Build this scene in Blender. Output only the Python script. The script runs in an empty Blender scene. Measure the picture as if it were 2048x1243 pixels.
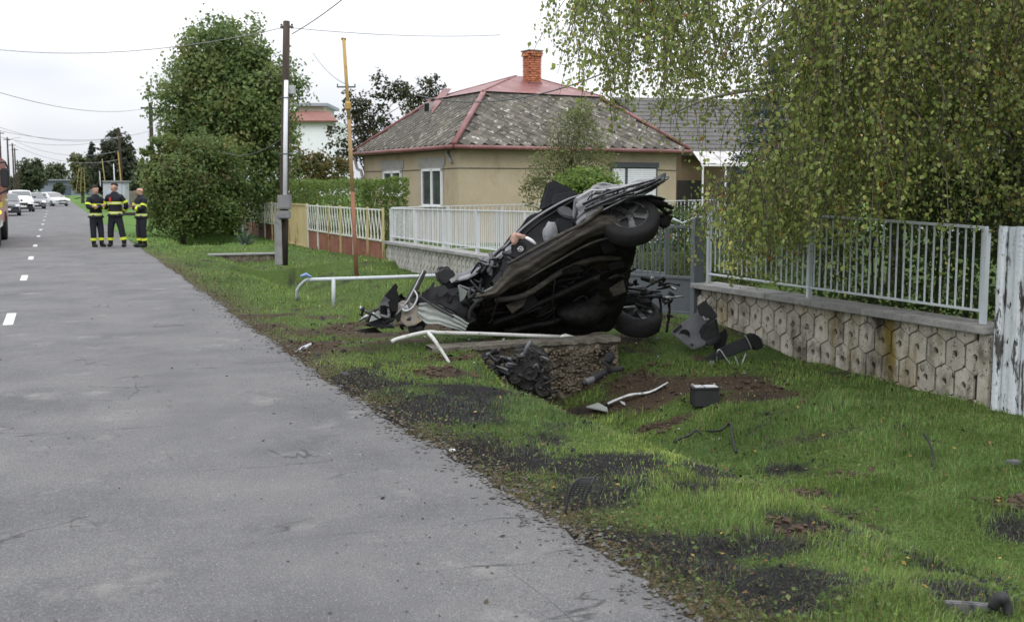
import bpy, bmesh, math, random
import numpy as np
from mathutils import Vector, Matrix, Euler
random.seed(7); rng = np.random.default_rng(7)
R = math.radians
SC = bpy.context.scene; COL = SC.collection

# ---------------------------------------------------------------- camera, sky, sun, exposure
CAM = np.array([0.0, 0.0, 1.7]); F = 2200.0; TH = R(22.46); PI_ = R(6.26)
cd = bpy.data.cameras.new('camera'); cam = bpy.data.objects.new('camera', cd); COL.objects.link(cam)
cam.location = CAM; cam.rotation_euler = (R(90) - PI_, 0, -TH)
cd.sensor_width = 36; cd.lens = 36 * F / 2048; cd.clip_start = .05; cd.clip_end = 3000
cd.dof.use_dof = True; cd.dof.focus_distance = 9.5; cd.dof.aperture_fstop = 4.5
SC.camera = cam

SUN_EL, SUN_AZ = 50, 200          # degrees; azimuth clockwise from +Y (behind the camera, to the left)
W = bpy.data.worlds.new('World'); SC.world = W; W.use_nodes = True
nt = W.node_tree; nt.nodes.clear()
N = nt.nodes.new; L = nt.links.new
out = N('ShaderNodeOutputWorld'); bg = N('ShaderNodeBackground'); bg.inputs['Strength'].default_value = .1
sky = N('ShaderNodeTexSky'); sky.sky_type = 'NISHITA'; sky.sun_disc = False
sky.sun_elevation = R(SUN_EL); sky.sun_rotation = R(SUN_AZ)
tc = N('ShaderNodeTexCoord'); sep = N('ShaderNodeSeparateXYZ'); L(tc.outputs['Generated'], sep.inputs[0])
mx = N('ShaderNodeMath'); mx.operation = 'MAXIMUM'; mx.inputs[1].default_value = 0; L(sep.outputs['Z'], mx.inputs[0])
cie = N('ShaderNodeMath'); cie.operation = 'MULTIPLY_ADD'; cie.inputs[1].default_value = 2.0; cie.inputs[2].default_value = 1.0
L(mx.outputs[0], cie.inputs[0])                       # an overcast sky grows brighter towards the zenith
mp = N('ShaderNodeMapping'); mp.inputs['Scale'].default_value = (1, 1, 3.2); mp.inputs['Location'].default_value = (.35, .1, .6)
L(tc.outputs['Generated'], mp.inputs[0])
cl = N('ShaderNodeTexNoise'); cl.inputs['Scale'].default_value = 2.3; cl.inputs['Detail'].default_value = 4; cl.inputs['Roughness'].default_value = .45
L(mp.outputs[0], cl.inputs['Vector'])
cr = N('ShaderNodeValToRGB'); cr.color_ramp.elements[0].position = .36; cr.color_ramp.elements[1].position = .62
cr.color_ramp.elements[0].color = (6.3, 6.6, 7.3, 1); cr.color_ramp.elements[1].color = (9.6, 9.65, 9.8, 1)
L(cl.outputs['Fac'], cr.inputs[0])
vm = N('ShaderNodeVectorMath'); vm.operation = 'SCALE'; L(cr.outputs[0], vm.inputs[0]); L(cie.outputs[0], vm.inputs['Scale'])
mixs = N('ShaderNodeMix'); mixs.data_type = 'RGBA'; mixs.inputs[0].default_value = .93
L(sky.outputs[0], mixs.inputs[6]); L(vm.outputs[0], mixs.inputs[7])
L(mixs.outputs[2], bg.inputs['Color']); L(bg.outputs[0], out.inputs[0])

sd = bpy.data.lights.new('sun', 'SUN'); sd.energy = .8; sd.angle = R(35); sd.color = (1, .97, .93)
so = bpy.data.objects.new('sun', sd); COL.objects.link(so)
so.rotation_euler = (R(90 - SUN_EL), 0, R(180 - SUN_AZ))
SC.view_settings.view_transform = 'Standard'; SC.view_settings.look = 'None'
SC.view_settings.exposure = 0.1; SC.view_settings.gamma = 1; SC.view_settings.use_curve_mapping = False

# ---------------------------------------------------------------- measuring with the camera
c_, s_ = math.cos(TH), math.sin(TH); cp, sp = math.cos(PI_), math.sin(PI_)
FW = np.array([s_ * cp, c_ * cp, -sp]); RT = np.array([c_, -s_, 0.0]); UP = np.cross(RT, FW)
def ray(px, py): return FW + RT * ((px - 1024) / F) - UP * ((py - 621.5) / F)
def P_d(px, py, d): return CAM + ray(px, py) * d            # a point at distance d along the view axis
def P_z(px, py, z=0.0):
    r = ray(px, py); return CAM + r * ((z - CAM[2]) / r[2])
def P_X(px, py, X):
    r = ray(px, py); return CAM + r * (X / r[0])
def proj(p):
    q = np.asarray(p, float) - CAM; d = q @ FW
    return 1024 + F * (q @ RT) / d, 621.5 - F * (q @ UP) / d, d
def cam_frame(lat, dep, z): return np.array([lat * c_ + dep * s_, -lat * s_ + dep * c_, z])

# ---------------------------------------------------------------- noise and small maths
def ss(a, b, x):
    t = np.clip((np.asarray(x, float) - a) / (b - a), 0, 1); return t * t * (3 - 2 * t)
_K = np.random.default_rng(3).normal(size=(64, 3)); _PH = np.random.default_rng(4).uniform(0, 6.28, 64)
def noise(P, f=1.0, seed=0, n=9):
    P = np.atleast_2d(np.asarray(P, float)); o = np.zeros(len(P))
    for i in range(n):
        j = (seed * 7 + i) % 64; o += np.sin(P @ (_K[j] * f) + _PH[j] * (1 + seed))
    return o / math.sqrt(n)
def noise3(P, f, seed): return np.stack([noise(P, f, seed + k * 5) for k in range(3)], 1)

# ---------------------------------------------------------------- materials
MATS = {}
def mat(name, cols, scale=4.0, rough=.8, metal=0.0, bump=0.0, bscale=60.0, attr=None, detail=6, spec=.3, stain=None, transl=0.0, coat=0.0, alpha=None, stretch=None, obj_rand=0.0, fine=None):
    """cols: colours spread over a noise ramp; attr: a colour attribute used instead; stain: (colour, scale, lo, hi)."""
    if name in MATS: return MATS[name]
    m = bpy.data.materials.new(name); m.use_nodes = True; t = m.node_tree; n = t.nodes; l = t.links; n.clear()
    o = n.new('ShaderNodeOutputMaterial'); b = n.new('ShaderNodeBsdfPrincipled'); l.new(b.outputs[0], o.inputs[0])
    b.inputs['Roughness'].default_value = rough; b.inputs['Metallic'].default_value = metal
    b.inputs['Specular IOR Level'].default_value = spec; b.inputs['Coat Weight'].default_value = coat
    geo = n.new('ShaderNodeNewGeometry'); pos = geo.outputs['Position']
    if stretch:
        mp = n.new('ShaderNodeMapping'); mp.inputs['Scale'].default_value = stretch; l.new(pos, mp.inputs[0]); pos = mp.outputs[0]
    if attr:
        a = n.new('ShaderNodeAttribute'); a.attribute_name = attr; col = a.outputs['Color']
    elif len(cols) == 1:
        rg = n.new('ShaderNodeRGB'); rg.outputs[0].default_value = (*cols[0], 1); col = rg.outputs[0]
    else:
        tx = n.new('ShaderNodeTexNoise'); tx.inputs['Scale'].default_value = scale; tx.inputs['Detail'].default_value = detail
        tx.inputs['Roughness'].default_value = .62; l.new(pos, tx.inputs['Vector'])
        rp = n.new('ShaderNodeValToRGB'); e = rp.color_ramp.elements
        while len(e) < len(cols): e.new(.5)
        for i, c in enumerate(cols):
            e[i].position = .3 + .4 * i / (len(cols) - 1); e[i].color = (*c, 1)
        l.new(tx.outputs['Fac'], rp.inputs[0]); col = rp.outputs[0]
    if fine:                                      # fine speckle: (scale, strength)
        f = n.new('ShaderNodeTexNoise'); f.inputs['Scale'].default_value = fine[0]; f.inputs['Detail'].default_value = 3; l.new(geo.outputs['Position'], f.inputs['Vector'])
        mr = n.new('ShaderNodeMapRange'); mr.inputs[1].default_value = .3; mr.inputs[2].default_value = .7; mr.inputs[3].default_value = 1 - fine[1]; mr.inputs[4].default_value = 1 + fine[1]
        l.new(f.outputs['Fac'], mr.inputs[0])
        v = n.new('ShaderNodeVectorMath'); v.operation = 'SCALE'; l.new(col, v.inputs[0]); l.new(mr.outputs[0], v.inputs['Scale']); col = v.outputs[0]
    for st in (stain or []):
        sc_, sl, lo, hi = st[:4]
        tx = n.new('ShaderNodeTexNoise'); tx.inputs['Scale'].default_value = sl; tx.inputs['Detail'].default_value = 8; tx.inputs['Roughness'].default_value = .65
        sv = geo.outputs['Position']
        if len(st) > 4:
            mp = n.new('ShaderNodeMapping'); mp.inputs['Scale'].default_value = st[4]
            l.new(sv, mp.inputs[0]); sv = mp.outputs[0]
            if len(st) > 5: mp.inputs['Location'].default_value = st[5]
        l.new(sv, tx.inputs['Vector'])
        mr = n.new('ShaderNodeMapRange'); mr.inputs[1].default_value = lo; mr.inputs[2].default_value = hi; l.new(tx.outputs['Fac'], mr.inputs[0])
        x = n.new('ShaderNodeMix'); x.data_type = 'RGBA'; l.new(mr.outputs[0], x.inputs[0]); l.new(col, x.inputs[6]); x.inputs[7].default_value = (*sc_, 1); col = x.outputs[2]
    if obj_rand:
        oi = n.new('ShaderNodeObjectInfo'); mr = n.new('ShaderNodeMapRange'); mr.inputs[3].default_value = 1 - obj_rand; mr.inputs[4].default_value = 1 + obj_rand
        l.new(oi.outputs['Random'], mr.inputs[0])
        v = n.new('ShaderNodeVectorMath'); v.operation = 'SCALE'; l.new(col, v.inputs[0]); l.new(mr.outputs[0], v.inputs['Scale']); col = v.outputs[0]
    l.new(col, b.inputs['Base Color'])
    if bump:
        tx = n.new('ShaderNodeTexNoise'); tx.inputs['Scale'].default_value = bscale; tx.inputs['Detail'].default_value = 5; l.new(pos, tx.inputs['Vector'])
        bp = n.new('ShaderNodeBump'); bp.inputs['Strength'].default_value = bump; bp.inputs['Distance'].default_value = .02
        l.new(tx.outputs['Fac'], bp.inputs['Height']); l.new(bp.outputs[0], b.inputs['Normal'])
    if transl:
        tr = n.new('ShaderNodeBsdfTranslucent'); l.new(col, tr.inputs[0]); ms = n.new('ShaderNodeMixShader'); ms.inputs[0].default_value = transl
        l.new(b.outputs[0], ms.inputs[1]); l.new(tr.outputs[0], ms.inputs[2]); l.new(ms.outputs[0], o.inputs[0])
    MATS[name] = m; return m

# ---------------------------------------------------------------- mesh building
class MB:
    def __init__(s): s.v = []; s.f = []
    def add(s, vs, fs):
        o = len(s.v); s.v += [tuple(map(float, p)) for p in vs]; s.f += [tuple(i + o for i in f) for f in fs]; return s
    def box(s, c, size, M=None):
        x, y, z = [k / 2 for k in size]; c = np.asarray(c, float)
        vs = [np.array(p) for p in ((-x,-y,-z),(x,-y,-z),(x,y,-z),(-x,y,-z),(-x,-y,z),(x,-y,z),(x,y,z),(-x,y,z))]
        if M is not None: vs = [np.asarray(M) @ p for p in vs]
        return s.add([c + p for p in vs], [(0,3,2,1),(4,5,6,7),(0,1,5,4),(1,2,6,5),(2,3,7,6),(3,0,4,7)])
    def beam(s, a, b, w, h, up=(0, 0, 1)):
        a, b = np.asarray(a, float), np.asarray(b, float); d = b - a; ln = np.linalg.norm(d); d = d / ln
        x = np.cross(d, up); nx = np.linalg.norm(x)
        x = np.array([1., 0, 0]) if nx < 1e-6 else x / nx
        z = np.cross(x, d); return s.box((a + b) / 2, (w, ln, h), np.stack([x, d, z], 1))
    def tube(s, pts, r, n=8, cap=True, sq=1.0):
        pts = [np.asarray(p, float) for p in pts]; m = len(pts)
        r = [r] * m if np.isscalar(r) else list(r)
        vs, fs = [], []; ref = None
        for i, p in enumerate(pts):
            t = pts[min(i + 1, m - 1)] - pts[max(i - 1, 0)]; t = t / (np.linalg.norm(t) + 1e-12)
            if ref is None: ref = np.array([0, 0, 1.]) if abs(t[2]) < .9 else np.array([1., 0, 0])
            x = np.cross(t, ref); x /= np.linalg.norm(x) + 1e-12; y = np.cross(x, t); ref = y
            for k in range(n):
                a = 2 * math.pi * k / n; vs.append(p + r[i] * (math.cos(a) * x + sq * math.sin(a) * y))
        for i in range(m - 1):
            for k in range(n):
                a, b = i * n + k, i * n + (k + 1) % n; fs.append((a, b, b + n, a + n))
        if cap: fs.append(tuple(range(n - 1, -1, -1))); fs.append(tuple((m - 1) * n + k for k in range(n)))
        return s.add(vs, fs)
    def prism(s, poly, off):
        off = np.asarray(off, float); n = len(poly); poly = [np.asarray(p, float) for p in poly]
        vs = poly + [p + off for p in poly]
        fs = [tuple(range(n)), tuple(range(2 * n - 1, n - 1, -1))] + [(i, i + n, (i + 1) % n + n, (i + 1) % n) for i in range(n)]
        return s.add(vs, fs)
    def lathe(s, c, axis, prof, n=24, closed=False):
        """prof: (radius, height along the axis) pairs"""
        ax = np.asarray(axis, float); ax = ax / np.linalg.norm(ax)
        x = np.cross(ax, (0, 0, 1) if abs(ax[2]) < .9 else (1, 0, 0)); x /= np.linalg.norm(x); y = np.cross(ax, x); c = np.asarray(c, float)
        vs, fs = [], []
        for (r, h) in prof:
            for k in range(n):
                a = 2 * math.pi * k / n; vs.append(c + ax * h + r * (math.cos(a) * x + math.sin(a) * y))
        m = len(prof)
        for i in range(m if closed else m - 1):
            for k in range(n):
                i2 = (i + 1) % m; a, b = i * n + k, i * n + (k + 1) % n; fs.append((a, b, i2 * n + (k + 1) % n, i2 * n + k))
        return s.add(vs, fs)
    def grid(s, G):
        G = np.asarray(G, float); a, b = G.shape[:2]
        return s.add(G.reshape(-1, 3), [(i * b + j, i * b + j + 1, (i + 1) * b + j + 1, (i + 1) * b + j) for i in range(a - 1) for j in range(b - 1)])
    def ball(s, c, r, n=10, jit=0, seed=0):
        r = np.array([r] * 3 if np.isscalar(r) else r, float); vs, fs = [], []
        for i in range(n + 1):
            th = math.pi * i / n
            for k in range(2 * n):
                a = math.pi * k / n; vs.append((math.sin(th) * math.cos(a), math.sin(th) * math.sin(a), math.cos(th)))
        vs = np.array(vs)
        if jit: vs = vs * (1 + jit * noise(vs, 2.2, seed))[:, None]
        for i in range(n):
            for k in range(2 * n):
                a, b = i * 2 * n + k, i * 2 * n + (k + 1) % (2 * n); fs.append((a, a + 2 * n, b + 2 * n, b))
        return s.add(np.asarray(c, float) + vs * r, fs)
def smooth_path(pts, k=4):
    pts = [np.asarray(p, float) for p in pts]; q = [pts[0]] + pts + [pts[-1]]; o = []
    for i in range(1, len(q) - 2):
        for j in range(k):
            t = j / k; a, b, c, d = q[i - 1:i + 3]
            o.append(.5 * (2 * b + (c - a) * t + (2 * a - 5 * b + 4 * c - d) * t * t + (3 * b - a - 3 * c + d) * t ** 3))
    return o + [pts[-1]]
ORG = {}
def fast_mesh(name, V, Fq, nper):
    """V (n,3); Fq flat loop indices; nper: vertices per face (int or array)"""
    me = bpy.data.meshes.new(name); V = np.asarray(V, np.float32); Fq = np.asarray(Fq, np.int32).ravel()
    cnt = np.full(len(Fq) // nper, nper, np.int32) if np.isscalar(nper) else np.asarray(nper, np.int32)
    me.vertices.add(len(V)); me.vertices.foreach_set('co', V.ravel())
    me.loops.add(len(Fq)); me.loops.foreach_set('vertex_index', Fq)
    me.polygons.add(len(cnt)); st = np.concatenate([[0], np.cumsum(cnt)[:-1]]).astype(np.int32)
    me.polygons.foreach_set('loop_start', st); me.update(calc_edges=True); return me
def link(o, parent=None):
    COL.objects.link(o)
    if parent is not None: o.parent = parent
    return o
def mesh_of(name, mb, bevel=0, seg=2, weld=False, local=None):
    V = np.array(mb.v); 
    if local is not None: V = V - local
    me = bpy.data.meshes.new(name); me.from_pydata(V.tolist(), [], mb.f)
    bm = bmesh.new(); bm.from_mesh(me)
    if weld: bmesh.ops.remove_doubles(bm, verts=bm.verts, dist=1e-4)
    bmesh.ops.recalc_face_normals(bm, faces=bm.faces)
    if bevel: bmesh.ops.bevel(bm, geom=[e for e in bm.edges if len(e.link_faces) == 2 and e.calc_face_angle(0) > .6], offset=bevel, segments=seg, affect='EDGES')
    bm.to_mesh(me); bm.free(); return me
def part(root, name, mb, m, smooth=False, bevel=0, local=False, solid=0, label=None, weld=False, kind=None, sub=0):
    """one mesh object under root (root None: top level); geometry in world space unless local"""
    L0 = None if (local or root is None) else ORG.get(root.name, np.zeros(3))
    me = mesh_of(name, mb, bevel, weld=weld, local=L0); me.materials.append(m)
    if smooth: me.polygons.foreach_set('use_smooth', [True] * len(me.polygons)); me.update()
    o = link(bpy.data.objects.new(name, me), root)
    ORG[o.name] = L0 if L0 is not None else np.zeros(3)
    if solid: md = o.modifiers.new('solid', 'SOLIDIFY'); md.thickness = solid; md.offset = 0
    if sub: md = o.modifiers.new('sub', 'SUBSURF'); md.levels = md.render_levels = sub
    if label: o['label'] = label
    if kind: o['kind'] = kind
    return o
def thing(name, label, cat, loc=(0, 0, 0), rotz=0, group=None):
    o = link(bpy.data.objects.new(name, None)); o.location = loc; o.rotation_euler = (0, 0, rotz); o.empty_display_size = .2
    ORG[o.name] = np.asarray(loc, float)
    return tag(o, label, cat, group)
def tag(o, label, cat, group=None):
    o['label'] = label; o['category'] = cat
    if group: o['group'] = group
    return o
def inst(root, name, me, loc=None, M=None):
    """another child that shares a mesh"""
    o = link(bpy.data.objects.new(name, me), root)
    if M is not None: o.matrix_local = M
    elif loc is not None: o.location = loc
    return o
def single(name, mb, m, label, cat, group=None, **kw):
    """a thing that is one mesh, its origin at the middle of its base"""
    V = np.array(mb.v); o0 = np.array([V[:, 0].mean(), V[:, 1].mean(), V[:, 2].min()])
    mb.v = [tuple(p - o0) for p in V]
    o = part(None, name, mb, m, **kw); o.location = o0; ORG[o.name] = o0; return tag(o, label, cat, group)
def color_attr(me, cols, domain='FACE'):
    """per-face colours written to a corner attribute"""
    a = me.color_attributes.new('Col', 'FLOAT_COLOR', 'CORNER' if domain == 'FACE' else 'POINT')
    c = np.ones((len(cols), 4), np.float32); c[:, :3] = cols
    if domain == 'FACE':
        n = np.zeros(len(me.polygons), np.int32); me.polygons.foreach_get('loop_total', n); c = np.repeat(c, n, 0)
    a.data.foreach_set('color', c.ravel())
# ================================================================ GROUND
XR = 2.28                                     # right edge of the asphalt
def edge_x(Y): Y = np.asarray(Y, float); return np.interp(Y, [2, 4, 7, 11.5, 20, 29], [2.36, 2.34, 2.26, 2.20, 2.25, 2.28]) + .018 * np.sin(Y * 1.1 + 1) + .014 * np.sin(Y * 3.1) + .014 * np.sin(Y * 7.3 + 2) + .012 * np.sin(Y * 17.) + .010 * np.sin(Y * 29 + np.sin(Y * 5) * 2)
def ground_z(X, Y):
    X = np.asarray(X, float); Y = np.asarray(Y, float)
    v = -.02 - .03 * ss(2.5, 3.5, X) - .24 * ss(3.55, 4.7, X)
    w = .25 + .75 * ss(5.5, 10.0, Y); w = np.where(Y > 16, .75, w)
    v = v - .40 * w * np.exp(-(np.abs(X - 4.95) / .92) ** 2.6)
    k6 = ss(5.95, 6.2, X); m = ss(11.36 - 1.1 * k6, 11.42 + .9 * k6, Y) * (1 - ss(16.0, 16.7, Y)); dr = -.02 - .06 * ss(2.3, 8, X)
    v = v * (1 - m) + dr * m
    v = np.where(Y < 11.42, np.minimum(v + .42 * np.exp(-((X - 3.85) / .42) ** 2) * ss(9.7, 11.15, Y), np.maximum(v, -.045)), v)
    v = np.where((Y > 27) & (Y < 31), np.maximum(v, v * .45 - .06 * 0), v)
    m2 = ss(30.8, 31.0, Y) * (1 - ss(36., 36.8, Y)); v = v * (1 - m2) + (-.03 - .2 * ss(5.5, 8, X)) * m2
    m3 = ss(46., 46.2, Y) * (1 - ss(51., 52., Y)); v = v * (1 - m3) + (-.05 - .2 * ss(5.5, 8, X)) * m3
    v = np.where(X > 8.1, v * 0 - .26 + .2 * ss(8.1, 9, X), v)
    P = np.stack([X.ravel(), Y.ravel(), 0 * X.ravel()], 1)
    bumpy = (.018 * noise(P, 2.1, 1) + .010 * noise(P, 6.0, 2)).reshape(X.shape)
    v = v + bumpy * ss(2.35, 3.0, X) * np.where(Y < 60, 1, .3)
    left = -.03 - .1 * ss(-3.9, -6, X)
    under = ss(XR + .09, XR - .02, X)
    v = np.where(X < -3.0, left, v)
    return np.where((X > -3.55) & (X < XR + .02), -.07, v)
def on_ground(px, py):
    r_ = ray(px, py); ds = np.linspace(2, 70, 5000); pts = CAM + r_ * ds[:, None]; gz = ground_z(pts[:, 0], pts[:, 1])
    k = int(np.argmax(pts[:, 2] <= gz)); return np.array([pts[k, 0], pts[k, 1], float(gz[k])])
# patches: pixel of the middle, half size across and along the view in metres, which kind
def patch(px, py, a, b): p = on_ground(px, py); return (p[0], p[1], a, b)
SOIL = [patch(*q) for q in ((900,715,.30,.22),(1650,1030,.28,.30),(1610,985,.14,.12),(1720,950,.22,.14),(2035,1005,.2,.12),(1520,772,.42,.55),(1330,775,.75,.55),(1430,760,.6,.6),
    (1260,760,.35,.4),(868,742,.2,.3),(640,690,.30,.6),(700,655,.55,.5),(590,700,.25,.7),(1180,760,.25,.4),(880,655,.8,.5),(1010,730,.45,.3),(1330,850,.25,.12),(1590,1060,.2,.2))]
SOOT = [(p_[0], p_[1], p_[2] * 1.25, p_[3] * 1.4) for p_ in (patch(*q) for q in ((900,810,.42,.6),(960,790,.22,.3),(1000,900,.34,.5),(1230,940,.42,.35),(1290,930,.25,.3),(1440,945,.36,.26),(1560,935,.22,.15),(1740,1080,.42,.24),(1860,1130,.40,.22),
    (1520,1100,.30,.18),(1960,1190,.45,.22),(700,765,.28,.6),(1400,1120,.25,.18),(1640,1150,.30,.2),(1090,885,.22,.3),(790,830,.2,.5),(1210,985,.2,.2),(2020,1060,.16,.16),(1680,1030,.12,.12)))]
def blob(X, Y, lst):
    X = np.asarray(X, float); Y = np.asarray(Y, float); o = np.zeros(X.shape)
    lx = X * c_ - Y * s_; ly = X * s_ + Y * c_
    for (x, y, a, b) in lst:
        o = np.maximum(o, np.exp(-(((lx - (x * c_ - y * s_)) / a) ** 2 + ((ly - (x * s_ + y * c_)) / b) ** 2) * .9))
    return o
def cover(X, Y):
    """soil, soot and dry-edge weights 0..1 (stains of their own shape on the ground)"""
    sh = np.shape(X); P = np.stack([np.ravel(X), np.ravel(Y), 0 * np.ravel(X)], 1)
    n1 = noise(P, 3.2, 5).reshape(sh); n2 = noise(P, 9., 6).reshape(sh)
    soil = ss(.32, .62, blob(X, Y, SOIL) * .9 + .24 * n1 + .20 * n2)
    band = .34 * np.exp(-((X - 2.62 - .12 * n1) / .30) ** 2) * ss(2.2, 3.2, Y) * (1 - ss(8.5, 11, Y)); n3 = noise(P, 17., 8).reshape(sh)
    soot = ss(.22, .85, blob(X, Y, SOOT) * .95 + band + .24 * n1 + .22 * n2 + .16 * n3)
    dry = np.exp(-np.maximum(X - edge_x(Y), 0) / (.26 + .10 * n1 * ss(0, 1, n1 + 1))) * np.where(np.asarray(Y) < 60, 1, .6)
    drv = ss(11.3, 11.8, Y) * (1 - ss(15.6, 16.4, Y)) * (X > 2.2) * (X < 8.2)
    soil = np.maximum(soil, drv * ss(-.1, .7, n1 + .3 * n2 + .15))
    return soil, soot, np.clip(dry, 0, 1)

xs = np.unique(np.round(np.concatenate([[-700, -300, -120, -60, -30, -15, -8, -5, -4, -3.6, -3.5, 0, 2.2], np.arange(2.25, 8.6, .075), [9, 10, 12, 15, 20, 30, 50, 90, 200, 500, 900]]), 4))
ys = np.unique(np.round(np.concatenate([[-60, -20, -5, 0, 1], np.arange(2, 20, .09), np.arange(20, 56, .3), [58, 62, 68, 76, 90, 110, 140, 180, 230, 300, 400, 600, 1000, 2000]]), 4))
GX, GY = np.meshgrid(xs, ys, indexing='ij'); GZ = ground_z(GX, GY)
nx, ny = GX.shape; idx = np.arange(nx * ny).reshape(nx, ny)
q = np.stack([idx[:-1, :-1], idx[1:, :-1], idx[1:, 1:], idx[:-1, 1:]], -1).reshape(-1, 4)
me = fast_mesh('ground', np.stack([GX, GY, GZ], -1).reshape(-1, 3), q, 4)
so_, st_, dr_ = cover(GX, GY)
gcol = np.zeros(GX.shape + (3,)); gcol[:] = (.055, .085, .022)
gcol = gcol * (1 - dr_[..., None]) + np.array([.085, .068, .045]) * dr_[..., None]
gcol = gcol * (1 - so_[..., None]) + np.array([.050, .036, .025]) * so_[..., None]
gcol = gcol * (1 - st_[..., None]) + np.array([.017, .016, .016]) * st_[..., None]
far = ss(28, 45, GY); gcol = gcol * (1 - far[..., None]) + np.array([.09, .165, .04]) * far[..., None]
color_attr(me, gcol.reshape(-1, 3), 'POINT')
me.polygons.foreach_set('use_smooth', [True] * len(me.polygons))
me.materials.append(mat('earth', None, attr='Col', rough=.95, bump=.9, bscale=35, fine=(45, .5), spec=.1))
g = link(bpy.data.objects.new('ground', me)); g['kind'] = 'structure'

# asphalt with a ragged right edge and a side face
def asphalt():
    m = mat('asphalt', [(.090, .089, .092), (.128, .126, .127), (.160, .157, .154)], scale=.9, rough=.82, bump=.7, bscale=110, spec=.35, detail=9,
            stain=[((.095, .094, .096), .45, .52, .80, (1, .22, 1)), ((.235, .228, .215), 1.6, .57, .76)], fine=(130, .42))
    t = m.node_tree; n, l = t.nodes, t.links; b = [k for k in n if k.type == 'BSDF_PRINCIPLED'][0]; base = b.inputs['Base Color'].links[0].from_socket
    geo = n.new('ShaderNodeNewGeometry')
    # dark pits and pale stone chips of the worn surface
    for (scl, lo, hi, colr, amt) in ((48, .13, .03, (.045, .045, .048), .85), (62, .15, .04, (.36, .35, .33), .8), (30, .10, .02, (.06, .06, .06), .7)):
        vo = n.new('ShaderNodeTexVoronoi'); vo.inputs['Scale'].default_value = scl; l.new(geo.outputs['Position'], vo.inputs['Vector'])
        mr = n.new('ShaderNodeMapRange'); mr.inputs[1].default_value = lo * 2; mr.inputs[2].default_value = hi; mr.inputs[4].default_value = amt; l.new(vo.outputs['Distance'], mr.inputs[0])
        sl = n.new('ShaderNodeTexWhiteNoise'); l.new(vo.outputs['Color'], sl.inputs['Vector'])
        gt = n.new('ShaderNodeMath'); gt.operation = 'GREATER_THAN'; gt.inputs[1].default_value = .55; l.new(sl.outputs['Value'], gt.inputs[0])
        mu = n.new('ShaderNodeMath'); mu.operation = 'MULTIPLY'; l.new(mr.outputs[0], mu.inputs[0]); l.new(gt.outputs[0], mu.inputs[1])
        x = n.new('ShaderNodeMix'); x.data_type = 'RGBA'; l.new(mu.outputs[0], x.inputs[0]); l.new(base, x.inputs[6]); x.inputs[7].default_value = (*colr, 1); base = x.outputs[2]
    # hairline cracks: contour lines of warped noise, only where a second noise allows
    for (sc1, stre, w, thr) in ((.55, (.5, 1.7, 1), .004, .52), (1.1, (.35, 1.6, 1), .005, .56), (.7, (1.5, .35, 1), .0035, .57)):
        mp = n.new('ShaderNodeMapping'); mp.inputs['Scale'].default_value = stre; mp.inputs['Rotation'].default_value = (0, 0, .25); l.new(geo.outputs['Position'], mp.inputs[0])
        tx = n.new('ShaderNodeTexNoise'); tx.inputs['Scale'].default_value = sc1; tx.inputs['Detail'].default_value = 5; tx.inputs['Roughness'].default_value = .42; l.new(mp.outputs[0], tx.inputs['Vector'])
        d = n.new('ShaderNodeMath'); d.operation = 'SUBTRACT'; d.inputs[1].default_value = .5; l.new(tx.outputs['Fac'], d.inputs[0])
        ab = n.new('ShaderNodeMath'); ab.operation = 'ABSOLUTE'; l.new(d.outputs[0], ab.inputs[0])
        mr = n.new('ShaderNodeMapRange'); mr.inputs[1].default_value = w; mr.inputs[2].default_value = 0; mr.inputs[4].default_value = .8; l.new(ab.outputs[0], mr.inputs[0])
        t2 = n.new('ShaderNodeTexNoise'); t2.inputs['Scale'].default_value = .8; t2.inputs['Detail'].default_value = 3; l.new(geo.outputs['Position'], t2.inputs['Vector'])
        m2 = n.new('ShaderNodeMapRange'); m2.inputs[1].default_value = thr; m2.inputs[2].default_value = thr + .06; l.new(t2.outputs['Fac'], m2.inputs[0])
        mu = n.new('ShaderNodeMath'); mu.operation = 'MULTIPLY'; l.new(mr.outputs[0], mu.inputs[0]); l.new(m2.outputs[0], mu.inputs[1])
        x = n.new('ShaderNodeMix'); x.data_type = 'RGBA'; l.new(mu.outputs[0], x.inputs[0]); l.new(base, x.inputs[6]); x.inputs[7].default_value = (.03, .03, .03, 1); base = x.outputs[2]
    l.new(base, b.inputs['Base Color']); return m
ASPH = asphalt()
ry = np.unique(np.concatenate([np.arange(-8, 60, .06), np.arange(60, 330, 3.)]))
rx = np.array([-3.6, -2.4, -1.2, 0, 1.0, 1.7])
rows = []
for y in ry:
    e = float(edge_x(y)) + .02 * math.sin(y * 41) * math.sin(y * 13.3)
    rows.append([(x, y, .012 * (1 - ((x + .6) / 3.) ** 2)) for x in rx] + [(e - .1, y, .0), (e - .025, y, -.004), (e, y, -.028), (e + .01, y, -.09)])
rd = MB().grid(rows); road = part(None, 'road', rd, ASPH, smooth=True); road['kind'] = 'structure'
WHITE = mat('road_paint', [(.40, .40, .39), (.55, .55, .54), (.62, .62, .61)], scale=9, rough=.75, stain=[((.16, .16, .16), 26, .60, .70)])
crown = lambda x: .012 * (1 - ((x + .6) / 3.) ** 2)
ys_d = [P_z(10, 640)[1] - 1.0]
pts_d = [(640, 1.45), (557, 1.4), (517, 1.4), (492, 1.4), (473, 1.4), (460, 1.3), (449, 1.3), (441, 1.3), (434, 1.3), (428, 1.3), (423, 1.3)]
for k, (py, ln) in enumerate(pts_d):
    y0 = float(P_z(110 - (py - 380) * .383, py)[1]); mb = MB(); n = 9
    G = [[(-.615 + sx * (.06 + .006 * math.sin(j * 3.1 + k)), y0 - ln / 2 + ln * j / n, crown(-.615) + .0045) for sx in (-1, 1)] for j in range(n + 1)]
    part(road, 'dash', mb.grid(G), WHITE)

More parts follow.
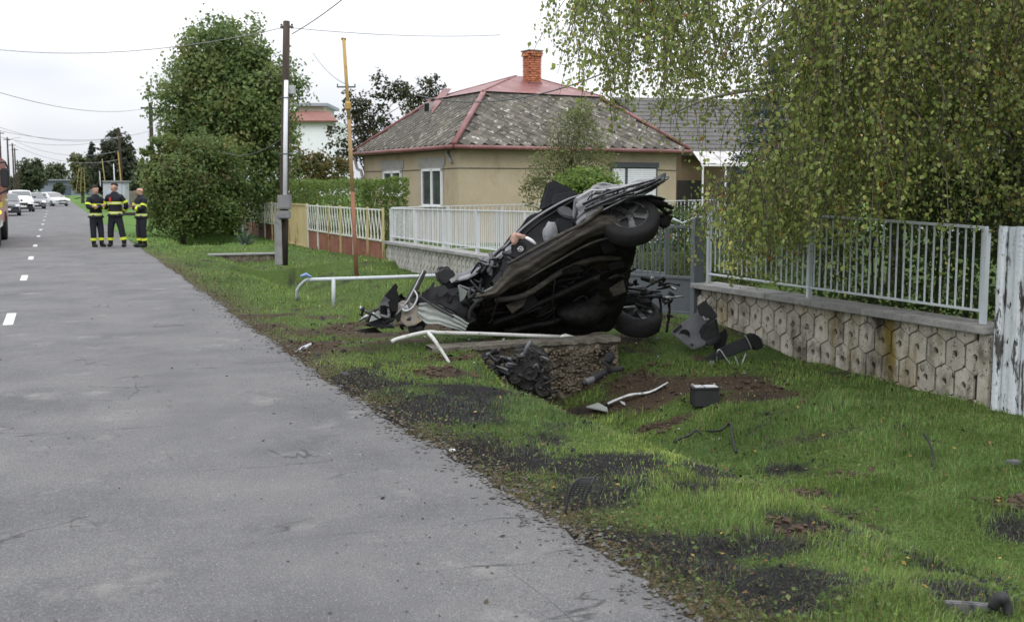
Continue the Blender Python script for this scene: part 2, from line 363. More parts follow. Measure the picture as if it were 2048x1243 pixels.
def edge_gravel():
    r = np.random.default_rng(19); mb = MB()
    for _ in range(2600):
        y = math.exp(r.uniform(math.log(2.7), math.log(20))); x = float(edge_x(y)) + r.normal() * .10 + .02; s = r.uniform(.004, .014) * (1.6 if r.random() < .06 else 1); z = float(ground_z(x, y)) if x > edge_x(y) + .01 else 0.
        mb.ball((x, y, z + s * .4), (s * 1.3, s, s * .75), 2, .3, int(r.integers(0, 40)))
    o = part(None, 'edge_gravel', mb, mat('gravel', [(.05, .047, .043), (.12, .115, .11), (.22, .21, .19)], scale=40, rough=.95), kind='stuff'); o['label'] = 'crumbled asphalt and gravel along the road edge'; o['category'] = 'gravel'
edge_gravel()
# ================================================================ FRONT WALLS, RAILINGS, GATE
XW = 8.0
CONC = mat('coping_concrete', [(.20, .20, .195), (.29, .285, .275), (.36, .35, .335)], scale=5, rough=.9, bump=.5, bscale=60, stain=[((.06, .06, .055), 14, .58, .72), ((.10, .105, .07), 3.2, .6, .75)], fine=(90, .25))
TILEM = mat('wall_tile', [(.32, .29, .24), (.46, .42, .355), (.56, .52, .45)], scale=2.6, rough=.92, bump=.5, bscale=75, fine=(110, .22), obj_rand=.16,
            stain=[((.19, .14, .035), 1.7, .47, .60, (1, 1, .28)), ((.09, .075, .052), 3.6, .51, .68, (1, 1, .6), (7, 2, 0)), ((.05, .04, .032), 2.7, .54, .68, (1, 1, .5), (3, 1, 0)), ((.03, .028, .024), 22, .575, .66)])
TILE2 = mat('wall_tile_far', [(.34, .33, .30), (.46, .445, .41)], scale=2, rough=.92, obj_rand=.14, stain=[((.16, .15, .11), 1.2, .55, .75)])
JOINT = mat('wall_joint', [(.030, .027, .023), (.07, .062, .052)], scale=6, rough=.95, bump=.5)
def rail_paint(name, base, chips): return mat(name, [tuple(k * .86 for k in base), base], scale=3, rough=.55, spec=.4, stain=[(chips, 30, .66, .70)])
RAIL = rail_paint('railing_paint', (.62, .665, .70), (.10, .085, .07))
RAILW = rail_paint('white_railing_paint', (.60, .62, .63), (.2, .17, .13))
GATEM = rail_paint('gate_paint', (.125, .14, .155), (.06, .05, .045))
SW, SH, SP = .2545, .22, .065                       # width, straight side, point of a hexagonal tile
def hex_outline(g, top=None, bot=None):
    w = SW / 2 - g; a = SH / 2; p = SP - g * .4
    o = [(-w, -a), (0, -a - p), (w, -a), (w, a), (0, a + p), (-w, a)]
    return o
def hex_mesh(name, zlo, zhi, m, hole=True, gap=.011):
    """a tile in the plane of the wall (y, z), clipped to zlo..zhi, with a bevelled face and a recessed hole"""
    bm = bmesh.new(); out_ = hex_outline(gap); face = hex_outline(gap + .008)
    def cl(pts): return [(y, min(max(z, zlo), zhi)) for y, z in pts]
    ring_b = [bm.verts.new((0, y, z)) for y, z in cl(out_)]
    ring_o = [bm.verts.new((-.026, y, z)) for y, z in cl(out_)]
    ring_f = [bm.verts.new((-.034, y, z)) for y, z in cl(face)]
    for A, B in ((ring_b, ring_o), (ring_o, ring_f)):
        for i in range(6): bm.faces.new((A[i], A[(i + 1) % 6], B[(i + 1) % 6], B[i]))
    if hole:
        n = 12; ang = lambda k: 2 * math.pi * (k + .5) / n - math.pi * .5
        cz = .0; H1 = [bm.verts.new((-.034, .034 * math.cos(ang(k)), cz + .040 * math.sin(ang(k)))) for k in range(n)]
        H2 = [bm.verts.new((.012, .026 * math.cos(ang(k)), cz + .030 * math.sin(ang(k)))) for k in range(n)]
        for k in range(n): bm.faces.new((H1[k], H1[(k + 1) % n], H2[(k + 1) % n], H2[k]))
        bm.faces.new(H2)
        # fill between outline and hole
        e = [bm.edges.get((ring_f[i], ring_f[(i + 1) % 6])) or bm.edges.new((ring_f[i], ring_f[(i + 1) % 6])) for i in range(6)]
        e += [bm.edges.get((H1[k], H1[(k + 1) % n])) for k in range(n)]
        bmesh.ops.triangle_fill(bm, edges=e, use_beauty=True)
    else: bm.faces.new(ring_f)
    bmesh.ops.remove_doubles(bm, verts=bm.verts, dist=1e-5)
    bmesh.ops.dissolve_degenerate(bm, edges=bm.edges, dist=1e-5)
    bmesh.ops.recalc_face_normals(bm, faces=bm.faces)
    me = bpy.data.meshes.new(name); bm.to_mesh(me); bm.free(); me.materials.append(m); return me
def hex_wall(label, y0, y1, zc0, zc1, tm, rows=3, gap=.011):
    """front face at x = XW; coping top at zc0 (near) .. zc1 (far)"""
    root = thing('hex_tile_wall', label, 'garden wall', (XW, (y0 + y1) / 2, -.3))
    core = MB().add([(XW + a, y, z) for y, zt in ((y0, zc0 - .075), (y1, zc1 - .075)) for (a, z) in ((.05, -.75), (.30, -.75), (.30, zt), (.05, zt))],
                    [(0, 1, 2, 3), (7, 6, 5, 4), (0, 4, 5, 1), (1, 5, 6, 2), (2, 6, 7, 3), (3, 7, 4, 0)])
    part(root, 'core', core, JOINT)
    n = max(1, round((y1 - y0) / 1.7)); r0 = random.Random(3)
    for k in range(n):
        a, b = y0 + (y1 - y0) * k / n + .003, y0 + (y1 - y0) * (k + 1) / n - .003
        za, zb = [zc0 + (zc1 - zc0) * (t - y0) / (y1 - y0) + r0.uniform(-.004, .004) for t in (a, b)]
        mb = MB().add([(XW + x, y, z - dz) for y, z in ((a, za), (b, zb)) for (x, dz) in ((-.07, .07), (.36, .07), (.36, 0), (-.07, 0))],
                      [(0, 1, 2, 3), (7, 6, 5, 4), (0, 4, 5, 1), (1, 5, 6, 2), (2, 6, 7, 3), (3, 7, 4, 0)])
        part(root, 'coping_slab', mb, CONC, bevel=.008)
    part(root, 'end_pier', MB().box((XW + .035, y0 + .07, (zc0 - .08 - .75) / 2), (.035, .14, zc0 - .08 + .75)), tm, bevel=.004)
    pitch = SH + SP; shared = {}
    for r in range(rows + 1):
        for j in range(int((y1 - y0) / SW) + 1):
            y = y0 + SW * (j + (.5 if r % 2 else 0)) + .05
            if y < y0 + SW * .35 or y > y1 - SW * .35: continue
            zt = zc0 + (zc1 - zc0) * (y - y0) / (y1 - y0) - .08
            zc = zt + .045 - pitch * r
            hi = round(min(.2, zt - zc), 3); key = (r == 0, r)
            if key not in shared: shared[key] = hex_mesh('tile', -.2, hi if r < 1 else .2, tm, hole=(r > 0), gap=gap)
            o = inst(root, 'tile', shared[key]); o.location = (XW + .05 - ORG[root.name][0] + r0.uniform(-.004, .004), y - ORG[root.name][1], zc - ORG[root.name][2])
            o.rotation_euler = (r0.uniform(-.008, .008), r0.uniform(-.012, .012), r0.uniform(-.012, .012))
    return root
y_near = 7.70; y_g0 = 12.85; y_g1 = 16.6; y_l1 = 28.1
hex_wall('low garden wall of hexagonal concrete tiles with holes, mossy and soot-stained, under birch branches', y_near, y_g0, .435, .455, TILEM)
hex_wall('low garden wall of pale hexagonal tiles, on the far side of the driveway behind the wreck', y_g1, y_l1, .40, .37, TILE2, gap=.022)

BAR = {}
def railing(label, a, b, z0a, z1a, z0b, z1b, npost, gap, m, barw=.014, group=None, foot=.09, name='metal_railing', xoff=.13, posts=None, postw=.05):
    """posts, two rails and separate bars from a to b (x, y)"""
    a, b = np.array(a, float), np.array(b, float); Ln = np.linalg.norm(b - a)
    root = thing(name, label, 'railing', (*(a + b) / 2, min(z0a, z0b)), group=group)
    P = lambda t, top: np.array([*(a + (b - a) * t), (z1a + (z1b - z1a) * t) if top else (z0a + (z0b - z0a) * t)])
    part(root, 'top_rail', MB().beam(P(0, 1), P(1, 1), .045, .028), m, bevel=.004)
    part(root, 'bottom_rail', MB().beam(P(0, 0) + (0, 0, foot + .03), P(1, 0) + (0, 0, foot + .03), .035, .022), m)
    for t in (posts if posts is not None else np.linspace(0, 1, npost)):
        part(root, 'post', MB().box((P(t, 0) + P(t, 1) + (0, 0, -.05)) / 2 , (postw, postw, (P(t, 1) - P(t, 0))[2] + .02)), m, bevel=.005)
    n = int(Ln / gap); h = z1a - z0a - foot - .03
    pts = [t for t in (np.arange(n) + .5) / n]
    if n > 300: pts = pts[:300]
    key = (round(h, 2), barw, m.name)
    if key not in BAR:
        me = mesh_of('bar', MB().box((0, 0, 0), (barw, barw, h))); me.materials.append(m); BAR[key] = me
    for t in pts:
        p = (P(t, 0) + P(t, 1)) / 2 + (0, 0, foot / 2 + .01); o = inst(root, 'bar', BAR[key], p - ORG[root.name]); o.rotation_euler = (random.uniform(-.006, .006), random.uniform(-.006, .006), 0)
    return root
xr = XW + .14
railing('pale blue-grey steel railing with thin upright bars on the hexagonal wall under the birch', (xr, 7.92), (xr, 12.72), .435, 1.345, .455, 1.46, 3, .104, RAIL, posts=(0, .55, 1), postw=.055)
railing('white railing with thin upright bars on the far hexagonal wall, left of the wreck', (xr, 16.75), (xr, 28.0), .40, 1.32, .37, 1.22, 6, .115, RAILW, barw=.018, posts=(0, .2, .43, .62, .81, 1), postw=.07)
railing('long white side railing running back from the lattice fence towards the house', (xr + .1, 28.25), (19.5, 28.9), -.05, 1.24, .05, 1.42, 8, .135, RAILW, barw=.02, foot=.12, postw=.06)

# gate in the driveway: two leaves of bars over a sheet-metal panel, pushed askew
def gate_leaf(label, hinge, end, z0, z1, panel, m, lean=0.0):
    hinge, end = np.array(hinge, float), np.array(end, float)
    root = thing('metal_gate', label, 'gate', (*hinge, z0), group='driveway gate leaves')
    def Q(t, z): p = hinge + (end - hinge) * t; return np.array([p[0] + lean * (z - z0), p[1], z])
    fr = MB(); 
    for t in (0, 1): fr.beam(Q(t, z0), Q(t, z1), .05, .05, (1, 0, 0))
    for z in (z0 + .03, z0 + panel, z1 - .02): fr.beam(Q(0, z), Q(1, z), .045, .035)
    part(root, 'gate_frame', fr, m)
    pn = MB().add([Q(0.02, z0 + .05), Q(.98, z0 + .05), Q(.98, z0 + panel - .02), Q(.02, z0 + panel - .02)], [(0, 1, 2, 3)])
    part(root, 'sheet_panel', pn, m, solid=.004)
    n = int(np.linalg.norm(end - hinge) / .10)
    for k in range(n):
        t = (k + .5) / n; part(root, 'bar', MB().beam(Q(t, z0 + panel), Q(t, z1 - .02), .014, .014, (1, 0, 0)), m)
    return root
gate_leaf('dark grey gate leaf beside the near wall end, partly open, sheet metal below bars', (XW + .1, y_g0 - .02), (XW - .45, y_g0 + 1.25), -.02, 1.22, .52, GATEM, -.02)
gate_leaf('dark grey closed gate leaf with bars behind the rear of the wreck', (XW + .1, y_g1 - .1), (XW + .45, y_g0 + 1.5), .0, 1.22, .45, GATEM)
for (yy, lb) in ((y_g0 - .0, 'dark grey square gate post at the end of the near hexagonal wall'), (y_g1, 'dark grey square gate post at the end of the far hexagonal wall')):
    t = thing('gate_post', lb, 'post', (XW + .02, yy, -.3))
    part(t, 'shaft', MB().box((XW + .02, yy, .53), (.11, .11, 1.66)), GATEM, bevel=.006); part(t, 'cap', MB().box((XW + .02, yy, 1.372), (.13, .13, .02)), GATEM)
br = MB().tube([P_d(1343, 436, 14.6), P_d(1366, 446, 14.4), P_d(1392, 434, 14.7), P_d(1412, 434, 14.9)], .014, 6)
single('bent_rail', br, RAIL, 'pale bent rail piece sticking up over the gate beside the wheel', 'rail')

# board fence with flaking pale paint at the right edge
BOARD = mat('flaking_paint', [(.50, .545, .58), (.60, .635, .66), (.55, .53, .56)], scale=2.2, rough=.7, bump=.4, bscale=40, obj_rand=.07,
            stain=[((.075, .07, .065), 9, .555, .60, (1, 1, .22)), ((.03, .03, .032), 21, .60, .64, (1, 1, .35)), ((.36, .33, .31), 5, .60, .75, (1, 1, .3))])
t = thing('board_fence', 'weathered board fence with flaking pale blue paint, right end of the hexagonal wall', 'fence', (XW, 7.1, -.3))
yb = 7.60
for k in range(14):
    w = .088 + .02 * ((k * 7) % 3) / 2; zt = 1.37 + random.uniform(-.012, .012); zb = -.36
    dx = (.028 if k % 2 else 0) + random.uniform(-.004, .004); n = 8
    sec = [(dx - XW * 0 + XW - .055, yb - .004), (XW - .055 + dx - .010, yb - w * .3), (XW - .055 + dx - .010, yb - w * .7), (XW - .055 + dx, yb - w + .004), (XW - .02 + dx, yb - w + .004), (XW - .02 + dx, yb - .004)]
    part(t, 'board', MB().prism([(x, y, zb) for x, y in sec], (random.uniform(-.008, .008), 0, zt - zb)), BOARD); yb -= w
part(t, 'fence_rail', MB().box((XW + .05, 7.0, .9), (.06, 1.2, .09)), mat('old_wood', [(.10, .085, .07), (.18, .16, .14)], scale=8, stretch=(1, 1, .2)))
part(t, 'fence_rail', MB().box((XW + .05, 7.0, .1), (.06, 1.2, .09)), MATS['old_wood'])

# ================================================================ LATTICE FENCE
LATT = mat('lattice_paint', [(.50, .50, .45), (.62, .62, .57)], scale=2, rough=.7, stain=[((.23, .12, .05), 7, .62, .72)])
RUSTP = mat('rusty_panel', [(.15, .058, .038), (.21, .085, .055), (.26, .12, .08)], scale=1.4, rough=.85, stain=[((.09, .04, .025), 4, .56, .7)])
YELP = mat('yellow_gate_paint', [(.42, .34, .17), (.50, .42, .23)], scale=1.5, rough=.7, stain=[((.17, .06, .02), 2.6, .55, .66, (1, 1, .4))])
def lattice(label, y0, y1, group):
    root = thing('lattice_fence', label, 'fence', (XW, (y0 + y1) / 2, -.3), group=group)
    nb = round((y1 - y0) / 1.62); r0 = random.Random(int(y0))
    for k in range(nb):
        a, b = y0 + (y1 - y0) * k / nb, y0 + (y1 - y0) * (k + 1) / nb
        part(root, 'panel', MB().box((XW + .02, (a + b) / 2, .0), (.012, b - a - .06, .62)), RUSTP)
        
        part(root, 'fence_rail', MB().beam((XW, a + .03, 1.18), (XW, b - .03, 1.18), .04, .04), LATT); part(root, 'fence_rail', MB().beam((XW, a + .03, .36), (XW, b - .03, .36), .04, .04), LATT)
        n = 8
        for j in range(n):
            u0 = a + .08 + (b - a - .2) * (j // 2) / (n / 2); du = (b - a) / 5.2
            ya, yb_ = (u0, u0 + du) if j % 2 else (u0 + du * .9, u0 + du * .15)
            dx = -.022 if j % 2 else .022
            part(root, 'slat', MB().beam((XW + dx, ya, .37), (XW + dx, yb_, 1.17), .05, .012, (1, 0, 0)), LATT)
    for k in range(nb + 1):
        y = y0 + (y1 - y0) * k / nb; yel = r0.random() < .35
        part(root, 'post', MB().box((XW - .01, y, .45), (.055, .055, 1.58)), YELP if yel else LATT, label='rust-yellow post' if yel else None)
    return root
lattice('white slatted lattice fence over rust-red panels, between yellow gate and hexagonal wall', 28.25, 37.7, 'lattice fence sections')
lattice('white slatted lattice fence over rust-red panels, left of the yellow gate by the shrub', 41.2, 51.0, 'lattice fence sections')
t = thing('sheet_gate', 'faded yellow sheet-metal garden gate with rust patches behind the utility pole', 'gate', (XW, 39.45, -.3))
part(t, 'sheet_panel', MB().box((XW, 39.45, .46), (.02, 3.2, 1.5)), YELP)
for y in (37.82, 39.45, 41.08): part(t, 'gate_stile', MB().box((XW - .03, y, .46), (.05, .06, 1.56)), YELP)
for z in (-.24, 1.2): part(t, 'gate_rail', MB().box((XW - .03, 39.45, z), (.04, 3.2, .05)), YELP)
GREYC = mat('grey_concrete', [(.20, .20, .20), (.30, .30, .29)], scale=4, rough=.9, bump=.3, stain=[((.09, .09, .085), 6, .58, .75)])
t = thing('concrete_post_fence', 'grey concrete slab fence at the far end of the lattice fence beside the big shrub', 'fence', (XW, 52, -.3))
for y in (51.3, 52.4, 53.5): part(t, 'post', MB().box((XW, y, .45), (.18, .18, 1.7)), GREYC, bevel=.02)
for y in (51.85, 52.95): part(t, 'slab', MB().box((XW + .02, y, .35), (.06, .92, 1.4)), GREYC)

# ================================================================ DRIVEWAY CULVERTS AND RAILS
HEADM = mat('headwall_concrete', [(.075, .062, .045), (.15, .128, .095), (.25, .22, .17)], scale=7, rough=.95, bump=.9, bscale=45, fine=(38, .5), stain=[((.035, .027, .02), 3, .5, .66), ((.07, .09, .03), 4, .6, .75)])
t = thing('culvert_headwall', 'rough concrete culvert wall of exposed pebbles at the ditch, under the wreck', 'culvert', (4.9, 11.3, -.6))
n1, n2 = 90, 34; x0, x1 = 3.72, 5.98
U, V = np.meshgrid(np.linspace(0, 1, n1), np.linspace(0, 1, n2), indexing='ij')
G = np.stack([x0 + (x1 - x0) * U, 11.26 + 0 * U, -.72 + .70 * V], -1); f = G.reshape(-1, 3)
amt = (.012 + .035 * ss(4.55, 4.9, f[:, 0])) * ss(-.02, -.12, f[:, 2])
f[:, 1] -= amt * (noise(f, 26, 3) * .6 + np.abs(noise(f, 55, 4)) * .6) - .02 * noise(f, 6, 1)
top = np.stack([G[:, -1], G[:, -1] + [0, .16, .012], G[:, -1] + [0, .2, -.3]], 1)
wallg = np.concatenate([f.reshape(n1, n2, 3), top], 1)
part(t, 'face', MB().grid(wallg), HEADM)
e = MB(); 
for xe, sg in ((x0, -1), (x1, 1)): e.box((xe + sg * .0, 11.38, -.37), (.03, .24, .69))
part(t, 'end_face', e, HEADM)
mb = MB(); rr = random.Random(5)
for k in range(700):
    x = rr.uniform(4.7, 5.95); z = rr.uniform(-.6, -.1); r = rr.uniform(.005, .019); mb.ball((x, 11.235 - rr.uniform(0, .03), z), (r * 1.3, r, r), 3, .3, k)
part(t, 'pebbles', mb, mat('pebbles', [(.065, .05, .036), (.15, .118, .085), (.24, .20, .155)], scale=26, rough=.9), smooth=True, kind='stuff')
lip = MB(); G = []
for k in range(40):
    x = x0 - .02 + (x1 - x0 + .04) * k / 39; j = .004 * math.sin(k * 1.7) + .004 * math.sin(k * 4.1)
    G.append([(x, 11.215 + j, -.045 + j * 1.5), (x, 11.21 + j, .0 + j * .6), (x, 11.47 + j, .012), (x, 11.48, -.08)])
part(t, 'top_slab', lip.grid(G), mat('old_concrete', [(.10, .088, .07), (.19, .175, .145), (.27, .25, .22)], scale=8, rough=.95, bump=.8, bscale=50, stain=[((.05, .045, .03), 5, .55, .7)]))
t = thing('culvert_headwall', 'low grey concrete culvert edge in the grass left of the utility pole', 'culvert', (4.7, 30.6, -.5))
part(t, 'wall_slab', MB().box((4.75, 30.7, -.27), (1.85, .22, .44)), HEADM, bevel=.02); part(t, 'top_slab', MB().box((4.75, 30.72, -.04), (1.95, .34, .04)), GREYC)
PIPE = mat('white_pipe', [(.42, .42, .40), (.56, .56, .54)], scale=5, rough=.6, stain=[((.16, .13, .09), 11, .56, .68)])
GALV = mat('galvanised_pipe', [(.40, .43, .45), (.52, .55, .57)], scale=4, rough=.5, stain=[((.3, .29, .27), 8, .6, .7)])
t = thing('driveway_railing', 'pale pipe handrail standing on the far side of the driveway, left of the wreck', 'railing', (4.7, 16.2, 0))
A = P_d(593, 596, 17.0); hz = .43
def rp(px, py, d): return P_d(px, py, d)
pts = smooth_path([rp(594, 600, 17.1), rp(595, 580, 17.0)], 2) + smooth_path([rp(600, 572, 16.95), rp(612, 561, 16.8), rp(622, 559, 16.7)], 3) + [rp(760, 555, 16.9), rp(930, 549, 17.3)]
part(t, 'handrail', MB().tube(pts, .029, 10), GALV, smooth=True)
for (px, d, b) in ((667, 16.75, 612), (905, 17.2, 606)): part(t, 'post', MB().tube([rp(px, 558, d), rp(px, b + 4, d)], .03, 10), GALV, smooth=True)
t = thing('fallen_railing', 'bent white pipe handrail lying on the concrete edge in front of the wreck', 'railing', P_d(960, 680, 11.8))
pts = smooth_path([P_d(783, 683, 11.3), P_d(800, 676, 11.35), P_d(852, 664, 11.5), P_d(875, 665, 11.55)], 4) + [P_d(960, 667, 11.8), P_d(1060, 671, 12.05), P_d(1120, 673, 12.15)]
part(t, 'handrail', MB().tube(pts, .021, 10), PIPE, smooth=True)
part(t, 'crushed_end', MB().tube([P_d(1118, 673, 12.15), P_d(1132, 671, 12.2), P_d(1146, 672, 12.25)], [.03, .045, .012], 8, sq=.5), PIPE)
part(t, 'post', MB().tube(smooth_path([P_d(856, 665, 11.5), P_d(872, 684, 11.4), P_d(903, 732, 11.3)], 3), [.022, .022, .022, .02, .018, .016, .014], 8), PIPE, smooth=True)
single('blue_cloth', MB().tube([P_d(603, 552, 16.7), P_d(612, 549, 16.65), P_d(621, 553, 16.7)], [.03, .055, .03], 7, sq=.6), mat('blue_cloth', [(.16, .25, .55), (.3, .4, .65)], scale=20), 'small blue cloth lying on the pipe handrail corner', 'cloth')
# ================================================================ THE TAN HOUSE
PLAST = mat('tan_plaster', [(.37, .305, .205), (.43, .36, .25), (.465, .395, .285)], scale=.7, rough=.93, bump=.25, bscale=25, fine=(30, .08), stain=[((.27, .20, .12), .9, .58, .75, (1, 1, .5))])
TILER = mat('roof_tile', [(.062, .055, .045), (.100, .089, .074), (.140, .127, .108)], scale=2.0, rough=.9, bump=.4, bscale=20, obj_rand=.34, stain=[((.38, .37, .33), 6.0, .575, .64), ((.115, .118, .065), 2.6, .56, .7), ((.17, .085, .08), .8, .66, .74, (1, 1, .35), (5.3, 0, 0))])
REDM = mat('red_sheet', [(.14, .048, .045), (.185, .072, .068), (.24, .115, .105)], scale=1.3, rough=.5, spec=.5, stain=[((.40, .26, .24), 2.2, .58, .75)])
BRICK = mat('chimney_brick', [(.33, .11, .058), (.44, .16, .085), (.50, .21, .12)], scale=6, rough=.9, obj_rand=.25)
MORT = mat('mortar', [(.20, .16, .13)], rough=.95)
FRAMEW = mat('window_frame_white', [(.74, .75, .75), (.80, .80, .80)], scale=2, rough=.4)
GLASS = mat('window_glass', [(.035, .045, .048), (.08, .09, .09)], scale=1.5, rough=.06, spec=.8)
LINTEL = mat('bare_lintel', [(.30, .29, .275), (.37, .36, .34)], scale=4, rough=.9)
SHUT = mat('roller_shutter', [(.66, .68, .70), (.72, .74, .76)], scale=1, rough=.5)
DARKF = mat('dark_frame', [(.06, .07, .075), (.075, .085, .09)], scale=2, rough=.5)
ZINC = mat('zinc_pipe', [(.28, .26, .27), (.38, .36, .37)], scale=4, rough=.55, stain=[((.22, .12, .12), 5, .58, .7)])
d0 = 36.0; C0 = P_d(917, 300, d0); C0[2] = 0
rot = R(7); A_ = np.array([-math.sin(rot), math.cos(rot), 0]); B_ = np.array([math.cos(rot), math.sin(rot), 0]); Z_ = np.array([0, 0, 1.])
def H(a, b, z): return C0 + A_ * a + B_ * b + Z_ * z
def solve(fn, target, lo, hi):
    for _ in range(50):
        m = (lo + hi) / 2
        if (proj(fn(m))[0] - target) * (proj(fn(hi))[0] - target) <= 0: lo = m
        else: hi = m
    return (lo + hi) / 2
ZE = 3.12; LA = solve(lambda t: H(t, 0, 2.), 729, 0, 25); LB = solve(lambda t: H(0, t, 2.), 1352, 0, 25)
house = thing('tan_house', 'tan rendered bungalow with hipped grey tile roof, red metal cap and brick chimney', 'house', C0 + A_ * LA / 2 + B_ * LB / 2 + Z_ * -.3)
O = ORG['tan_house']
mb = MB(); mb.add([H(a, b, z) for z in (-.5, ZE) for a, b in ((0, 0), (LA, 0), (LA, LB), (0, LB))], [(0, 1, 5, 4), (1, 2, 6, 5), (2, 3, 7, 6), (3, 0, 4, 7), (4, 5, 6, 7)])
wall = part(house, 'wall', mb, PLAST)
ov = .36; e = lambda a, b, z: H(a, b, z)
EZ = ZE + .02
BZ = 5.08
def roof_pts(i): return [(-ov + i, -ov + i), (LA + ov - i, -ov + i), (LA + ov - i, LB + ov - i), (-ov + i, LB + ov - i)]
# inset of the knee line so that the near corner of it shows where it should
ins = solve(lambda t: H(-ov + t, -ov + t, BZ), 968, 0.2, 4)
LO = roof_pts(0); KN = roof_pts(ins)
mb = MB(); mb.add([H(a, b, EZ) for a, b in LO] + [H(a, b, BZ) for a, b in KN] + [H(a, b, EZ - .12) for a, b in LO],
    [(0, 1, 5, 4), (1, 2, 6, 5), (2, 3, 7, 6), (3, 0, 4, 7), (8, 11, 10, 9)])
roof = part(house, 'roof', mb, mat('roof_underlay', [(.055, .05, .047), (.08, .074, .07)], scale=5, rough=.95))
# diamond tiles on the two faces in view
def tile_face(p0, p1, q0, q1, du, keep, n_out, lap=1.22):
    """p0-p1 eave, q0-q1 knee line; returns the transforms of the tiles and their size"""
    u = (p1 - p0); Lu = np.linalg.norm(u); u /= Lu; m = (q0 + q1) / 2 - p0; v = m - u * (m @ u); Lv = np.linalg.norm(v); v /= Lv
    n = np.cross(u, v); n *= np.sign(n @ n_out); res = []; a0 = (q0 - p0) @ u; a1 = (q1 - p0) @ u
    dv = du * .42; row = 0; y = .12
    while y < Lv - .02:
        lo = a0 * y / Lv; hi = Lu + (a1 - Lu) * y / Lv; x = lo - (lo % du) + (du / 2 if row % 2 else 0)
        while x < hi:
            if lo + .16 < x < hi - .16: res.append((p0 + u * x + v * y + n * .035, u, v, n))
            x += du
        y += dv; row += 1
    return res, du, dv
TN = 0; near = []
fr, du, dv = tile_face(H(*LO[0], EZ), H(*LO[3], EZ), H(*KN[0], BZ), H(*KN[3], BZ), .46, 300, -A_ + Z_)
fl, _, _ = tile_face(H(*LO[0], EZ), H(*LO[1], EZ), H(*KN[0], BZ), H(*KN[1], BZ), .46, 0, -B_ + Z_)
me_t = mesh_of('tile', MB().prism([(-.245, 0, 0), (0, -.215, 0), (.245, 0, 0), (0, .215, 0)], (0, 0, .014))); me_t.materials.append(TILER)
rr = random.Random(11); extra = MB()
allt = sorted(fr, key=lambda k: np.linalg.norm(k[0] - CAM)) + sorted(fl, key=lambda k: np.linalg.norm(k[0] - CAM))
for i, (p, u, v, n) in enumerate(allt):
    tilt = R(3.0 + rr.uniform(-1.2, 1.6)); v2 = v * math.cos(tilt) + n * math.sin(tilt) * -1; n2 = np.cross(u, v2); n2 *= np.sign(n2 @ n)
    sp = rr.uniform(-.03, .03); u2 = u * math.cos(sp) + v2 * math.sin(sp); v3 = np.cross(n2, u2)
    if rr.random() < .03: p = p - v * .05
    if i < 300:
        M = Matrix(((u2[0], v3[0], n2[0], p[0] - O[0]), (u2[1], v3[1], n2[1], p[1] - O[1]), (u2[2], v3[2], n2[2], p[2] - O[2]), (0, 0, 0, 1)))
        inst(roof, 'tile', me_t, M=M)
    else: extra.prism([p - u2 * .245, p - v3 * .215, p + u2 * .245, p + v3 * .215], n2 * .014)
if extra.v: part(roof, 'tile_field', extra, TILER, kind='stuff')
# red ridge caps, gutters, upper metal hip
rc = lambda a, b, w=.11: part(roof, 'ridge_cap', MB().tube([a, (a + b) / 2 + (0, 0, .01), b], w, 8, sq=.7), REDM, smooth=True)
for k in range(4): rc(H(*LO[k], EZ + .04), H(*KN[k], BZ + .05))
for k in range(4):
    a, b = H(*LO[k], EZ - .05), H(*LO[(k + 1) % 4], EZ - .05); o_ = (a + b) / 2 - (C0 + A_ * LA / 2 + B_ * LB / 2); o_[2] = 0; o_ = o_ / np.linalg.norm(o_) * .05
    part(roof, 'gutter', MB().tube([a + o_, b + o_], .075, 8), REDM, smooth=True)
for k in range(4):
    a, b = H(*KN[k], BZ + .03), H(*KN[(k + 1) % 4], BZ + .03); part(roof, 'knee_strip', MB().tube([a, b], .06, 6), MATS['roof_underlay'] if k in (0, 3) else REDM)
# cap: ridge found from where it shows
ctr_a = (KN[0][0] + KN[1][0]) / 2; ctr_b = (KN[0][1] + KN[3][1]) / 2; PZ = 5.98
bl = solve(lambda t: H(ctr_a, t, PZ), 1032, KN[0][1], KN[3][1])
hw = .10; UP4 = roof_pts(ins - .12)
mb = MB().add([H(a, b, BZ + .06) for a, b in UP4] + [H(ctr_a, bl, PZ), H(ctr_a, bl + .75, PZ - .02)], [(0, 1, 4), (1, 2, 5, 4), (2, 3, 5), (3, 0, 4, 5)])
part(roof, 'metal_cap', mb, REDM)
for k, p in ((0, 4), (1, 4), (2, 5), (3, 5)): part(roof, 'cap_seam', MB().tube([mb.v[k], mb.v[p]], .035, 6), REDM)
# chimney of single bricks
cb = solve(lambda t: H(ctr_a - .7, t, 6.), 1064, 0, 12); cc = H(ctr_a - .7, cb, 0); cz0, cz1 = 5.55, 6.82
ch = part(roof, 'chimney', MB().box(cc + Z_ * ((cz0 + cz1) / 2 - .05), (.44, .44, cz1 - cz0 - .1), np.stack([A_, B_, Z_], 1)), MORT)
bme = mesh_of('brick', MB().box((0, 0, 0), (.225, .11, .068)), bevel=.006, seg=1); bme.materials.append(BRICK)
zz = cz0; row = 0
while zz < cz1 - .05:
    wid = .25 if zz < cz1 - .2 else .31
    for side, (x, y) in enumerate(((A_, B_), (B_, A_), (A_, -B_), (B_, -A_))):
        for j in (-1, 1):
            off = .118 * j + (.03 if row % 2 else -.03)
            p = cc + x * off + y * (wid - .05) + Z_ * (zz + .034); yv = y * (1 if np.cross(x, y)[2] > 0 else -1)
            q = rr.uniform(-.012, .012)
            M = Matrix(((x[0], yv[0], 0, p[0] + y[0] * q - O[0]), (x[1], yv[1], 0, p[1] + y[1] * q - O[1]), (0, 0, 1, p[2] - O[2]), (0, 0, 0, 1)))
            inst(ch, 'brick', bme, M=M)
    zz += .083; row += 1
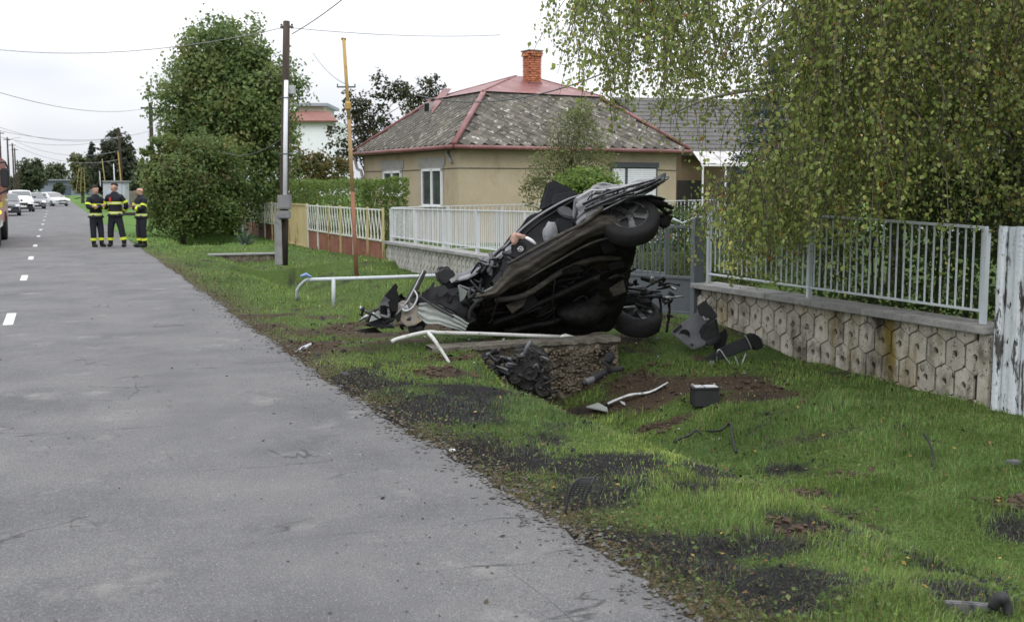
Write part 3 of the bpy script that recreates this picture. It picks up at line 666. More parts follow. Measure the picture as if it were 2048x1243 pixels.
part(ch, 'crown_slab', MB().box(cc + Z_ * (cz1 + .005), (.64, .62, .05), np.stack([A_, B_, Z_], 1)), MORT, bevel=.01)
part(ch, 'flashing', MB().box(cc + Z_ * (cz0 + .08), (.56, .56, .1), np.stack([A_, B_, Z_], 1)), REDM)
# dormer hatch in the left face, with its red flashing strip
def on_left(px, py):
    """point on the left roof face under a pixel"""
    p0 = H(*LO[0], EZ); u = H(*LO[1], EZ) - p0; v = H(*KN[0], BZ) - p0; n = np.cross(u, v); r = ray(px, py); return CAM + r * (((p0 - CAM) @ n) / (r @ n))
hc = on_left(858, 222); up_l = (H(*KN[0], BZ) - H(*LO[0], EZ)); 
t1 = MB().box(hc + Z_ * .10 - B_ * .02, (.50, .14, .44), np.stack([A_, B_, Z_], 1)); part(roof, 'hatch_frame', t1, LINTEL)
part(roof, 'hatch_opening', MB().box(hc + Z_ * .10 - B_ * .095, (.40, .012, .35), np.stack([A_, B_, Z_], 1)), mat('black_opening', [(.008, .008, .008)], rough=.9))
nl = np.cross(A_, B_ * ins + Z_ * (BZ - EZ)); nl /= np.linalg.norm(nl); nl *= np.sign(nl[2])
part(roof, 'flashing', MB().prism([k + nl * .07 for k in (on_left(866, 230), on_left(866, 212), on_left(888, 181), on_left(905, 181))], nl * .01), REDM)
# windows of the left front
def window(px0, px1, py0, py1, sash, lint):
    a0 = solve(lambda t: H(t, 0, 1.5), px1, 0, LA); a1 = solve(lambda t: H(t, 0, 1.5), px0, 0, LA)
    mid = (a0 + a1) / 2; dd = proj(H(mid, 0, 1.7))[2]; z1 = P_d((px0 + px1) / 2, py0, dd)[2]; z0 = P_d((px0 + px1) / 2, py1, dd)[2]
    w = part(house, 'window', MB().box(H(mid, -.012, (z0 + z1) / 2), (a1 - a0, .03, z1 - z0), np.stack([A_, B_, Z_], 1)), LINTEL)
    fm = MB(); A1, Z1 = (a0 + a1) / 2 - .06, (z0 + z1) / 2 - .04; wd = (a1 - a0) - .22; ht = z1 - z0 - .12
    zc = (z0 + z1) / 2 - .05; t_ = .085
    ac = mid - .1
    for s in (-1, 0, 1): fm.box(H(ac + s * (wd / 2 - t_ / 2), -.06, zc), (t_ * (1.2 if s == 0 else 1), .07, ht), np.stack([A_, B_, Z_], 1))
    for s in (-1, 1): fm.box(H(ac, -.062, zc + s * (ht / 2 - t_ / 2)), (wd, .066, t_), np.stack([A_, B_, Z_], 1))
    part(w, 'frame', fm, FRAMEW)
    for s in (-1, 1): part(w, 'pane', MB().box(H(ac + s * wd / 4, -.04, zc), (wd / 2 - t_, .02, ht - t_ * 1.5), np.stack([A_, B_, Z_], 1)), GLASS)
    part(w, 'lintel', MB().box(H(mid, -.02, z1 + .13), (a1 - a0 + .25, .03, .28), np.stack([A_, B_, Z_], 1)), LINTEL)
    part(w, 'sill', MB().box(H(ac, -.09, z0 + .02), (wd + .1, .14, .05), np.stack([A_, B_, Z_], 1)), FRAMEW)
window(766, 806, 336, 392, 2, 1); window(842, 888, 331, 414, 2, 1)
# shuttered window of the right front
b0 = solve(lambda t: H(0, t, 1.5), 1220, 0, LB); b1 = solve(lambda t: H(0, t, 1.5), 1313, 0, LB); dd = proj(H(0, (b0 + b1) / 2, 2))[2]
z1 = P_d(1266, 326, dd)[2]; z0 = P_d(1266, 398, dd)[2]; Mb = np.stack([B_, A_, Z_], 1)
w = part(house, 'window', MB().box(H(-.015, (b0 + b1) / 2, (z0 + z1) / 2), (b1 - b0, .05, z1 - z0), Mb), DARKF, label='window with closed white roller shutters in a dark frame')
bs = b0 + (b1 - b0) * .33
for (u0, u1) in ((b0 + .06, bs - .08), (bs + .05, b1 - .08)):
    zs = np.linspace(z0 + .05, z1 - .2, 15); mb = MB()
    for k in range(14): mb.box(H(-.052, (u0 + u1) / 2, (zs[k] + zs[k + 1]) / 2), (u1 - u0, .02, zs[k + 1] - zs[k] - .006), Mb)
    part(w, 'shutter', mb, SHUT)
part(w, 'shutter_box', MB().box(H(-.06, (b0 + b1) / 2, z1 - .07), (b1 - b0 + .04, .1, .18), Mb), DARKF)
# downpipes and the cable along the wall
cz = proj(H(-ov, -ov, 3))[2]
part(house, 'downpipe', MB().tube(smooth_path([P_d(896, 286, 36.6), P_d(893, 298, 36.6), P_d(895, 308, 36.6), P_d(905, 326, 36.4)], 3), .055, 8), ZINC, smooth=True)
a = H(LA + .1, -ov, EZ - .1); part(house, 'downpipe', MB().tube(smooth_path([a, a + B_ * .1 - Z_ * .5, H(LA - .05, -.1, 2.2), H(LA - .05, -.1, -.3)], 3), .06, 8), ZINC, smooth=True)
part(house, 'wall_cable', MB().tube([H(LA, -.02, 2.42), H(LA / 2, -.02, 2.40), H(-.02, -.02, 2.42), H(-.02, LB / 2, 2.44), H(-.02, LB, 2.42)], .012, 5), DARKF)

# ---------------- annex with its lean-to porch
ax = thing('annex_building', 'low tan annex with long dark grey gable roof behind the bungalow and birch', 'house', P_d(1450, 400, 46))
d1 = 45.
def AX(px, z, dd): p = P_d(px, 380, dd); p[2] = z; return p
e0, e1 = AX(1352, 3.15, d1), AX(1700, 3.15, d1 + 1.5); r0_, r1_ = AX(1228, 5.75, d1 + 4.5), AX(1690, 5.75, d1 + 6.5)
ROOF2 = mat('dark_roof', [(.075, .070, .068), (.105, .10, .097), (.13, .125, .12)], scale=3, rough=.9, bump=.5, bscale=9, stain=[((.2, .2, .19), 7, .62, .7)], stretch=(1, 1, 2.5))
back = lambda p, q: p + (p - q) * np.array([1, 1, 0]) 
bk0, bk1 = 2 * r0_ - e0, 2 * r1_ - e1; bk0[2] = bk1[2] = 3.15
rf = part(ax, 'roof', MB().add([e0, e1, r1_, r0_, bk1, bk0], [(0, 1, 2, 3), (3, 2, 4, 5)]), ROOF2, solid=.09)
for k in range(14):          # courses of slates as stepped strips
    t0, t1 = k / 14, (k + 1) / 14; A0, A1 = e0 + (r0_ - e0) * t0, e1 + (r1_ - e1) * t0; B0, B1 = e0 + (r0_ - e0) * t1, e1 + (r1_ - e1) * t1; nn = np.array([0, -.03, .085])
    part(rf, 'slate_course', MB().add([A0 + nn, A1 + nn, B1 + nn * .75, B0 + nn * .75, A0, A1], [(0, 1, 2, 3), (0, 4, 5, 1)]), ROOF2)
wl = AX(1362, 0, d1 + .6); wr = AX(1700, 0, d1 + 2.); up3 = np.array([0, 0, 3.2]); dp = (r0_ - e0) * np.array([1.9, 1.9, 0])
part(ax, 'wall', MB().add([wl, wr, wr + dp, wl + dp, wl + up3, wr + up3, wr + dp + up3, wl + dp + up3], [(0, 1, 5, 4), (1, 2, 6, 5), (2, 3, 7, 6), (3, 0, 4, 7)]), mat('brown_plaster', [(.16, .115, .07), (.22, .165, .105)], scale=1, rough=.95))
dr = part(ax, 'door', MB().box(AX(1378, 1.0, d1 + .5), (1.0, .08, 2.2), np.stack([RT, np.cross(Z_, RT), Z_], 1)), mat('dark_door', [(.02, .017, .015), (.035, .03, .027)], scale=3, rough=.6))
SHEETM = mat('awning_sheet', [(.34, .33, .32), (.46, .45, .44), (.53, .52, .51)], scale=2, rough=.6, stain=[((.2, .17, .14), 2.2, .54, .7, (3, 1, 1))])
a0, a1 = AX(1384, 3.25, d1 - .2), AX(1512, 3.25, d1 + .4); f0, f1 = AX(1402, 2.72, d1 - 1.9), AX(1548, 2.72, d1 - 1.2)
aw = thing('porch_awning', 'pale sheet-metal porch awning on thin white posts in front of the annex', 'awning', AX(1450, 0, d1 - 1))
for k in range(10):
    t0, t1 = k / 10, (k + .96) / 10; dz = np.array([0, 0, .02 * (k % 2)])
    part(aw, 'panel', MB().add([f0 + (f1 - f0) * t0 + dz, f0 + (f1 - f0) * t1 + dz, a0 + (a1 - a0) * t1 + dz, a0 + (a1 - a0) * t0 + dz], [(0, 1, 2, 3)]), SHEETM, solid=.015)
for t0 in (.02, .33, .66, .98):
    p = f0 + (f1 - f0) * t0; part(aw, 'post', MB().tube([p, p * (1, 1, 0)], .035, 6), FRAMEW)
part(aw, 'beam', MB().beam(f0 - (0, 0, .05), f1 - (0, 0, .05), .05, .08), FRAMEW)

# ---------------- distant white house and warehouse
wh = thing('white_house', 'distant white house with a red roof band and flat grey top behind the pole', 'house', P_d(640, 390, 85))
def cb_(px0, px1, py0, py1, d, dep):
    a, b, c2, d2 = P_d(px0, py1, d), P_d(px1, py1, d), P_d(px1, py0, d), P_d(px0, py0, d); f3 = np.array([FW[0], FW[1], 0]) * dep
    return MB().add([a, b, c2, d2, a + f3, b + f3, c2 + f3, d2 + f3], [(0, 1, 2, 3), (7, 6, 5, 4), (0, 4, 5, 1), (1, 5, 6, 2), (2, 6, 7, 3), (3, 7, 4, 0)])
part(wh, 'wall', cb_(570, 672, 242, 392, 85, 8), mat('white_render', [(.66, .67, .70), (.72, .73, .75)], scale=.5, rough=.9))
p0, p1, p2, p3 = P_d(560, 243, 84.5), P_d(676, 243, 84.5), P_d(655, 224, 86.5), P_d(580, 224, 86.5)
part(wh, 'roof', MB().add([p0, p1, p2, p3], [(0, 1, 2, 3)]), mat('red_tiles_far', [(.20, .09, .075), (.25, .13, .11)], scale=2), solid=.15)
part(wh, 'upper_storey', cb_(592, 648, 212, 224, 86.6, 5), mat('cream_far', [(.45, .41, .33)]))
part(wh, 'flat_roof', cb_(586, 655, 206, 212, 86.2, 6), mat('grey_far', [(.27, .30, .33)]))
wa = thing('warehouse', 'long blue-grey metal warehouse at the far end of the road', 'building', P_d(115, 388, 290))
part(wa, 'wall', cb_(76, 172, 361, 391, 290, 15), mat('bluegrey_sheet', [(.15, .175, .21), (.19, .215, .25)], scale=.3, stretch=(1, 1, .05)))
part(wa, 'roof', cb_(74, 174, 358.5, 361, 289, 17), mat('grey_far2', [(.22, .24, .27)]))
part(wa, 'door', cb_(130, 141, 371, 391, 289.8, .2), mat('dark_far', [(.07, .085, .11)]))
hb = thing('white_neighbour_house', 'white wall and dark window of a house glimpsed through the birch branches', 'house', P_d(2030, 420, 24))
part(hb, 'wall', cb_(1945, 2400, -40, 470, 28, 7), MATS['white_render'])
w = part(hb, 'window', cb_(2000, 2056, 190, 290, 27.95, .1), FRAMEW); part(w, 'pane', cb_(2006, 2051, 196, 284, 27.93, .05), GLASS)
part(hb, 'roof', cb_(1930, 2420, -75, -40, 27.6, 8), ROOF2)
# ================================================================ VEGETATION
def foliage(name, C, Nrm, size, cols, m, parent=None, aspect=1.5, fold=.25, seed=1, kind=None, hang=None):
    """one leaf (two triangles folded along the midrib) at each point; hang: preferred direction of the tip"""
    r = np.random.default_rng(seed); n = len(C); Nrm = Nrm / (np.linalg.norm(Nrm, axis=1, keepdims=True) + 1e-9)
    t = r.normal(size=(n, 3)); 
    if hang is not None: t = t * .55 + np.asarray(hang)
    t -= Nrm * (t * Nrm).sum(1, keepdims=True); t /= np.linalg.norm(t, axis=1, keepdims=True) + 1e-9
    b = np.cross(Nrm, t); s = (size * r.uniform(.65, 1.3, n))[:, None] if np.isscalar(size) else size[:, None]
    w = s / aspect * .5
    V = np.stack([C - t * s * .5, C + b * w + Nrm * w * fold - t * s * .05, C + t * s * .5, C - b * w + Nrm * w * fold - t * s * .05], 1).reshape(-1, 3)
    k = np.arange(n)[:, None] * 4; Fc = np.concatenate([k + [[0, 1, 2]], k + [[0, 2, 3]]], 1)
    L0 = ORG.get(parent.name, np.zeros(3)) if parent is not None else np.zeros(3)
    me = fast_mesh(name, V - L0, Fc, 3); color_attr(me, np.repeat(cols, 2, 0)); me.materials.append(m)
    o = link(bpy.data.objects.new(name, me), parent)
    if kind: o['kind'] = kind
    return o
LEAF = mat('leaf', None, attr='Col', rough=.5, spec=.35, transl=.5)
LEAFM = mat('leaf_matte', None, attr='Col', rough=.8, spec=.15, transl=.22)
BARK = mat('bark', [(.035, .03, .025), (.075, .065, .055), (.11, .10, .085)], scale=9, rough=.95, bump=.6, bscale=30, stretch=(1, 1, .3))
BIRCHB = mat('birch_bark', [(.30, .29, .27), (.46, .45, .43)], scale=5, rough=.8, stain=[((.04, .038, .035), 7, .55, .63, (.4, .4, 2.5))])
TWIG = mat('twig', [(.06, .045, .035), (.11, .09, .07)], scale=9, rough=.9)
def pick(r, n, cols, probs, jit=.18):
    c = np.array(cols)[r.choice(len(cols), n, p=np.array(probs) / sum(probs))]; return c * r.uniform(1 - jit, 1 + jit, (n, 1))
def lobes_points(lobes, n, r, clump, shell=.55):
    """clumped points filling ellipsoid lobes; returns points, outward directions, clump ids"""
    vol = np.array([(l[3] * l[4] * l[5]) ** .8 for l in lobes]); nc = max(20, n // clump); li = r.choice(len(lobes), nc, p=vol / vol.sum())
    d = r.normal(size=(nc, 3)); d /= np.linalg.norm(d, axis=1, keepdims=True); rad = r.uniform(shell ** 3, 1, nc) ** (1 / 3)
    Lb = np.array(lobes)[li]; cc = Lb[:, :3] + d * rad[:, None] * Lb[:, 3:6]
    sg = np.minimum(Lb[:, 3:6].mean(1) * .16, .5)
    ci = r.integers(0, nc, n); off = r.normal(size=(n, 3)) * sg[ci][:, None] * np.array([1, 1, .75])
    return cc[ci] + off, d[ci] * Lb[ci][:, 3:6].mean(1)[:, None] * 0 + d[ci], ci, cc
def tree(name, label, cat, base, lobes, n, leaf, cols, probs, trunk_h, trunk_r, seed, group=None, clump=26, m=None, limbs=9, bark=None, shell=.5, aspect=1.5, grad=None, down=.35):
    """lobes in metres relative to the base: x = across the view, y = along it, z up"""
    r = np.random.default_rng(seed); base = np.asarray(base, float); root = thing(name, label, cat, base, group=group)
    P, D, ci, cc = lobes_points(lobes, n, r, clump, shell)
    Nn = D * .9 + r.normal(size=(n, 3)) * .75 + np.array([0, 0, .35])
    nc = ci.max() + 1; cl_c = pick(r, nc, cols, probs, .10)
    col = cl_c[ci] * r.uniform(.72, 1.3, (n, 1)); alt = r.random(n) < .15; col[alt] = pick(r, alt.sum(), cols, probs)
    if grad is not None:   # lower, browner parts of the crown
        k = grad(P); sel = r.random(n) < k[0]; col[sel] = pick(r, sel.sum(), k[1], [1] * len(k[1]), .3)
    cv = lambda q: base + q[..., 0:1] * RT + q[..., 1:2] * np.array([s_, c_, 0]) + q[..., 2:3] * np.array([0, 0, 1.])
    Pw = cv(P); Nw = Nn[:, 0:1] * RT + Nn[:, 1:2] * np.array([s_, c_, 0]) + Nn[:, 2:3] * np.array([0, 0, 1.])
    foliage('crown', Pw, Nw, leaf, col, m or LEAF, root, seed=seed, aspect=aspect, hang=(0, 0, -down))
    mb = MB(); top = max(l[2] + l[5] * .5 for l in lobes); tx, ty = lobes[0][0], lobes[0][1]
    tp = lambda t: cv(np.array([[tx * t, ty * t, t * max(trunk_h, top * .8)]]))[0]
    mb.tube([tp(t) + np.array([.05 * math.sin(5 * t), 0, -.15 * (t == 0)]) for t in np.linspace(0, 1, 9)], [trunk_r * (1.25 - t) for t in np.linspace(0, 1, 9)], 9)
    for k in r.choice(len(cc), min(limbs, len(cc)), replace=False):
        q = cv(cc[k][None])[0]; t = r.uniform(.25, .8); a = tp(t); mid = (a + q) / 2 + np.array([0, 0, .15])
        mb.tube(smooth_path([a, mid, q], 3), np.linspace(trunk_r * .42, trunk_r * .08, 7).tolist(), 5)
    part(root, 'trunk', mb, bark or BARK, smooth=True)
    return root
def at_X(px, X):      # a point of the ground on the line X = const that shows at column px
    a = math.atan((px - 1024) / F) + TH; Y = X / math.tan(a); return np.array([X, Y, float(ground_z(X, Y))])
GREENS = [(.12, .18, .058), (.155, .22, .070), (.195, .245, .08), (.09, .14, .046), (.225, .23, .078)]
# --- the big tree left of the pole
b = P_d(455, 470, 46); b[2] = float(ground_z(b[0], b[1])); sc = 46 / F
L_ = lambda px, py, rx, ry_, rz, dy=0: ((px - 455) * sc, dy, 1.7 - b[2] + (380 - py - 14 * (py < 200)) * sc, rx * sc, ry_, rz * sc)
tree('leafy_tree', 'tall broad dark green tree on the verge left of the utility pole', 'tree', b,
     [L_(455, 330, 130, 2.4, 120), L_(450, 120, 92, 1.8, 92), L_(485, 80, 60, 1.4, 62), L_(395, 190, 84, 1.8, 80), L_(525, 200, 92, 1.9, 92), L_(455, 230, 118, 2.2, 100), L_(385, 270, 55, 1.5, 55), L_(540, 285, 62, 1.6, 72), L_(415, 90, 44, 1.1, 40), L_(425, 400, 66, 1.6, 70), L_(555, 165, 40, 1.2, 45)],
     46000, .18, GREENS, [4, 5, 4, 2, 1.6], 6, .22, 21, clump=42, aspect=1.6, limbs=16)
b2 = P_d(365, 478, 42.5); b2[2] = float(ground_z(b2[0], b2[1])); sc2 = 42.5 / F
L2 = lambda px, py, rx, ry_, rz, dy=0: ((px - 365) * sc2, dy, 1.7 - b2[2] + (380 - py) * sc2, rx * sc2, ry_, rz * sc2)
tree('big_shrub', 'dense shrub turning brown and yellow at the foot of the tall tree', 'shrub', b2,
     [L2(365, 380, 76, 1.4, 88), L2(350, 318, 34, .8, 42), L2(318, 345, 22, .6, 40), L2(425, 350, 66, 1.3, 92), L2(315, 400, 28, .8, 70), L2(455, 410, 30, .9, 60), L2(385, 440, 85, 1.2, 32), L2(300, 318, 16, .5, 26), L2(330, 288, 22, .6, 24), L2(405, 288, 26, .8, 30), L2(455, 330, 30, .9, 46), L2(295, 380, 14, .5, 30), L2(480, 372, 18, .6, 30)],
     26000, .135, [(.125, .185, .055), (.16, .22, .066), (.21, .205, .07), (.10, .15, .05), (.165, .135, .065)], [4, 4, 1.6, 2.2, .6], 2, .1, 22, clump=44, aspect=1.6, limbs=14, shell=.35)
# --- hedge behind the lattice fence
def hedge(name, label, x0, x1, y0, y1, z0, z1, n, leaf, cols, probs, seed, group=None, wave=.06, m=None, cat='hedge'):
    r = np.random.default_rng(seed); root = thing(name, label, cat, ((x0 + x1) / 2, (y0 + y1) / 2, z0), group=group)
    u = r.random((n, 3)); face = r.random(n); dep = np.abs(r.normal(size=n)) * .10
    P = np.empty((n, 3)); P[:, 1] = y0 + (y1 - y0) * u[:, 1]; P[:, 0] = x0 + (x1 - x0) * u[:, 0]; P[:, 2] = z0 + (z1 - z0) * u[:, 2]
    Nn = r.normal(size=(n, 3)) * .6
    f = face < .5; P[f, 0] = x0 + dep[f]; Nn[f, 0] -= 1
    f = (face >= .5) & (face < .78); P[f, 2] = z1 - dep[f]; Nn[f, 2] += 1
    f = (face >= .78) & (face < .86); P[f, 1] = y0 + dep[f]; Nn[f, 1] -= 1
    P += (noise3(P, 1.6, 3) * wave + noise3(P, 5, 9) * wave * .4) * [1, .3, 1] + r.normal(size=(n, 3)) * .03
    k = noise(P, 1.1, seed); c = pick(r, n, cols, probs, .28)
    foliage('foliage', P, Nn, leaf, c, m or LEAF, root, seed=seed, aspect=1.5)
    mb = MB(); 
    for j in range(max(4, int((y1 - y0) / .5))):
        y = y0 + (y1 - y0) * (j + .5) / max(4, int((y1 - y0) / .5)); a = np.array([(x0 + x1) / 2, y, z0 - .1])
        for _ in range(3): mb.tube([a, a + [r.uniform(-.1, .1), r.uniform(-.15, .15), (z1 - z0) * .5], a + [r.uniform(-.3, .3) * (x1 - x0), r.uniform(-.3, .3), (z1 - z0) * .9]], [.02, .014, .006], 5)
    part(root, 'branches', mb, TWIG)
    return root
hedge('clipped_hedge', 'long clipped green hedge behind the white lattice fence, yellowing at its left end', 8.55, 10.0, 32.2, 56, -.2, 2.02, 26000, .095, [(.12, .19, .042), (.16, .23, .05), (.085, .135, .036), (.20, .22, .06)], [4, 4, 2, 1], 31)
hedge('low_hedge', 'low clipped hedge in the yard behind the driveway gate', 9.3, 10.2, 14.3, 20.5, -.1, .62, 9000, .05, [(.07, .10, .025), (.10, .125, .03), (.05, .075, .02)], [3, 2, 2], 32)
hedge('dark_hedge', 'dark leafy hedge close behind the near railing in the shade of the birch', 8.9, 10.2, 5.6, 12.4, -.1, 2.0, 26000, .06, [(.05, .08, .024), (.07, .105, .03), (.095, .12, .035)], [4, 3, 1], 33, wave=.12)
hedge('yard_shrubs', 'deep green shrubs in the yard behind the gate, beyond the low hedge', 11.0, 13.2, 17.5, 25., -.1, 1.25, 15000, .07, [(.04, .075, .02), (.06, .10, .025), (.085, .12, .03)], [3, 3, 1], 34, wave=.2)
# --- trees behind the hedge and the house
def bt(name, label, px, py, d, lob, n, leaf, cols, probs, seed, th=2, tr=.1, cat='tree', group=None, **kw):
    b = P_d(px, py, d); b[2] = -.15; s = d / F
    return tree(name, label, cat, b, [((x - px) * s, dy, 1.85 + (380 - y) * s, rx * s, max(rx * s * .8, .4), rz * s) for (x, y, rx, rz, dy) in lob], n, leaf, cols, probs, th, tr, seed, group, **kw)
THIN = [(.035, .045, .02), (.055, .065, .025), (.07, .06, .03), (.10, .07, .03)]
bt('thin_tree', 'sparse dark-leaved tree between the yellow pipe and the bungalow roof', 730, 400, 58, [(730, 260, 38, 75, 0), (680, 290, 26, 60, 0), (765, 180, 20, 42, 0), (715, 215, 26, 40, 0), (800, 190, 30, 30, 0), (770, 260, 30, 50, 0)], 3300, .19, THIN, [4, 3, 2, 1], 41, 4, .09, clump=10, limbs=26, shell=.2)
bt('thin_tree', 'sparse pale-leaved treetop showing over the left slope of the bungalow roof', 855, 400, 66, [(860, 190, 28, 38, 0), (830, 215, 26, 40, 0), (880, 180, 16, 30, 0)], 1500, .19, THIN, [3, 4, 2, 2], 42, 4, .09, clump=9, limbs=18, shell=.2)
bt('yellow_shrub', 'yellow-green shrub glowing behind the hedge right of the utility pole', 620, 400, 56.5, [(620, 350, 44, 46, 0), (660, 345, 42, 40, 0), (590, 320, 24, 40, 0)], 5200, .16, [(.13, .12, .03), (.16, .12, .035), (.09, .10, .026), (.19, .13, .04)], [3, 2, 3, 1], 43, 1.4, .07, cat='shrub', clump=22)
bt('green_bush', 'rounded bright green bush in front of the bungalow wall above the wreck', 1172, 420, 28, [(1172, 372, 62, 36, 0), (1130, 390, 40, 40, 0), (1205, 385, 34, 34, 0)], 6500, .085, [(.15, .23, .045), (.19, .28, .06), (.11, .17, .04)], [3, 3, 2], 44, .5, .04, cat='bush', clump=20)
bt('willowy_shrub', 'thin willowy shrub with sparse pale leaves before the bungalow front', 1110, 420, 29, [(1150, 280, 55, 60, 0), (1110, 340, 60, 55, 0), (1075, 380, 36, 36, 0), (1160, 230, 34, 40, 0), (1195, 320, 34, 50, 0)], 6000, .085, [(.16, .19, .07), (.12, .15, .05), (.20, .21, .08), (.17, .14, .07)], [3, 3, 2, 1], 45, 1.6, .035, cat='shrub', clump=8, limbs=46, shell=.1, bark=TWIG, aspect=2.2)
bt('garden_tree', 'dense dark green garden tree standing behind the birch and the railing', 1790, 430, 19.5, [(1790, 330, 150, 90, 0), (1660, 370, 90, 70, .4), (1900, 340, 110, 90, .3), (1760, 230, 120, 80, .2), (2010, 350, 110, 90, 0), (1850, 180, 70, 60, 0), (1900, 415, 150, 60, -.2), (2060, 415, 110, 70, -.2)], 15000, .12, [(.065, .10, .034), (.085, .13, .042), (.05, .08, .03), (.11, .15, .05)], [3, 3, 2, 1], 46, 1.8, .12, clump=24, limbs=14)
# --- far trees
FG = [(.075, .10, .05), (.095, .12, .06), (.11, .13, .065), (.06, .08, .045)]
bt('dark_conifer', 'broad dark conifer behind the firefighters beside the road', 238, 392, 120, [(238, 345, 45, 52, 0), (238, 300, 30, 40, 0), (215, 350, 30, 40, 0), (262, 350, 24, 40, 0)], 8000, .42, [(.042, .055, .03), (.06, .07, .036), (.085, .072, .044)], [4, 3, 1], 51, 6, .25, clump=20)
bt('pale_tree', 'pale green leafy tree left of the dark conifer far along the road', 165, 392, 150, [(165, 350, 22, 36, 0), (158, 325, 16, 20, 0), (182, 345, 16, 36, 0)], 3500, .45, [(.14, .16, .07), (.17, .185, .08), (.11, .13, .055)], [3, 2, 2], 52, 5, .2, clump=16)
bt('small_spruce', 'small dark spruce tip standing between the far trees', 188, 392, 140, [(188, 330, 9, 30, 0), (188, 300, 4, 14, 0)], 900, .4, [(.03, .045, .03)], [1], 53, 7, .12, clump=12)
bt('far_tree', 'rounded grey-green tree beyond the parked cars on the left', 65, 392, 230, [(65, 350, 26, 34, 0), (50, 365, 22, 24, 0), (75, 335, 12, 18, 0)], 3600, .7, FG, [1, 1, 1, 1], 54, 6, .3, clump=16)
bt('far_tree', 'lower grey-green tree above the warehouse roof', 113, 392, 330, [(113, 350, 26, 22, 0), (98, 358, 18, 20, 0), (135, 358, 14, 16, 0)], 2800, .9, FG, [1, 1, 1, 1], 55, 7, .3, clump=14)
bt('far_bush', 'small round green bush in front of the grey warehouse', 119, 392, 200, [(119, 378, 12, 12, 0)], 900, .4, [(.06, .085, .035), (.045, .065, .028)], [1, 1], 56, .6, .1, cat='bush', clump=14)
for k, (px, d, w, h, lb) in enumerate(((300, 100, 30, 50, 'blue-green conifer half hidden by the big shrub left of the tall tree'), (20, 260, 22, 26, 'low dark tree behind the fire engine mirror'), (600, 90, 40, 70, 'dark green tree between the tall tree and the white house'))):
    bt('backdrop_tree', lb, px, 392, d, [(px, 392 - h * .6, w, h * .7, 0)], 2600, .3 if d < 120 else .6, [(.05, .075, .04), (.04, .06, .03), (.07, .09, .04)], [1, 1, 1], 60 + k, 3, .15, clump=14)
# blue spruce behind the birch: whorls of drooping branches
bs_ = P_d(1545, 420, 24); bs_[2] = -.1; sp_ = thing('blue_spruce', 'blue-green spruce showing between the birch strands beside the annex roof', 'tree', bs_)
r = np.random.default_rng(71); Pn, Nn_ = [], []; mb = MB(); mb.tube([bs_, bs_ + (0, 0, 5.2)], [.14, .02], 8)
for z in np.arange(.5, 5.0, .30):
    ln = 1.55 * (1 - z / 5.3) + .12
    for k in range(9):
        a = k * .7 + z * 3 + r.uniform(-.2, .2); dr_v = np.array([math.cos(a), math.sin(a), -.12]); mb.tube([bs_ + (0, 0, z), bs_ + (0, 0, z) + dr_v * ln], [.02, .006], 4)
        m_ = int(110 * ln); t = r.random(m_) ** .7; pp = bs_ + np.array([0, 0, z]) + dr_v * ln * t[:, None] + r.normal(size=(m_, 3)) * .06; Pn.append(pp); Nn_.append(r.normal(size=(m_, 3)) + [0, 0, .5])
Pn = np.concatenate(Pn); foliage('crown', Pn, np.concatenate(Nn_), .12, pick(r, len(Pn), [(.05, .085, .08), (.07, .11, .105), (.04, .065, .06)], [1, 1, 1]), LEAFM, sp_, aspect=3.5, seed=72)
part(sp_, 'trunk', mb, BARK)
# --- spiky yucca by the lattice fence
yb_ = P_d(492, 487, 40); yb_[2] = float(ground_z(yb_[0], yb_[1])); t = thing('yucca_plant', 'spiky blue-green yucca clump in front of the lattice fence', 'plant', yb_)
r0 = random.Random(8); YUC = mat('yucca_leaf', [(.075, .115, .085), (.11, .15, .115)], scale=3, rough=.6)
for k in range(64):
    a = r0.uniform(0, 6.28); el = r0.uniform(.15, 1.35); ln = r0.uniform(.45, .8); d = np.array([math.cos(a) * math.cos(el), math.sin(a) * math.cos(el), math.sin(el)]); sd_ = np.array([-math.sin(a), math.cos(a), 0]) * .03
    o = yb_ + d * .05; m1 = yb_ + d * ln * .55 + (0, 0, .03); tip = yb_ + d * ln - (0, 0, .10 * math.cos(el))
    part(t, 'leaf', MB().add([o - sd_ * .6, o + sd_ * .6, m1 + sd_, m1 - sd_, tip], [(0, 1, 2, 3), (3, 2, 4)]), YUC)

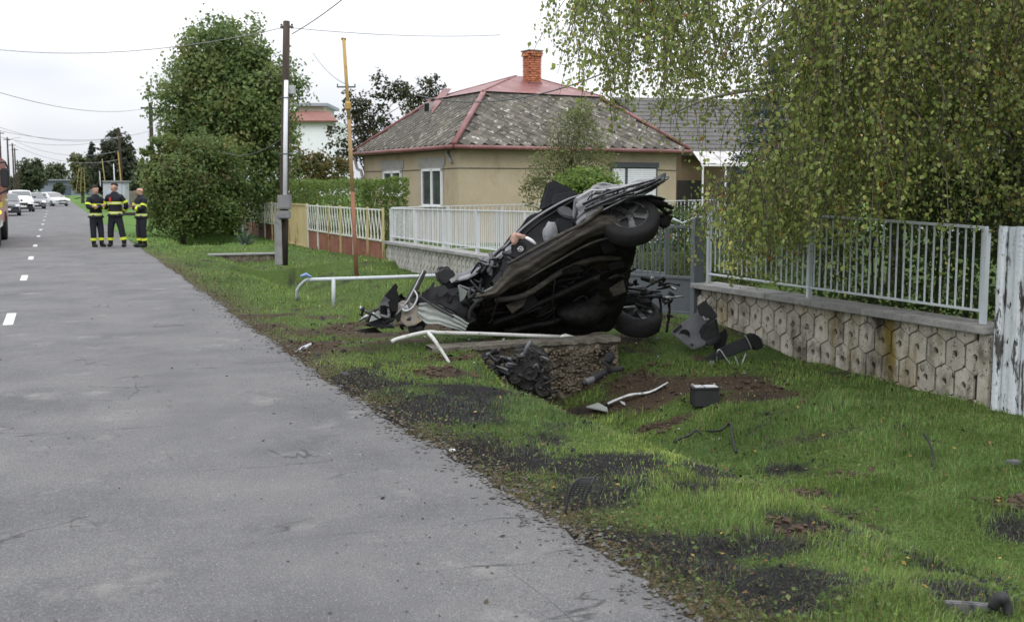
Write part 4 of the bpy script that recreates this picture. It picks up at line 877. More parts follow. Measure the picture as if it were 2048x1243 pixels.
# ---------------------------------------------------------------- THE BIRCH
tb = cam_frame(5.9, 12.6, -.15); birch = thing('birch_tree', 'big weeping birch with long hanging leafy branches over the railing at the right', 'tree', tb)
r = np.random.default_rng(81); mb = MB()
cf = lambda l, d, z: cam_frame(l, d, z)
trunk = smooth_path([tb, tb + (.05, 0, 1.6), tb + (-.05, .05, 3.4), tb + (.0, .1, 5.6), tb + (-.1, .1, 8.0)], 4)
mb.tube(trunk, np.linspace(.17, .05, len(trunk)).tolist(), 10)
part(birch, 'trunk', mb, BIRCHB, smooth=True)
limbs = []
spec_l = [  # end lateral, end depth, end z, start z, arch
    (.9, 11.2, 4.2, 3.6, 1.4), (1.6, 12.6, 4.0, 3.2, 1.2), (2.2, 10.6, 3.3, 2.8, 1.2), (2.7, 12.8, 3.2, 2.5, 1.0), (3.2, 11.2, 2.7, 2.3, .9), (3.7, 13., 2.9, 2.2, .8), (4.2, 10.6, 2.6, 2.1, .7),
    (1.9, 13.6, 2.6, 2.2, .8), (3.0, 12.2, 1.9, 1.7, .5), (4.6, 13.5, 2.6, 2., .6), (5.0, 10.4, 2.9, 2.2, .7), (6.1, 11.2, 3.2, 2.3, .6), (6.6, 12.8, 3.0, 2.2, .6), (1.2, 12., 5., 4.4, 1.2), (2.6, 11.6, 4.6, 4.0, 1.), (3.9, 12.2, 4.2, 3.4, .8), (5.8, 13.4, 4.2, 3., .7)]
for k, (l, d, z, z0, ar) in enumerate(spec_l):
    a = tb + (0, 0, z0 + .1); e_ = cf(l, d, z); mid = a * .55 + e_ * .45 + np.array([0, 0, ar * .7]); m2 = a * .18 + e_ * .82 + np.array([0, 0, ar * .42])
    pth = smooth_path([a, mid, m2, e_], 5); limbs.append(pth)
    part(birch, 'limb', MB().tube(pth, np.linspace(.055, .010, len(pth)).tolist(), 6), BIRCHB, smooth=True)
def y_low(px):       # how low the strands reach, by column of the view
    return np.interp(px, [1120, 1150, 1200, 1260, 1330, 1380, 1410, 1450, 1500, 1560, 1640, 1720, 1820, 1900, 1980, 2060, 2400], [60, 150, 280, 300, 330, 350, 540, 560, 565, 545, 545, 515, 495, 490, 505, 530, 540])
lp, ln_, lsz, lc = [], [], [], []; tw = MB(); ntw = 0
BC = [(.20, .255, .065), (.27, .32, .088), (.145, .20, .056), (.33, .345, .11), (.37, .32, .10), (.30, .15, .03)]
def strand(top, length, leafgap, sway, prob_y):
    global ntw
    n = max(3, int(length / .13)); dv = np.array([r.normal() * sway * 2.4, r.normal() * sway * 2.4, -.8]); p = top.copy(); pts = [p.copy()]
    for _ in range(n):
        dv = dv * .78 + np.array([r.normal() * .20, r.normal() * .20, -.30]); dv /= np.linalg.norm(dv); p = p + dv * (length / n); pts.append(p.copy())
    tw.tube(pts, np.linspace(.0060, .0022, len(pts)).tolist(), 3, cap=False); ntw += 1
    pts = np.array(pts); m = int(length / leafgap); u = np.sort(r.random(m)) * (len(pts) - 1.001); i = u.astype(int); f = (u - i)[:, None]
    q = pts[i] * (1 - f) + pts[i + 1] * f + r.normal(size=(m, 3)) * .048; lp.append(q); nn = r.normal(size=(m, 3)); nn[:, 2] *= .55; ln_.append(nn); lsz.append(r.uniform(.026, .062, m))
    hue = r.random() < prob_y; lc.append(pick(r, m, BC, [2, 4, 2, 3, 2.2, .4] if hue else [4, 4, 3, 1.2, .4, .12], .22) * r.uniform(.72, 1.28))
def px_of(l, d): return 1024 + F * l / d
cnt = 0
while cnt < 2800:
    px = r.uniform(1118, 2330); d = r.uniform(9.9, 14.2); l = (px - 1024) / F * d
    cl_ = None
    if px < 1480:
        ctr = [(1150, 110), (1180, 230), (1202, 290), (1240, 205), (1268, 190), (1300, 150), (1330, 300), (1356, 330), (1388, 250), (1424, 310), (1462, 250)][r.integers(0, 11)]; px = ctr[0] + r.normal() * 13; cl_ = ctr[1] + r.normal() * 30; l = (px - 1024) / F * d
        if r.random() > .32: continue
    dens = 1 if cl_ else np.interp(px, [1118, 1180, 1300, 1420, 1480, 1560, 2300], [.09, .16, .12, .26, .72, 1, .9])
    if r.random() > dens: continue
    low = y_low(px) + r.normal() * 45 - abs(r.normal()) * (120 if px < 1400 else 110 if px < 1660 else 200); top_py = r.uniform(-330, max(-320, min(low - 40, 420)))
    if cl_ and (px < 1400 or r.random() < .45): low = cl_ - abs(r.normal()) * 60; top_py = r.uniform(-330, max(-320, min(low - 40, 130)))
    elif px < 1400: top_py = r.uniform(-330, max(-320, min(low - 40, 130)))
    if 1385 < px < 1590 and not (cl_ and low < 360):
        if r.random() < .30: low = r.uniform(150, 345)
        else: top_py = r.uniform(330, 450) - (px - 1385) * .5 * r.random(); low = max(low, top_py + 60)
    gap = (1700 < px < 1765 and top_py < 60) or (1950 < px < 2050 and 120 < top_py < 250)
    if gap and r.random() < .8: continue
    z1 = 1.7 + (380 - top_py) / F * d; ln = min((low - top_py) / F * d, r.uniform(.7, 1.9))
    if ln < .25: continue
    strand(cf(l, d, z1), ln, .0215, .25, .30 if px > 1650 else .12); cnt += 1
# small side shoots along the limbs
for pth in limbs:
    for k in range(16):
        q = pth[r.integers(4, len(pth))]; px = proj(q)[0]
        if px < 1420 and r.random() < .6: continue
        strand(np.array(q) + r.normal(size=3) * .08, r.uniform(.3, .9), .028, .7, .2)
lp = np.concatenate(lp); foliage('crown', lp, np.concatenate(ln_), np.concatenate(lsz), np.concatenate(lc), LEAF, birch, seed=82, aspect=1.3, hang=(0, 0, -.8))
part(birch, 'twigs', tw, TWIG, kind='stuff')
bare = MB()
for k in range(9):
    a = P_d(1640 - k * 8, 290 + k * 12, 13.2); q = a; pts = [q]
    for j in range(5): q = q + np.array([-.22 + r.normal() * .05, .02, -.03 + r.normal() * .06 - .03 * (k > 5)]); pts.append(q)
    bare.tube(pts, [.012, .01, .008, .006, .004, .003], 4)
part(birch, 'bare_twigs', bare, BIRCHB, kind='stuff')

# ---------------------------------------------------------------- GRASS
def grass():
    r = np.random.default_rng(91); n = 620000
    d = np.exp(r.uniform(math.log(2.9), math.log(44), n)); px = r.uniform(100, 2650, n); l = (px - 1024) / F * d
    keepd = r.random(n) < np.interp(d, [2.9, 5, 8, 14, 25, 44], [.75, 1, 1, .72, .42, .30]); d, l = d[keepd], l[keepd]
    X = l * c_ + d * s_; Y = -l * s_ + d * c_
    k = (X > edge_x(Y) - .02) & (X < 8.02) & (Y > 1.0); X, Y, d = X[k], Y[k], d[k]
    yard = r.random(26000); Xy = 8.4 + 5 * r.random(26000); Yy = 8 + 22 * yard
    so, st, dr = cover(X, Y); P = np.stack([X, Y, 0 * X], 1); n1 = noise(P, 1.3, 11); n2 = noise(P, 5, 12)
    prob = np.clip(1.0 - .84 * so - .25 * st, 0, 1) * np.clip(1 - .62 * dr - .25 * (n2 > .9), .1, 1)
    prob *= np.where((X > 3.72) & (X < 5.98) & (Y > 11.2) & (Y < 11.5), 0, 1)
    k = r.random(len(X)) < prob; X, Y, d, so, st, dr, n1, n2 = [q[k] for q in (X, Y, d, so, st, dr, n1, n2)]
    X = np.concatenate([X, Xy]); Y = np.concatenate([Y, Yy]); d = np.concatenate([d, Xy * s_ + Yy * c_]); z0 = np.zeros(26000)
    so, st, dr, n1, n2 = [np.concatenate([q, z0]) for q in (so, st, dr, n1, n2)]
    n = len(X); Z = ground_z(X, Y) - .006
    tuft = np.clip(.5 + .35 * noise(np.stack([X, Y, 0 * X], 1), 2.6, 14) + .3 * noise(np.stack([X, Y, 0 * X], 1), 8, 15), 0, 1.3)
    h = r.uniform(.030, .075, n) * (.55 + .75 * tuft) * (1 - .45 * dr) * (1 - .3 * so) * (1 - .30 * st); h = h * np.where(r.random(n) < .05, 1.7, 1) * np.interp(d, [3, 8, 20, 45], [.80, 1.0, 1.15, 1.7])
    w = np.interp(d, [3, 6, 12, 25, 45], [.0026, .0034, .0060, .0125, .028]) * r.uniform(.7, 1.35, n)
    a = r.uniform(0, 6.283, n); clump_a = 2.2 * noise(np.stack([X, Y, 0 * X], 1), 4, 17); lean = np.abs(r.normal(size=n)) * .42 + .10 + .25 * st
    a = np.where(r.random(n) < .4, clump_a, a); dirv = np.stack([np.cos(a), np.sin(a), 0 * a], 1); side = np.stack([-np.sin(a + r.normal(size=n) * .5), np.cos(a), 0 * a], 1)
    B = np.stack([X, Y, Z], 1); M = B + dirv * (h * lean * .38)[:, None] + np.array([0, 0, 1.]) * (h * .58)[:, None]; T = B + dirv * (h * lean * 1.15)[:, None] + np.array([0, 0, 1.]) * (h * np.clip(1.02 - lean * .42, .3, 1))[:, None]
    s1 = side * (w * .5)[:, None]; V = np.stack([B - s1, B + s1, M + s1 * .85, M - s1 * .85, T], 1).reshape(-1, 3)
    kx = np.arange(n, dtype=np.int64)[:, None] * 5; Fc = np.concatenate([kx + [[0, 1, 2, 3]], kx + [[3, 2, 4]]], 1).reshape(-1); per = np.tile([4, 3], n)
    base = np.array([(.122, .196, .044), (.155, .235, .058), (.096, .160, .040), (.20, .255, .082)])[r.choice(4, n, p=[.4, .3, .22, .08])]
    base = base * (1 + .22 * n1 + .12 * n2)[:, None] * np.stack([1 + .14 * np.clip(n1, -1.5, 1.5), 1 + .04 * n1, 1 + .05 * n2], 1) * r.uniform(.75, 1.3, (n, 1))
    ylw = r.random(n) < .08 + .10 * np.clip(n2 - .3, 0, 1); base[ylw] = np.array((.20, .17, .07)) * r.uniform(.7, 1.2, (ylw.sum(), 1))
    dk = r.random(n) < np.clip(dr * 1.05, 0, .85); base[dk] = np.array([(.11, .085, .045), (.075, .075, .03), (.15, .12, .065)])[r.integers(0, 3, dk.sum())] * r.uniform(.6, 1.2, (dk.sum(), 1))
    sk = r.random(n) < st * .78; base[sk] = np.array((.029, .028, .028)) * r.uniform(.6, 2.8, (sk.sum(), 1))
    br_ = r.random(n) < so * .5; base[br_] = np.array((.12, .085, .045)) * r.uniform(.6, 1.2, (br_.sum(), 1))
    me = fast_mesh('grass', V, Fc, per); color_attr(me, np.repeat(base, 2, 0)); me.materials.append(mat('grass_blade', None, attr='Col', rough=.6, spec=.25, transl=.32))
    o = link(bpy.data.objects.new('grass', me)); o['kind'] = 'stuff'; o['label'] = 'short lush green verge grass with soot-black patches'; o['category'] = 'grass'; return n
NG = grass()
# clods of turned earth
def clods():
    r = np.random.default_rng(95); mb = MB()
    for (x, y, a, b) in SOIL:
        for _ in range(46):
            u, v = r.normal(size=2) * .62; px_, py_ = x + c_ * u * a + s_ * v * b, y - s_ * u * a + c_ * v * b
            if px_ < XR + .05 or px_ > 7.9: continue
            s = r.uniform(.008, .030) * (1.25 if r.random() < .15 else .8); mb.ball((px_, py_, float(ground_z(px_, py_)) + s * .25), (s * 1.3, s * 1.2, s * .8), 3, .35, int(r.integers(0, 50)))
    o = part(None, 'soil_clods', mb, mat('soil', [(.032, .022, .015), (.062, .042, .028), (.095, .068, .046)], scale=18, rough=.97, bump=.6), kind='stuff'); o['label'] = 'loose brown clods of torn-up earth in the grass'; o['category'] = 'soil'
clods()
# broad low weeds and dry litter along the edge of the asphalt
def litter():
    r = np.random.default_rng(97); n = 9000; Y = np.exp(r.uniform(math.log(2.6), math.log(26), n)); X = edge_x(Y) + np.abs(r.normal(size=n)) * .22 - .04
    P = np.stack([X, Y, np.maximum(ground_z(X, Y), -.02 * (X < XR)) + .008], 1); keep = X > edge_x(Y) - .01; P = P[keep]; n = len(P)
    o = foliage('verge_litter', P, r.normal(size=(n, 3)) * .5 + [0, 0, 1], r.uniform(.008, .03, n), pick(r, n, [(.09, .065, .035), (.13, .10, .055), (.05, .04, .028), (.07, .09, .03)], [3, 2, 2, 1.4]), LEAFM, seed=98, kind='stuff')
    o['label'] = 'dry leaf litter along the asphalt edge'; o['category'] = 'litter'
    n = 420; X = r.uniform(2.5, 7.9, n); Y = np.exp(r.uniform(math.log(3), math.log(26), n)); P = np.stack([X, Y, ground_z(X, Y) + .035], 1)
    o = foliage('fallen_leaves', P, r.normal(size=(n, 3)) * .35 + [0, 0, 1], r.uniform(.02, .05, n), pick(r, n, [(.30, .20, .05), (.22, .12, .05), (.34, .26, .08), (.14, .08, .04)], [2, 2, 1, 2]), LEAFM, seed=99, kind='stuff')
    o['label'] = 'scattered yellow and brown fallen leaves on the grass'; o['category'] = 'leaves'
litter()

def weeds():
    r = np.random.default_rng(101); n = 15000; Y = np.exp(r.uniform(math.log(2.8), math.log(22), n)); X = r.uniform(2.35, 7.9, n); P2 = np.stack([X, Y, 0 * X], 1)
    k = (noise(P2, 2.2, 21) + .5 * noise(P2, 7, 22) > .35) | (X < 3.1); X, Y = X[k], Y[k]; so, st, dr = cover(X, Y); k = r.random(len(X)) > so; X, Y, st = X[k], Y[k], st[k]; n = len(X)
    P = np.stack([X, Y, ground_z(X, Y) + r.uniform(.008, .06, n)], 1); col = pick(r, n, [(.12, .19, .045), (.09, .15, .04), (.17, .21, .07), (.16, .13, .06)], [3, 3, 1.5, 1]); sk = r.random(n) < st * .8; col[sk] = (.026, .028, .03)
    o = foliage('weeds', P, r.normal(size=(n, 3)) * .5 + [0, 0, .9], r.uniform(.012, .038, n), col, LEAF, seed=102, kind='stuff', aspect=1.4); o['label'] = 'low broad-leaved weeds among the verge grass'; o['category'] = 'weeds'
weeds()
# ================================================================ POLES, PIPES, WIRES
WOODP = mat('pole_wood', [(.030, .022, .018), (.055, .042, .034), (.085, .066, .054)], scale=6, rough=.9, stretch=(1, 1, .08), bump=.5)
GREYB = mat('grey_box', [(.17, .17, .175), (.235, .235, .24)], scale=4, rough=.6, stain=[((.12, .09, .07), 6, .6, .75)])
WPLAST = mat('white_conduit', [(.62, .63, .66), (.70, .71, .74)], scale=3, rough=.4)
pd = 25.6
def Q(px, py, d=pd): return P_d(px, py, d)
t = thing('utility_pole', 'tall dark wooden utility pole with white conduit and grey junction box on the verge', 'utility pole', Q(566, 525))
part(t, 'pole_shaft', MB().tube([Q(566, 530), Q(568, 430), Q(571, 200), Q(573, 43)], [.115, .108, .09, .078], 12), WOODP, smooth=True)
part(t, 'concrete_stub', MB().box(Q(556.5, 480, pd - .14), (.15, .16, 1.16)), GREYC, bevel=.015)
part(t, 'conduit', MB().tube([Q(570, 396, pd - .15), Q(570.8, 280, pd - .14), Q(572.5, 161, pd - .13)], .05, 10), WPLAST, smooth=True)
for py in (196, 308): part(t, 'clamp', MB().lathe(Q(570.6, py, pd - .06), (0, 0, 1), [(.145, -.012), (.15, 0), (.145, .012)], 14), DARKF)
bx = part(t, 'junction_box', MB().box(Q(569, 404, pd - .24), (.29, .2, .33), np.stack([RT, np.cross(Z_, RT), Z_], 1)), GREYB, bevel=.012)
part(t, 'junction_box', MB().box(Q(569, 429, pd - .23), (.27, .18, .18), np.stack([RT, np.cross(Z_, RT), Z_], 1)), GREYB, bevel=.02)
part(bx, 'door', MB().box(Q(569, 404, pd - .345), (.24, .012, .27), np.stack([RT, np.cross(Z_, RT), Z_], 1)), GREYB, bevel=.004)
part(t, 'meter_box', MB().box(Q(584, 180, pd + .03), (.15, .13, .2), np.stack([RT, np.cross(Z_, RT), Z_], 1)), mat('pale_box', [(.42, .44, .44)], rough=.6), bevel=.015)
hd = MB(); hd.beam(Q(563, 54), Q(584, 54), .04, .05); part(t, 'cross_piece', hd, DARKF)
for px in (563, 584): part(t, 'insulator', MB().lathe(Q(px, 53), (0, 0, 1), [(.0, -.05), (.03, -.05), (.038, -.01), (.02, .02), (.03, .05), (0, .07)], 8), mat('insulator', [(.12, .11, .11)], rough=.3))
RUSTY = mat('rusty_pipe', [(.19, .08, .05), (.26, .12, .075), (.22, .095, .06)], scale=3, rough=.8); YELL = mat('yellow_pipe', [(.36, .235, .07), (.45, .31, .10)], scale=2, rough=.6, stain=[((.2, .09, .05), 5, .58, .7)])
pg = 23.2
t = thing('vent_pipe', 'slender leaning gas pipe, yellow above and rusty red below, with a small crossbar', 'pipe', Q(713, 548, pg))
part(t, 'lower_pipe', MB().tube([Q(713, 552, pg), Q(705, 384, pg)], .045, 9), RUSTY, smooth=True); part(t, 'upper_pipe', MB().tube([Q(705, 386, pg), Q(698, 240, pg)], .042, 9), mat('weathered_yellow', [(.26, .16, .08), (.35, .24, .115)], scale=3, rough=.75), smooth=True); part(t, 'upper_pipe', MB().tube([Q(698, 242, pg), Q(687.5, 78, pg)], .036, 9), YELL, smooth=True)
part(t, 'crossbar', MB().tube([Q(674, 174, pg), Q(711, 174, pg)], .018, 6), DARKF)
for px in (675, 693, 710): part(t, 'hook', MB().tube([Q(px, 174, pg), Q(px, 168, pg)], .014, 5), DARKF)
part(t, 'collar', MB().lathe(Q(696.2, 212, pg), (0, 0, 1), [(.03, -.1), (.07, -.06), (.07, .06), (.03, .1)], 10), YELL); part(t, 'cap', MB().tube([Q(683, 78, pg), Q(691.5, 79, pg)], .03, 6), WOODP)
# poles down the road
def far_pole(px, top, X, lb, lamp=False, th=.12):
    d = X * F / ((px - 109) * c_); b = P_d(px, 390, d); b[2] = -.1; z = P_d(px, top, d)[2]; t = thing('far_pole', lb, 'utility pole', b, group='poles along the road')
    part(t, 'pole_shaft', MB().tube([b, b * (1, 1, 0) + (0, 0, z)], [th * 1.2, th * .8], 8), WOODP)
    part(t, 'cross_piece', MB().beam(b * (1, 1, 0) + (-.5, 0, z - .3), b * (1, 1, 0) + (.5, 0, z - .3), .1, .1), WOODP)
    if lamp: part(t, 'lamp_arm', MB().tube(smooth_path([b * (1, 1, 0) + (0, 0, z - .5), b * (1, 1, 0) + (.8, 0, z - .1), b * (1, 1, 0) + (1.7, 0, z)], 3), .05, 5), GALV)
    return b * (1, 1, 0) + (0, 0, z - .25)
fp = [far_pole(307, 207, 5.0, 'dark wooden pole rising beside the left edge of the tall tree'), far_pole(243, 260, 5.0, 'wooden pole in front of the dark conifer')]
lp_ = [far_pole(5, 262, -5.6, 'nearest of the left roadside poles, at the picture edge'), far_pole(20, 275, -5.6, 'left roadside pole carrying a lamp arm', True), far_pole(29.5, 287, -5.6, 'third of the left roadside poles counted from the fire engine'), far_pole(33.5, 296, -5.6, 'fourth of the left roadside poles counted from the fire engine'), far_pole(38, 320, -5.8, 'smallest and farthest of the left roadside poles')]
far_pole(57, 335, -5.9, 'short pale pole before the rounded tree beyond the cars', th=.16)
def gas(px0, top, px1, base, d, m, lb):
    single('vent_pipe', MB().tube([P_d(px1, base, d), P_d(px0, top, d)], .035, 7), m, lb, 'pipe', group='vent pipes by the road')
gas(204, 318, 211, 372, 75, mat('dull_yellow', [(.30, .24, .10)], rough=.7), 'leaning dull yellow vent pipe behind the left firefighter'); gas(236, 303, 243, 372, 72, YELL, 'bright yellow leaning vent pipe right of the middle firefighter')
gas(227, 328, 230, 378, 70, WPLAST, 'short white post behind the middle firefighter'); gas(199, 342, 201, 372, 82, GALV, 'short grey post left of the yellow vent pipe')
for k, (a, b) in enumerate(((158, 152), (163, 161), (168, 170))): gas(a, 336, b, 385, 130, mat('dull_yellow', []), ('thin leaning pale pole far along the right verge, left of three', 'thin pale pole far along the right verge, middle of three', 'thin pale pole far along the right verge, right of three')[k])
WIRE = mat('wire', [(.10, .10, .105)], rough=.6); WIREL = mat('pale_wire', [(.26, .26, .28)], rough=.6)
def wire(a, b, sag, r, lb, m=WIRE, g='overhead wires'):
    pts = [a + (b - a) * t - np.array([0, 0, sag * 4 * t * (1 - t)]) for t in np.linspace(0, 1, 22)]
    single('overhead_wire', MB().tube(pts, r, 5), m, lb, 'wire', g)
top = Q(573, 56)
wire(Q(584, 68), P_d(720, -30, 20), .05, .011, 'wire rising from the pole top to the upper right'); wire(Q(584, 56), P_d(1000, 70, 34), .1, .009, 'level wire from the pole top to the right over the roof', WIREL)
wire(Q(563, 56), P_d(-60, 93, 30), .35, .009, 'upper wire crossing the sky left of the pole', WIREL); wire(fp[0], P_d(-60, 166, 34), .5, .011, 'wire from the pole by the tree to the upper left sky', WIREL)
for k, (a, b, la, ds) in enumerate((((-40, 240), (236, 274), 'long wire over the cars, uppermost of the low bundle', 75), ((-40, 262), (240, 275), 'second wire of the low bundle over the cars', 80), ((-40, 252), (300, 262), 'third wire of the low bundle over the cars', 70),
        ((30, 282), (243, 300), 'faint fourth wire of the low bundle over the cars', 95), ((33, 292), (243, 318), 'lowest wire of the low bundle over the cars', 100))):
    wire(P_d(*a, ds), P_d(*b, 89), .8, .016, la, WIREL)
wire(P_d(626, 106, 26), P_d(697, 170, pg), .12, .008, 'short slack wire to the crossbar of the yellow pipe', WIREL); wire(Q(572, 90), Q(578, 170), .0, .01, 'short service wire along the pole top')
wire(P_d(832, 190, 35), P_d(1262, 122, 28), .55, .020, 'dark service cable sagging across the bungalow roof'); wire(P_d(1262, 122, 28), P_d(1600, 20, 17), .15, .013, 'service cable running up through the birch branches')
wire(P_d(560, 280, 30), P_d(440, 300, 42), .3, .012, 'dark slack cable before the tall tree')

# grey shed and boards behind the firefighters
t = thing('meter_cabinet', 'pale grey sheet-metal cabinet behind the middle firefighter', 'cabinet', P_d(228, 408, 55))
part(t, 'cabinet_body', cb_(206, 250, 364, 410, 55, .6), mat('pale_sheet', [(.33, .36, .39), (.40, .43, .46)], scale=2, rough=.5)); part(t, 'roof', cb_(204, 252, 361, 364, 54.9, .8), GREYB)
for px in (221, 236): part(t, 'door', cb_(px - 6, px + 7, 367, 409, 54.97, .02), MATS['pale_sheet'])
t = thing('board_fence', 'weathered brown board fence between the two right firefighters', 'fence', P_d(262, 415, 58)); OW = mat('grey_boards', [(.16, .14, .12), (.25, .22, .19)], scale=3, rough=.9)
for k in range(10): part(t, 'board', cb_(245 + k * 3.6, 248.3 + k * 3.6, 381 + (k % 3) * .6, 416, 58 + k * .15, .05), OW)
single('low_beam', cb_(246, 300, 425, 431, 46, .2), mat('dark_timber', [(.04, .035, .03)], rough=.9), 'low dark beam at the culvert behind the right firefighter', 'beam')

# ================================================================ VEHICLES
TYRE = mat('tyre', [(.016, .016, .017), (.030, .029, .028)], scale=12, rough=.85, bump=.3); RIMM = mat('alloy_rim', [(.10, .10, .105), (.20, .20, .205)], scale=6, rough=.4, metal=.6, stain=[((.02, .02, .02), 9, .48, .62)])
CGLASS = mat('car_glass', [(.03, .04, .045)], rough=.05, spec=.8, coat=.5); PLASTIC = mat('black_plastic', [(.018, .018, .019), (.028, .028, .03)], scale=8, rough=.55)
LAMP = mat('headlamp', [(.62, .64, .66)], rough=.12, spec=.8, coat=.6); PLATE = mat('plate', [(.7, .7, .7)], rough=.4)
def lit(name, col, e):
    m = bpy.data.materials.new(name); m.use_nodes = True; b = m.node_tree.nodes['Principled BSDF']; b.inputs['Base Color'].default_value = (*col, 1); b.inputs['Emission Color'].default_value = (*col, 1); b.inputs['Emission Strength'].default_value = e; return m
LIT = lit('lit_lamp', (1, .97, .9), 1.2); AMBER = lit('amber_lamp', (1, .45, .06), 1.6)
def add_wheel(root, c, axis, r, w, local=True, name='wheel', tilt=None):
    ax = np.asarray(axis, float) / np.linalg.norm(axis); wl_ = part(root, name, MB().lathe(c, ax, [(r * .2, -w * .3), (r * .62, -w * .35), (r * .62, w * .35), (r * .2, w * .32)], 20), PLASTIC, local=local)
    if not local: pass
    part(wl_, 'tyre', MB().lathe(c, ax, [(r * .64, -w * .42), (r * .72, -w * .5), (r * .92, -w * .46), (r, -w * .34), (r, w * .34), (r * .92, w * .46), (r * .72, w * .5), (r * .64, w * .42)], 28, closed=True), TYRE, smooth=True, local=local)
    rm = MB(); rm.lathe(c, ax, [(r * .66, w * .40), (r * .63, w * .46), (r * .58, w * .42), (r * .60, w * .34)], 28, closed=True)
    x = np.cross(ax, (0, 0, 1) if abs(ax[2]) < .9 else (1, 0, 0)); x /= np.linalg.norm(x); y = np.cross(ax, x); c = np.asarray(c, float)
    for k in range(5):
        a = 2 * math.pi * k / 5 + .5; dd_ = x * math.cos(a) + y * math.sin(a); sd_ = np.cross(ax, dd_)
        rm.prism([c + ax * w * .44 + dd_ * r * .12 + sd_ * r * .09, c + ax * w * .40 + dd_ * r * .60 + sd_ * r * .12, c + ax * w * .40 + dd_ * r * .60 - sd_ * r * .12, c + ax * w * .44 + dd_ * r * .12 - sd_ * r * .09], -ax * w * .10)
    rm.lathe(c, ax, [(0, w * .48), (r * .15, w * .47), (r * .17, w * .36)], 14)
    part(wl_, 'rim', rm, RIMM, local=local); return wl_
def car(name, label, cat, pos, rz, paint, Ln=4.2, Wd=1.75, Ht=1.48, van=False, lights=False, group=None):
    """front towards -y; body lofted from side profile stations with tumblehome"""
    root = thing(name, label, cat, pos, rz, group); h = Ht
    if van: st = [(-.5, .42, .62, .62), (-.49, .24, .80, .80), (-.40, .22, 1.02 / 1.48 * h * .74, .74), (-.30, .2, .60 * h, .60), (-.13, .2, .64 * h, .97), (-.02, .2, .64 * h, 1.0), (.3, .2, .64 * h, 1.0), (.46, .2, .62 * h, .98), (.495, .25, .6 * h, .62), (.5, .4, .5, .5)]
    else: st = [(-.5, .42, .58, .58), (-.492, .22, .70, .70), (-.44, .2, .78, .78), (-.24, .2, .93, .93), (-.05, .2, .97, 1.42), (.03, .2, .98, 1.47), (.2, .2, .98, 1.47), (.36, .2, 1.0, 1.36), (.46, .22, 1.0, 1.06), (.497, .3, .9, .9), (.5, .45, .7, .7)]
    G = []
    for (ty, zb, zb2, zt) in st:
        if van: zt = zt * h if zt > .6 and zt <= 1.0 and abs(ty) < .49 and zt not in (.62, .8) else zt
        y = ty * Ln; e_ = (1 - .16 * (abs(ty) * 2) ** 6) * Wd / 2; roof_w = e_ * (.80 if zt - zb2 > .15 else .93)
        sec = [(0, zb), (e_ * .9, zb), (e_, zb + .12), (e_ * 1.0, (zb + zb2) / 2), (e_ * .97, zb2), (roof_w + (e_ - roof_w) * .3, zb2 + (zt - zb2) * .6), (roof_w, zt - .03 * (zt > zb2)), (roof_w * .6, zt + .015), (0, zt + .03)]
        G.append([(x, y, z) for x, z in sec] + [(-x, y, z) for x, z in sec[-2::-1]])
    body = part(root, 'body', MB().grid(G), paint, smooth=True, local=True, weld=True)
    if van: ws = [(-.285, .635 * h), (-.145, .945 * h)]
    else: ws = [(-.225, .955), (-.062, 1.40)]
    wy0, wz0, wy1, wz1 = ws[0][0] * Ln, ws[0][1], ws[1][0] * Ln, ws[1][1]; off = np.array([0, -.03, .03])
    part(root, 'windscreen', MB().prism([np.array(p) + off for p in ((-Wd * .43, wy0, wz0), (Wd * .43, wy0, wz0), (Wd * .36, wy1, wz1), (-Wd * .36, wy1, wz1))], (0, .015, -.015)), CGLASS, local=True)
    for s in (-1, 1):
        zb_, zt_ = (.66 * h, .92 * h) if van else (1.0, 1.36)
        for (ya, yb2, yc, yd) in (((-.17, .0, .0, -.11),) if van else ((-.10, .09, .09, -.03), (.11, .33, .27, .11))):
            part(root, 'side_window', MB().prism([(s * (Wd * .485 + .006), ya * Ln, zb_), (s * (Wd * .485 + .006), yb2 * Ln, zb_), (s * (Wd * .405 + .03), yc * Ln, zt_), (s * (Wd * .405 + .03), yd * Ln, zt_)], (s * .012, 0, 0)), CGLASS, local=True)
        hz_ = .66 if not van else .78
        part(root, 'headlight', MB().ball((s * Wd * .37, -Ln * .478, hz_), (.19, .10, .085), 6), LIT if (lights and s > 0) else LAMP, smooth=True, local=True)
        part(root, 'mirror', MB().ball((s * (Wd * .5 + .09), -.15 * Ln if not van else -.2 * Ln, 1.02 if not van else .66 * h + .05), (.10, .07, .075), 6), paint if not van else PLASTIC, smooth=True, local=True)
        for yy in (-.31, .30): add_wheel(root, (s * (Wd * .5 - .10), yy * Ln, .31), (s, 0, 0), .31, .2)
    part(root, 'bumper', MB().box((0, -Ln * .5 + .03, .36), (Wd * .86, .14, .24)), PLASTIC if van else paint, local=True, bevel=.05)
    part(root, 'grille', MB().box((0, -Ln * .497, .60 if not van else .68), (Wd * .42, .05, .10)), PLASTIC, local=True, bevel=.02); part(root, 'lower_grille', MB().box((0, -Ln * .5 - .05, .33), (Wd * .55, .04, .12)), PLASTIC, local=True, bevel=.015)
    part(root, 'number_plate', MB().box((0, -Ln * .5 - .085, .44), (.5, .015, .11)), PLATE, local=True)
    return root
paintm = lambda n, c: mat(n, [c, tuple(k * 1.06 for k in c)], scale=1, rough=.3, spec=.5, coat=.6)
rg = lambda px, py: P_z(px, py, 0)
car('parked_car', 'silver estate car facing us at an angle, farthest of the vehicles on the road', 'car', rg(105, 412.5) + (0, 1.6, 0), R(27), paintm('silver_paint', (.48, .49, .50)), 4.6, 1.8, 1.45, lights=True, group='vehicles queued on the road')
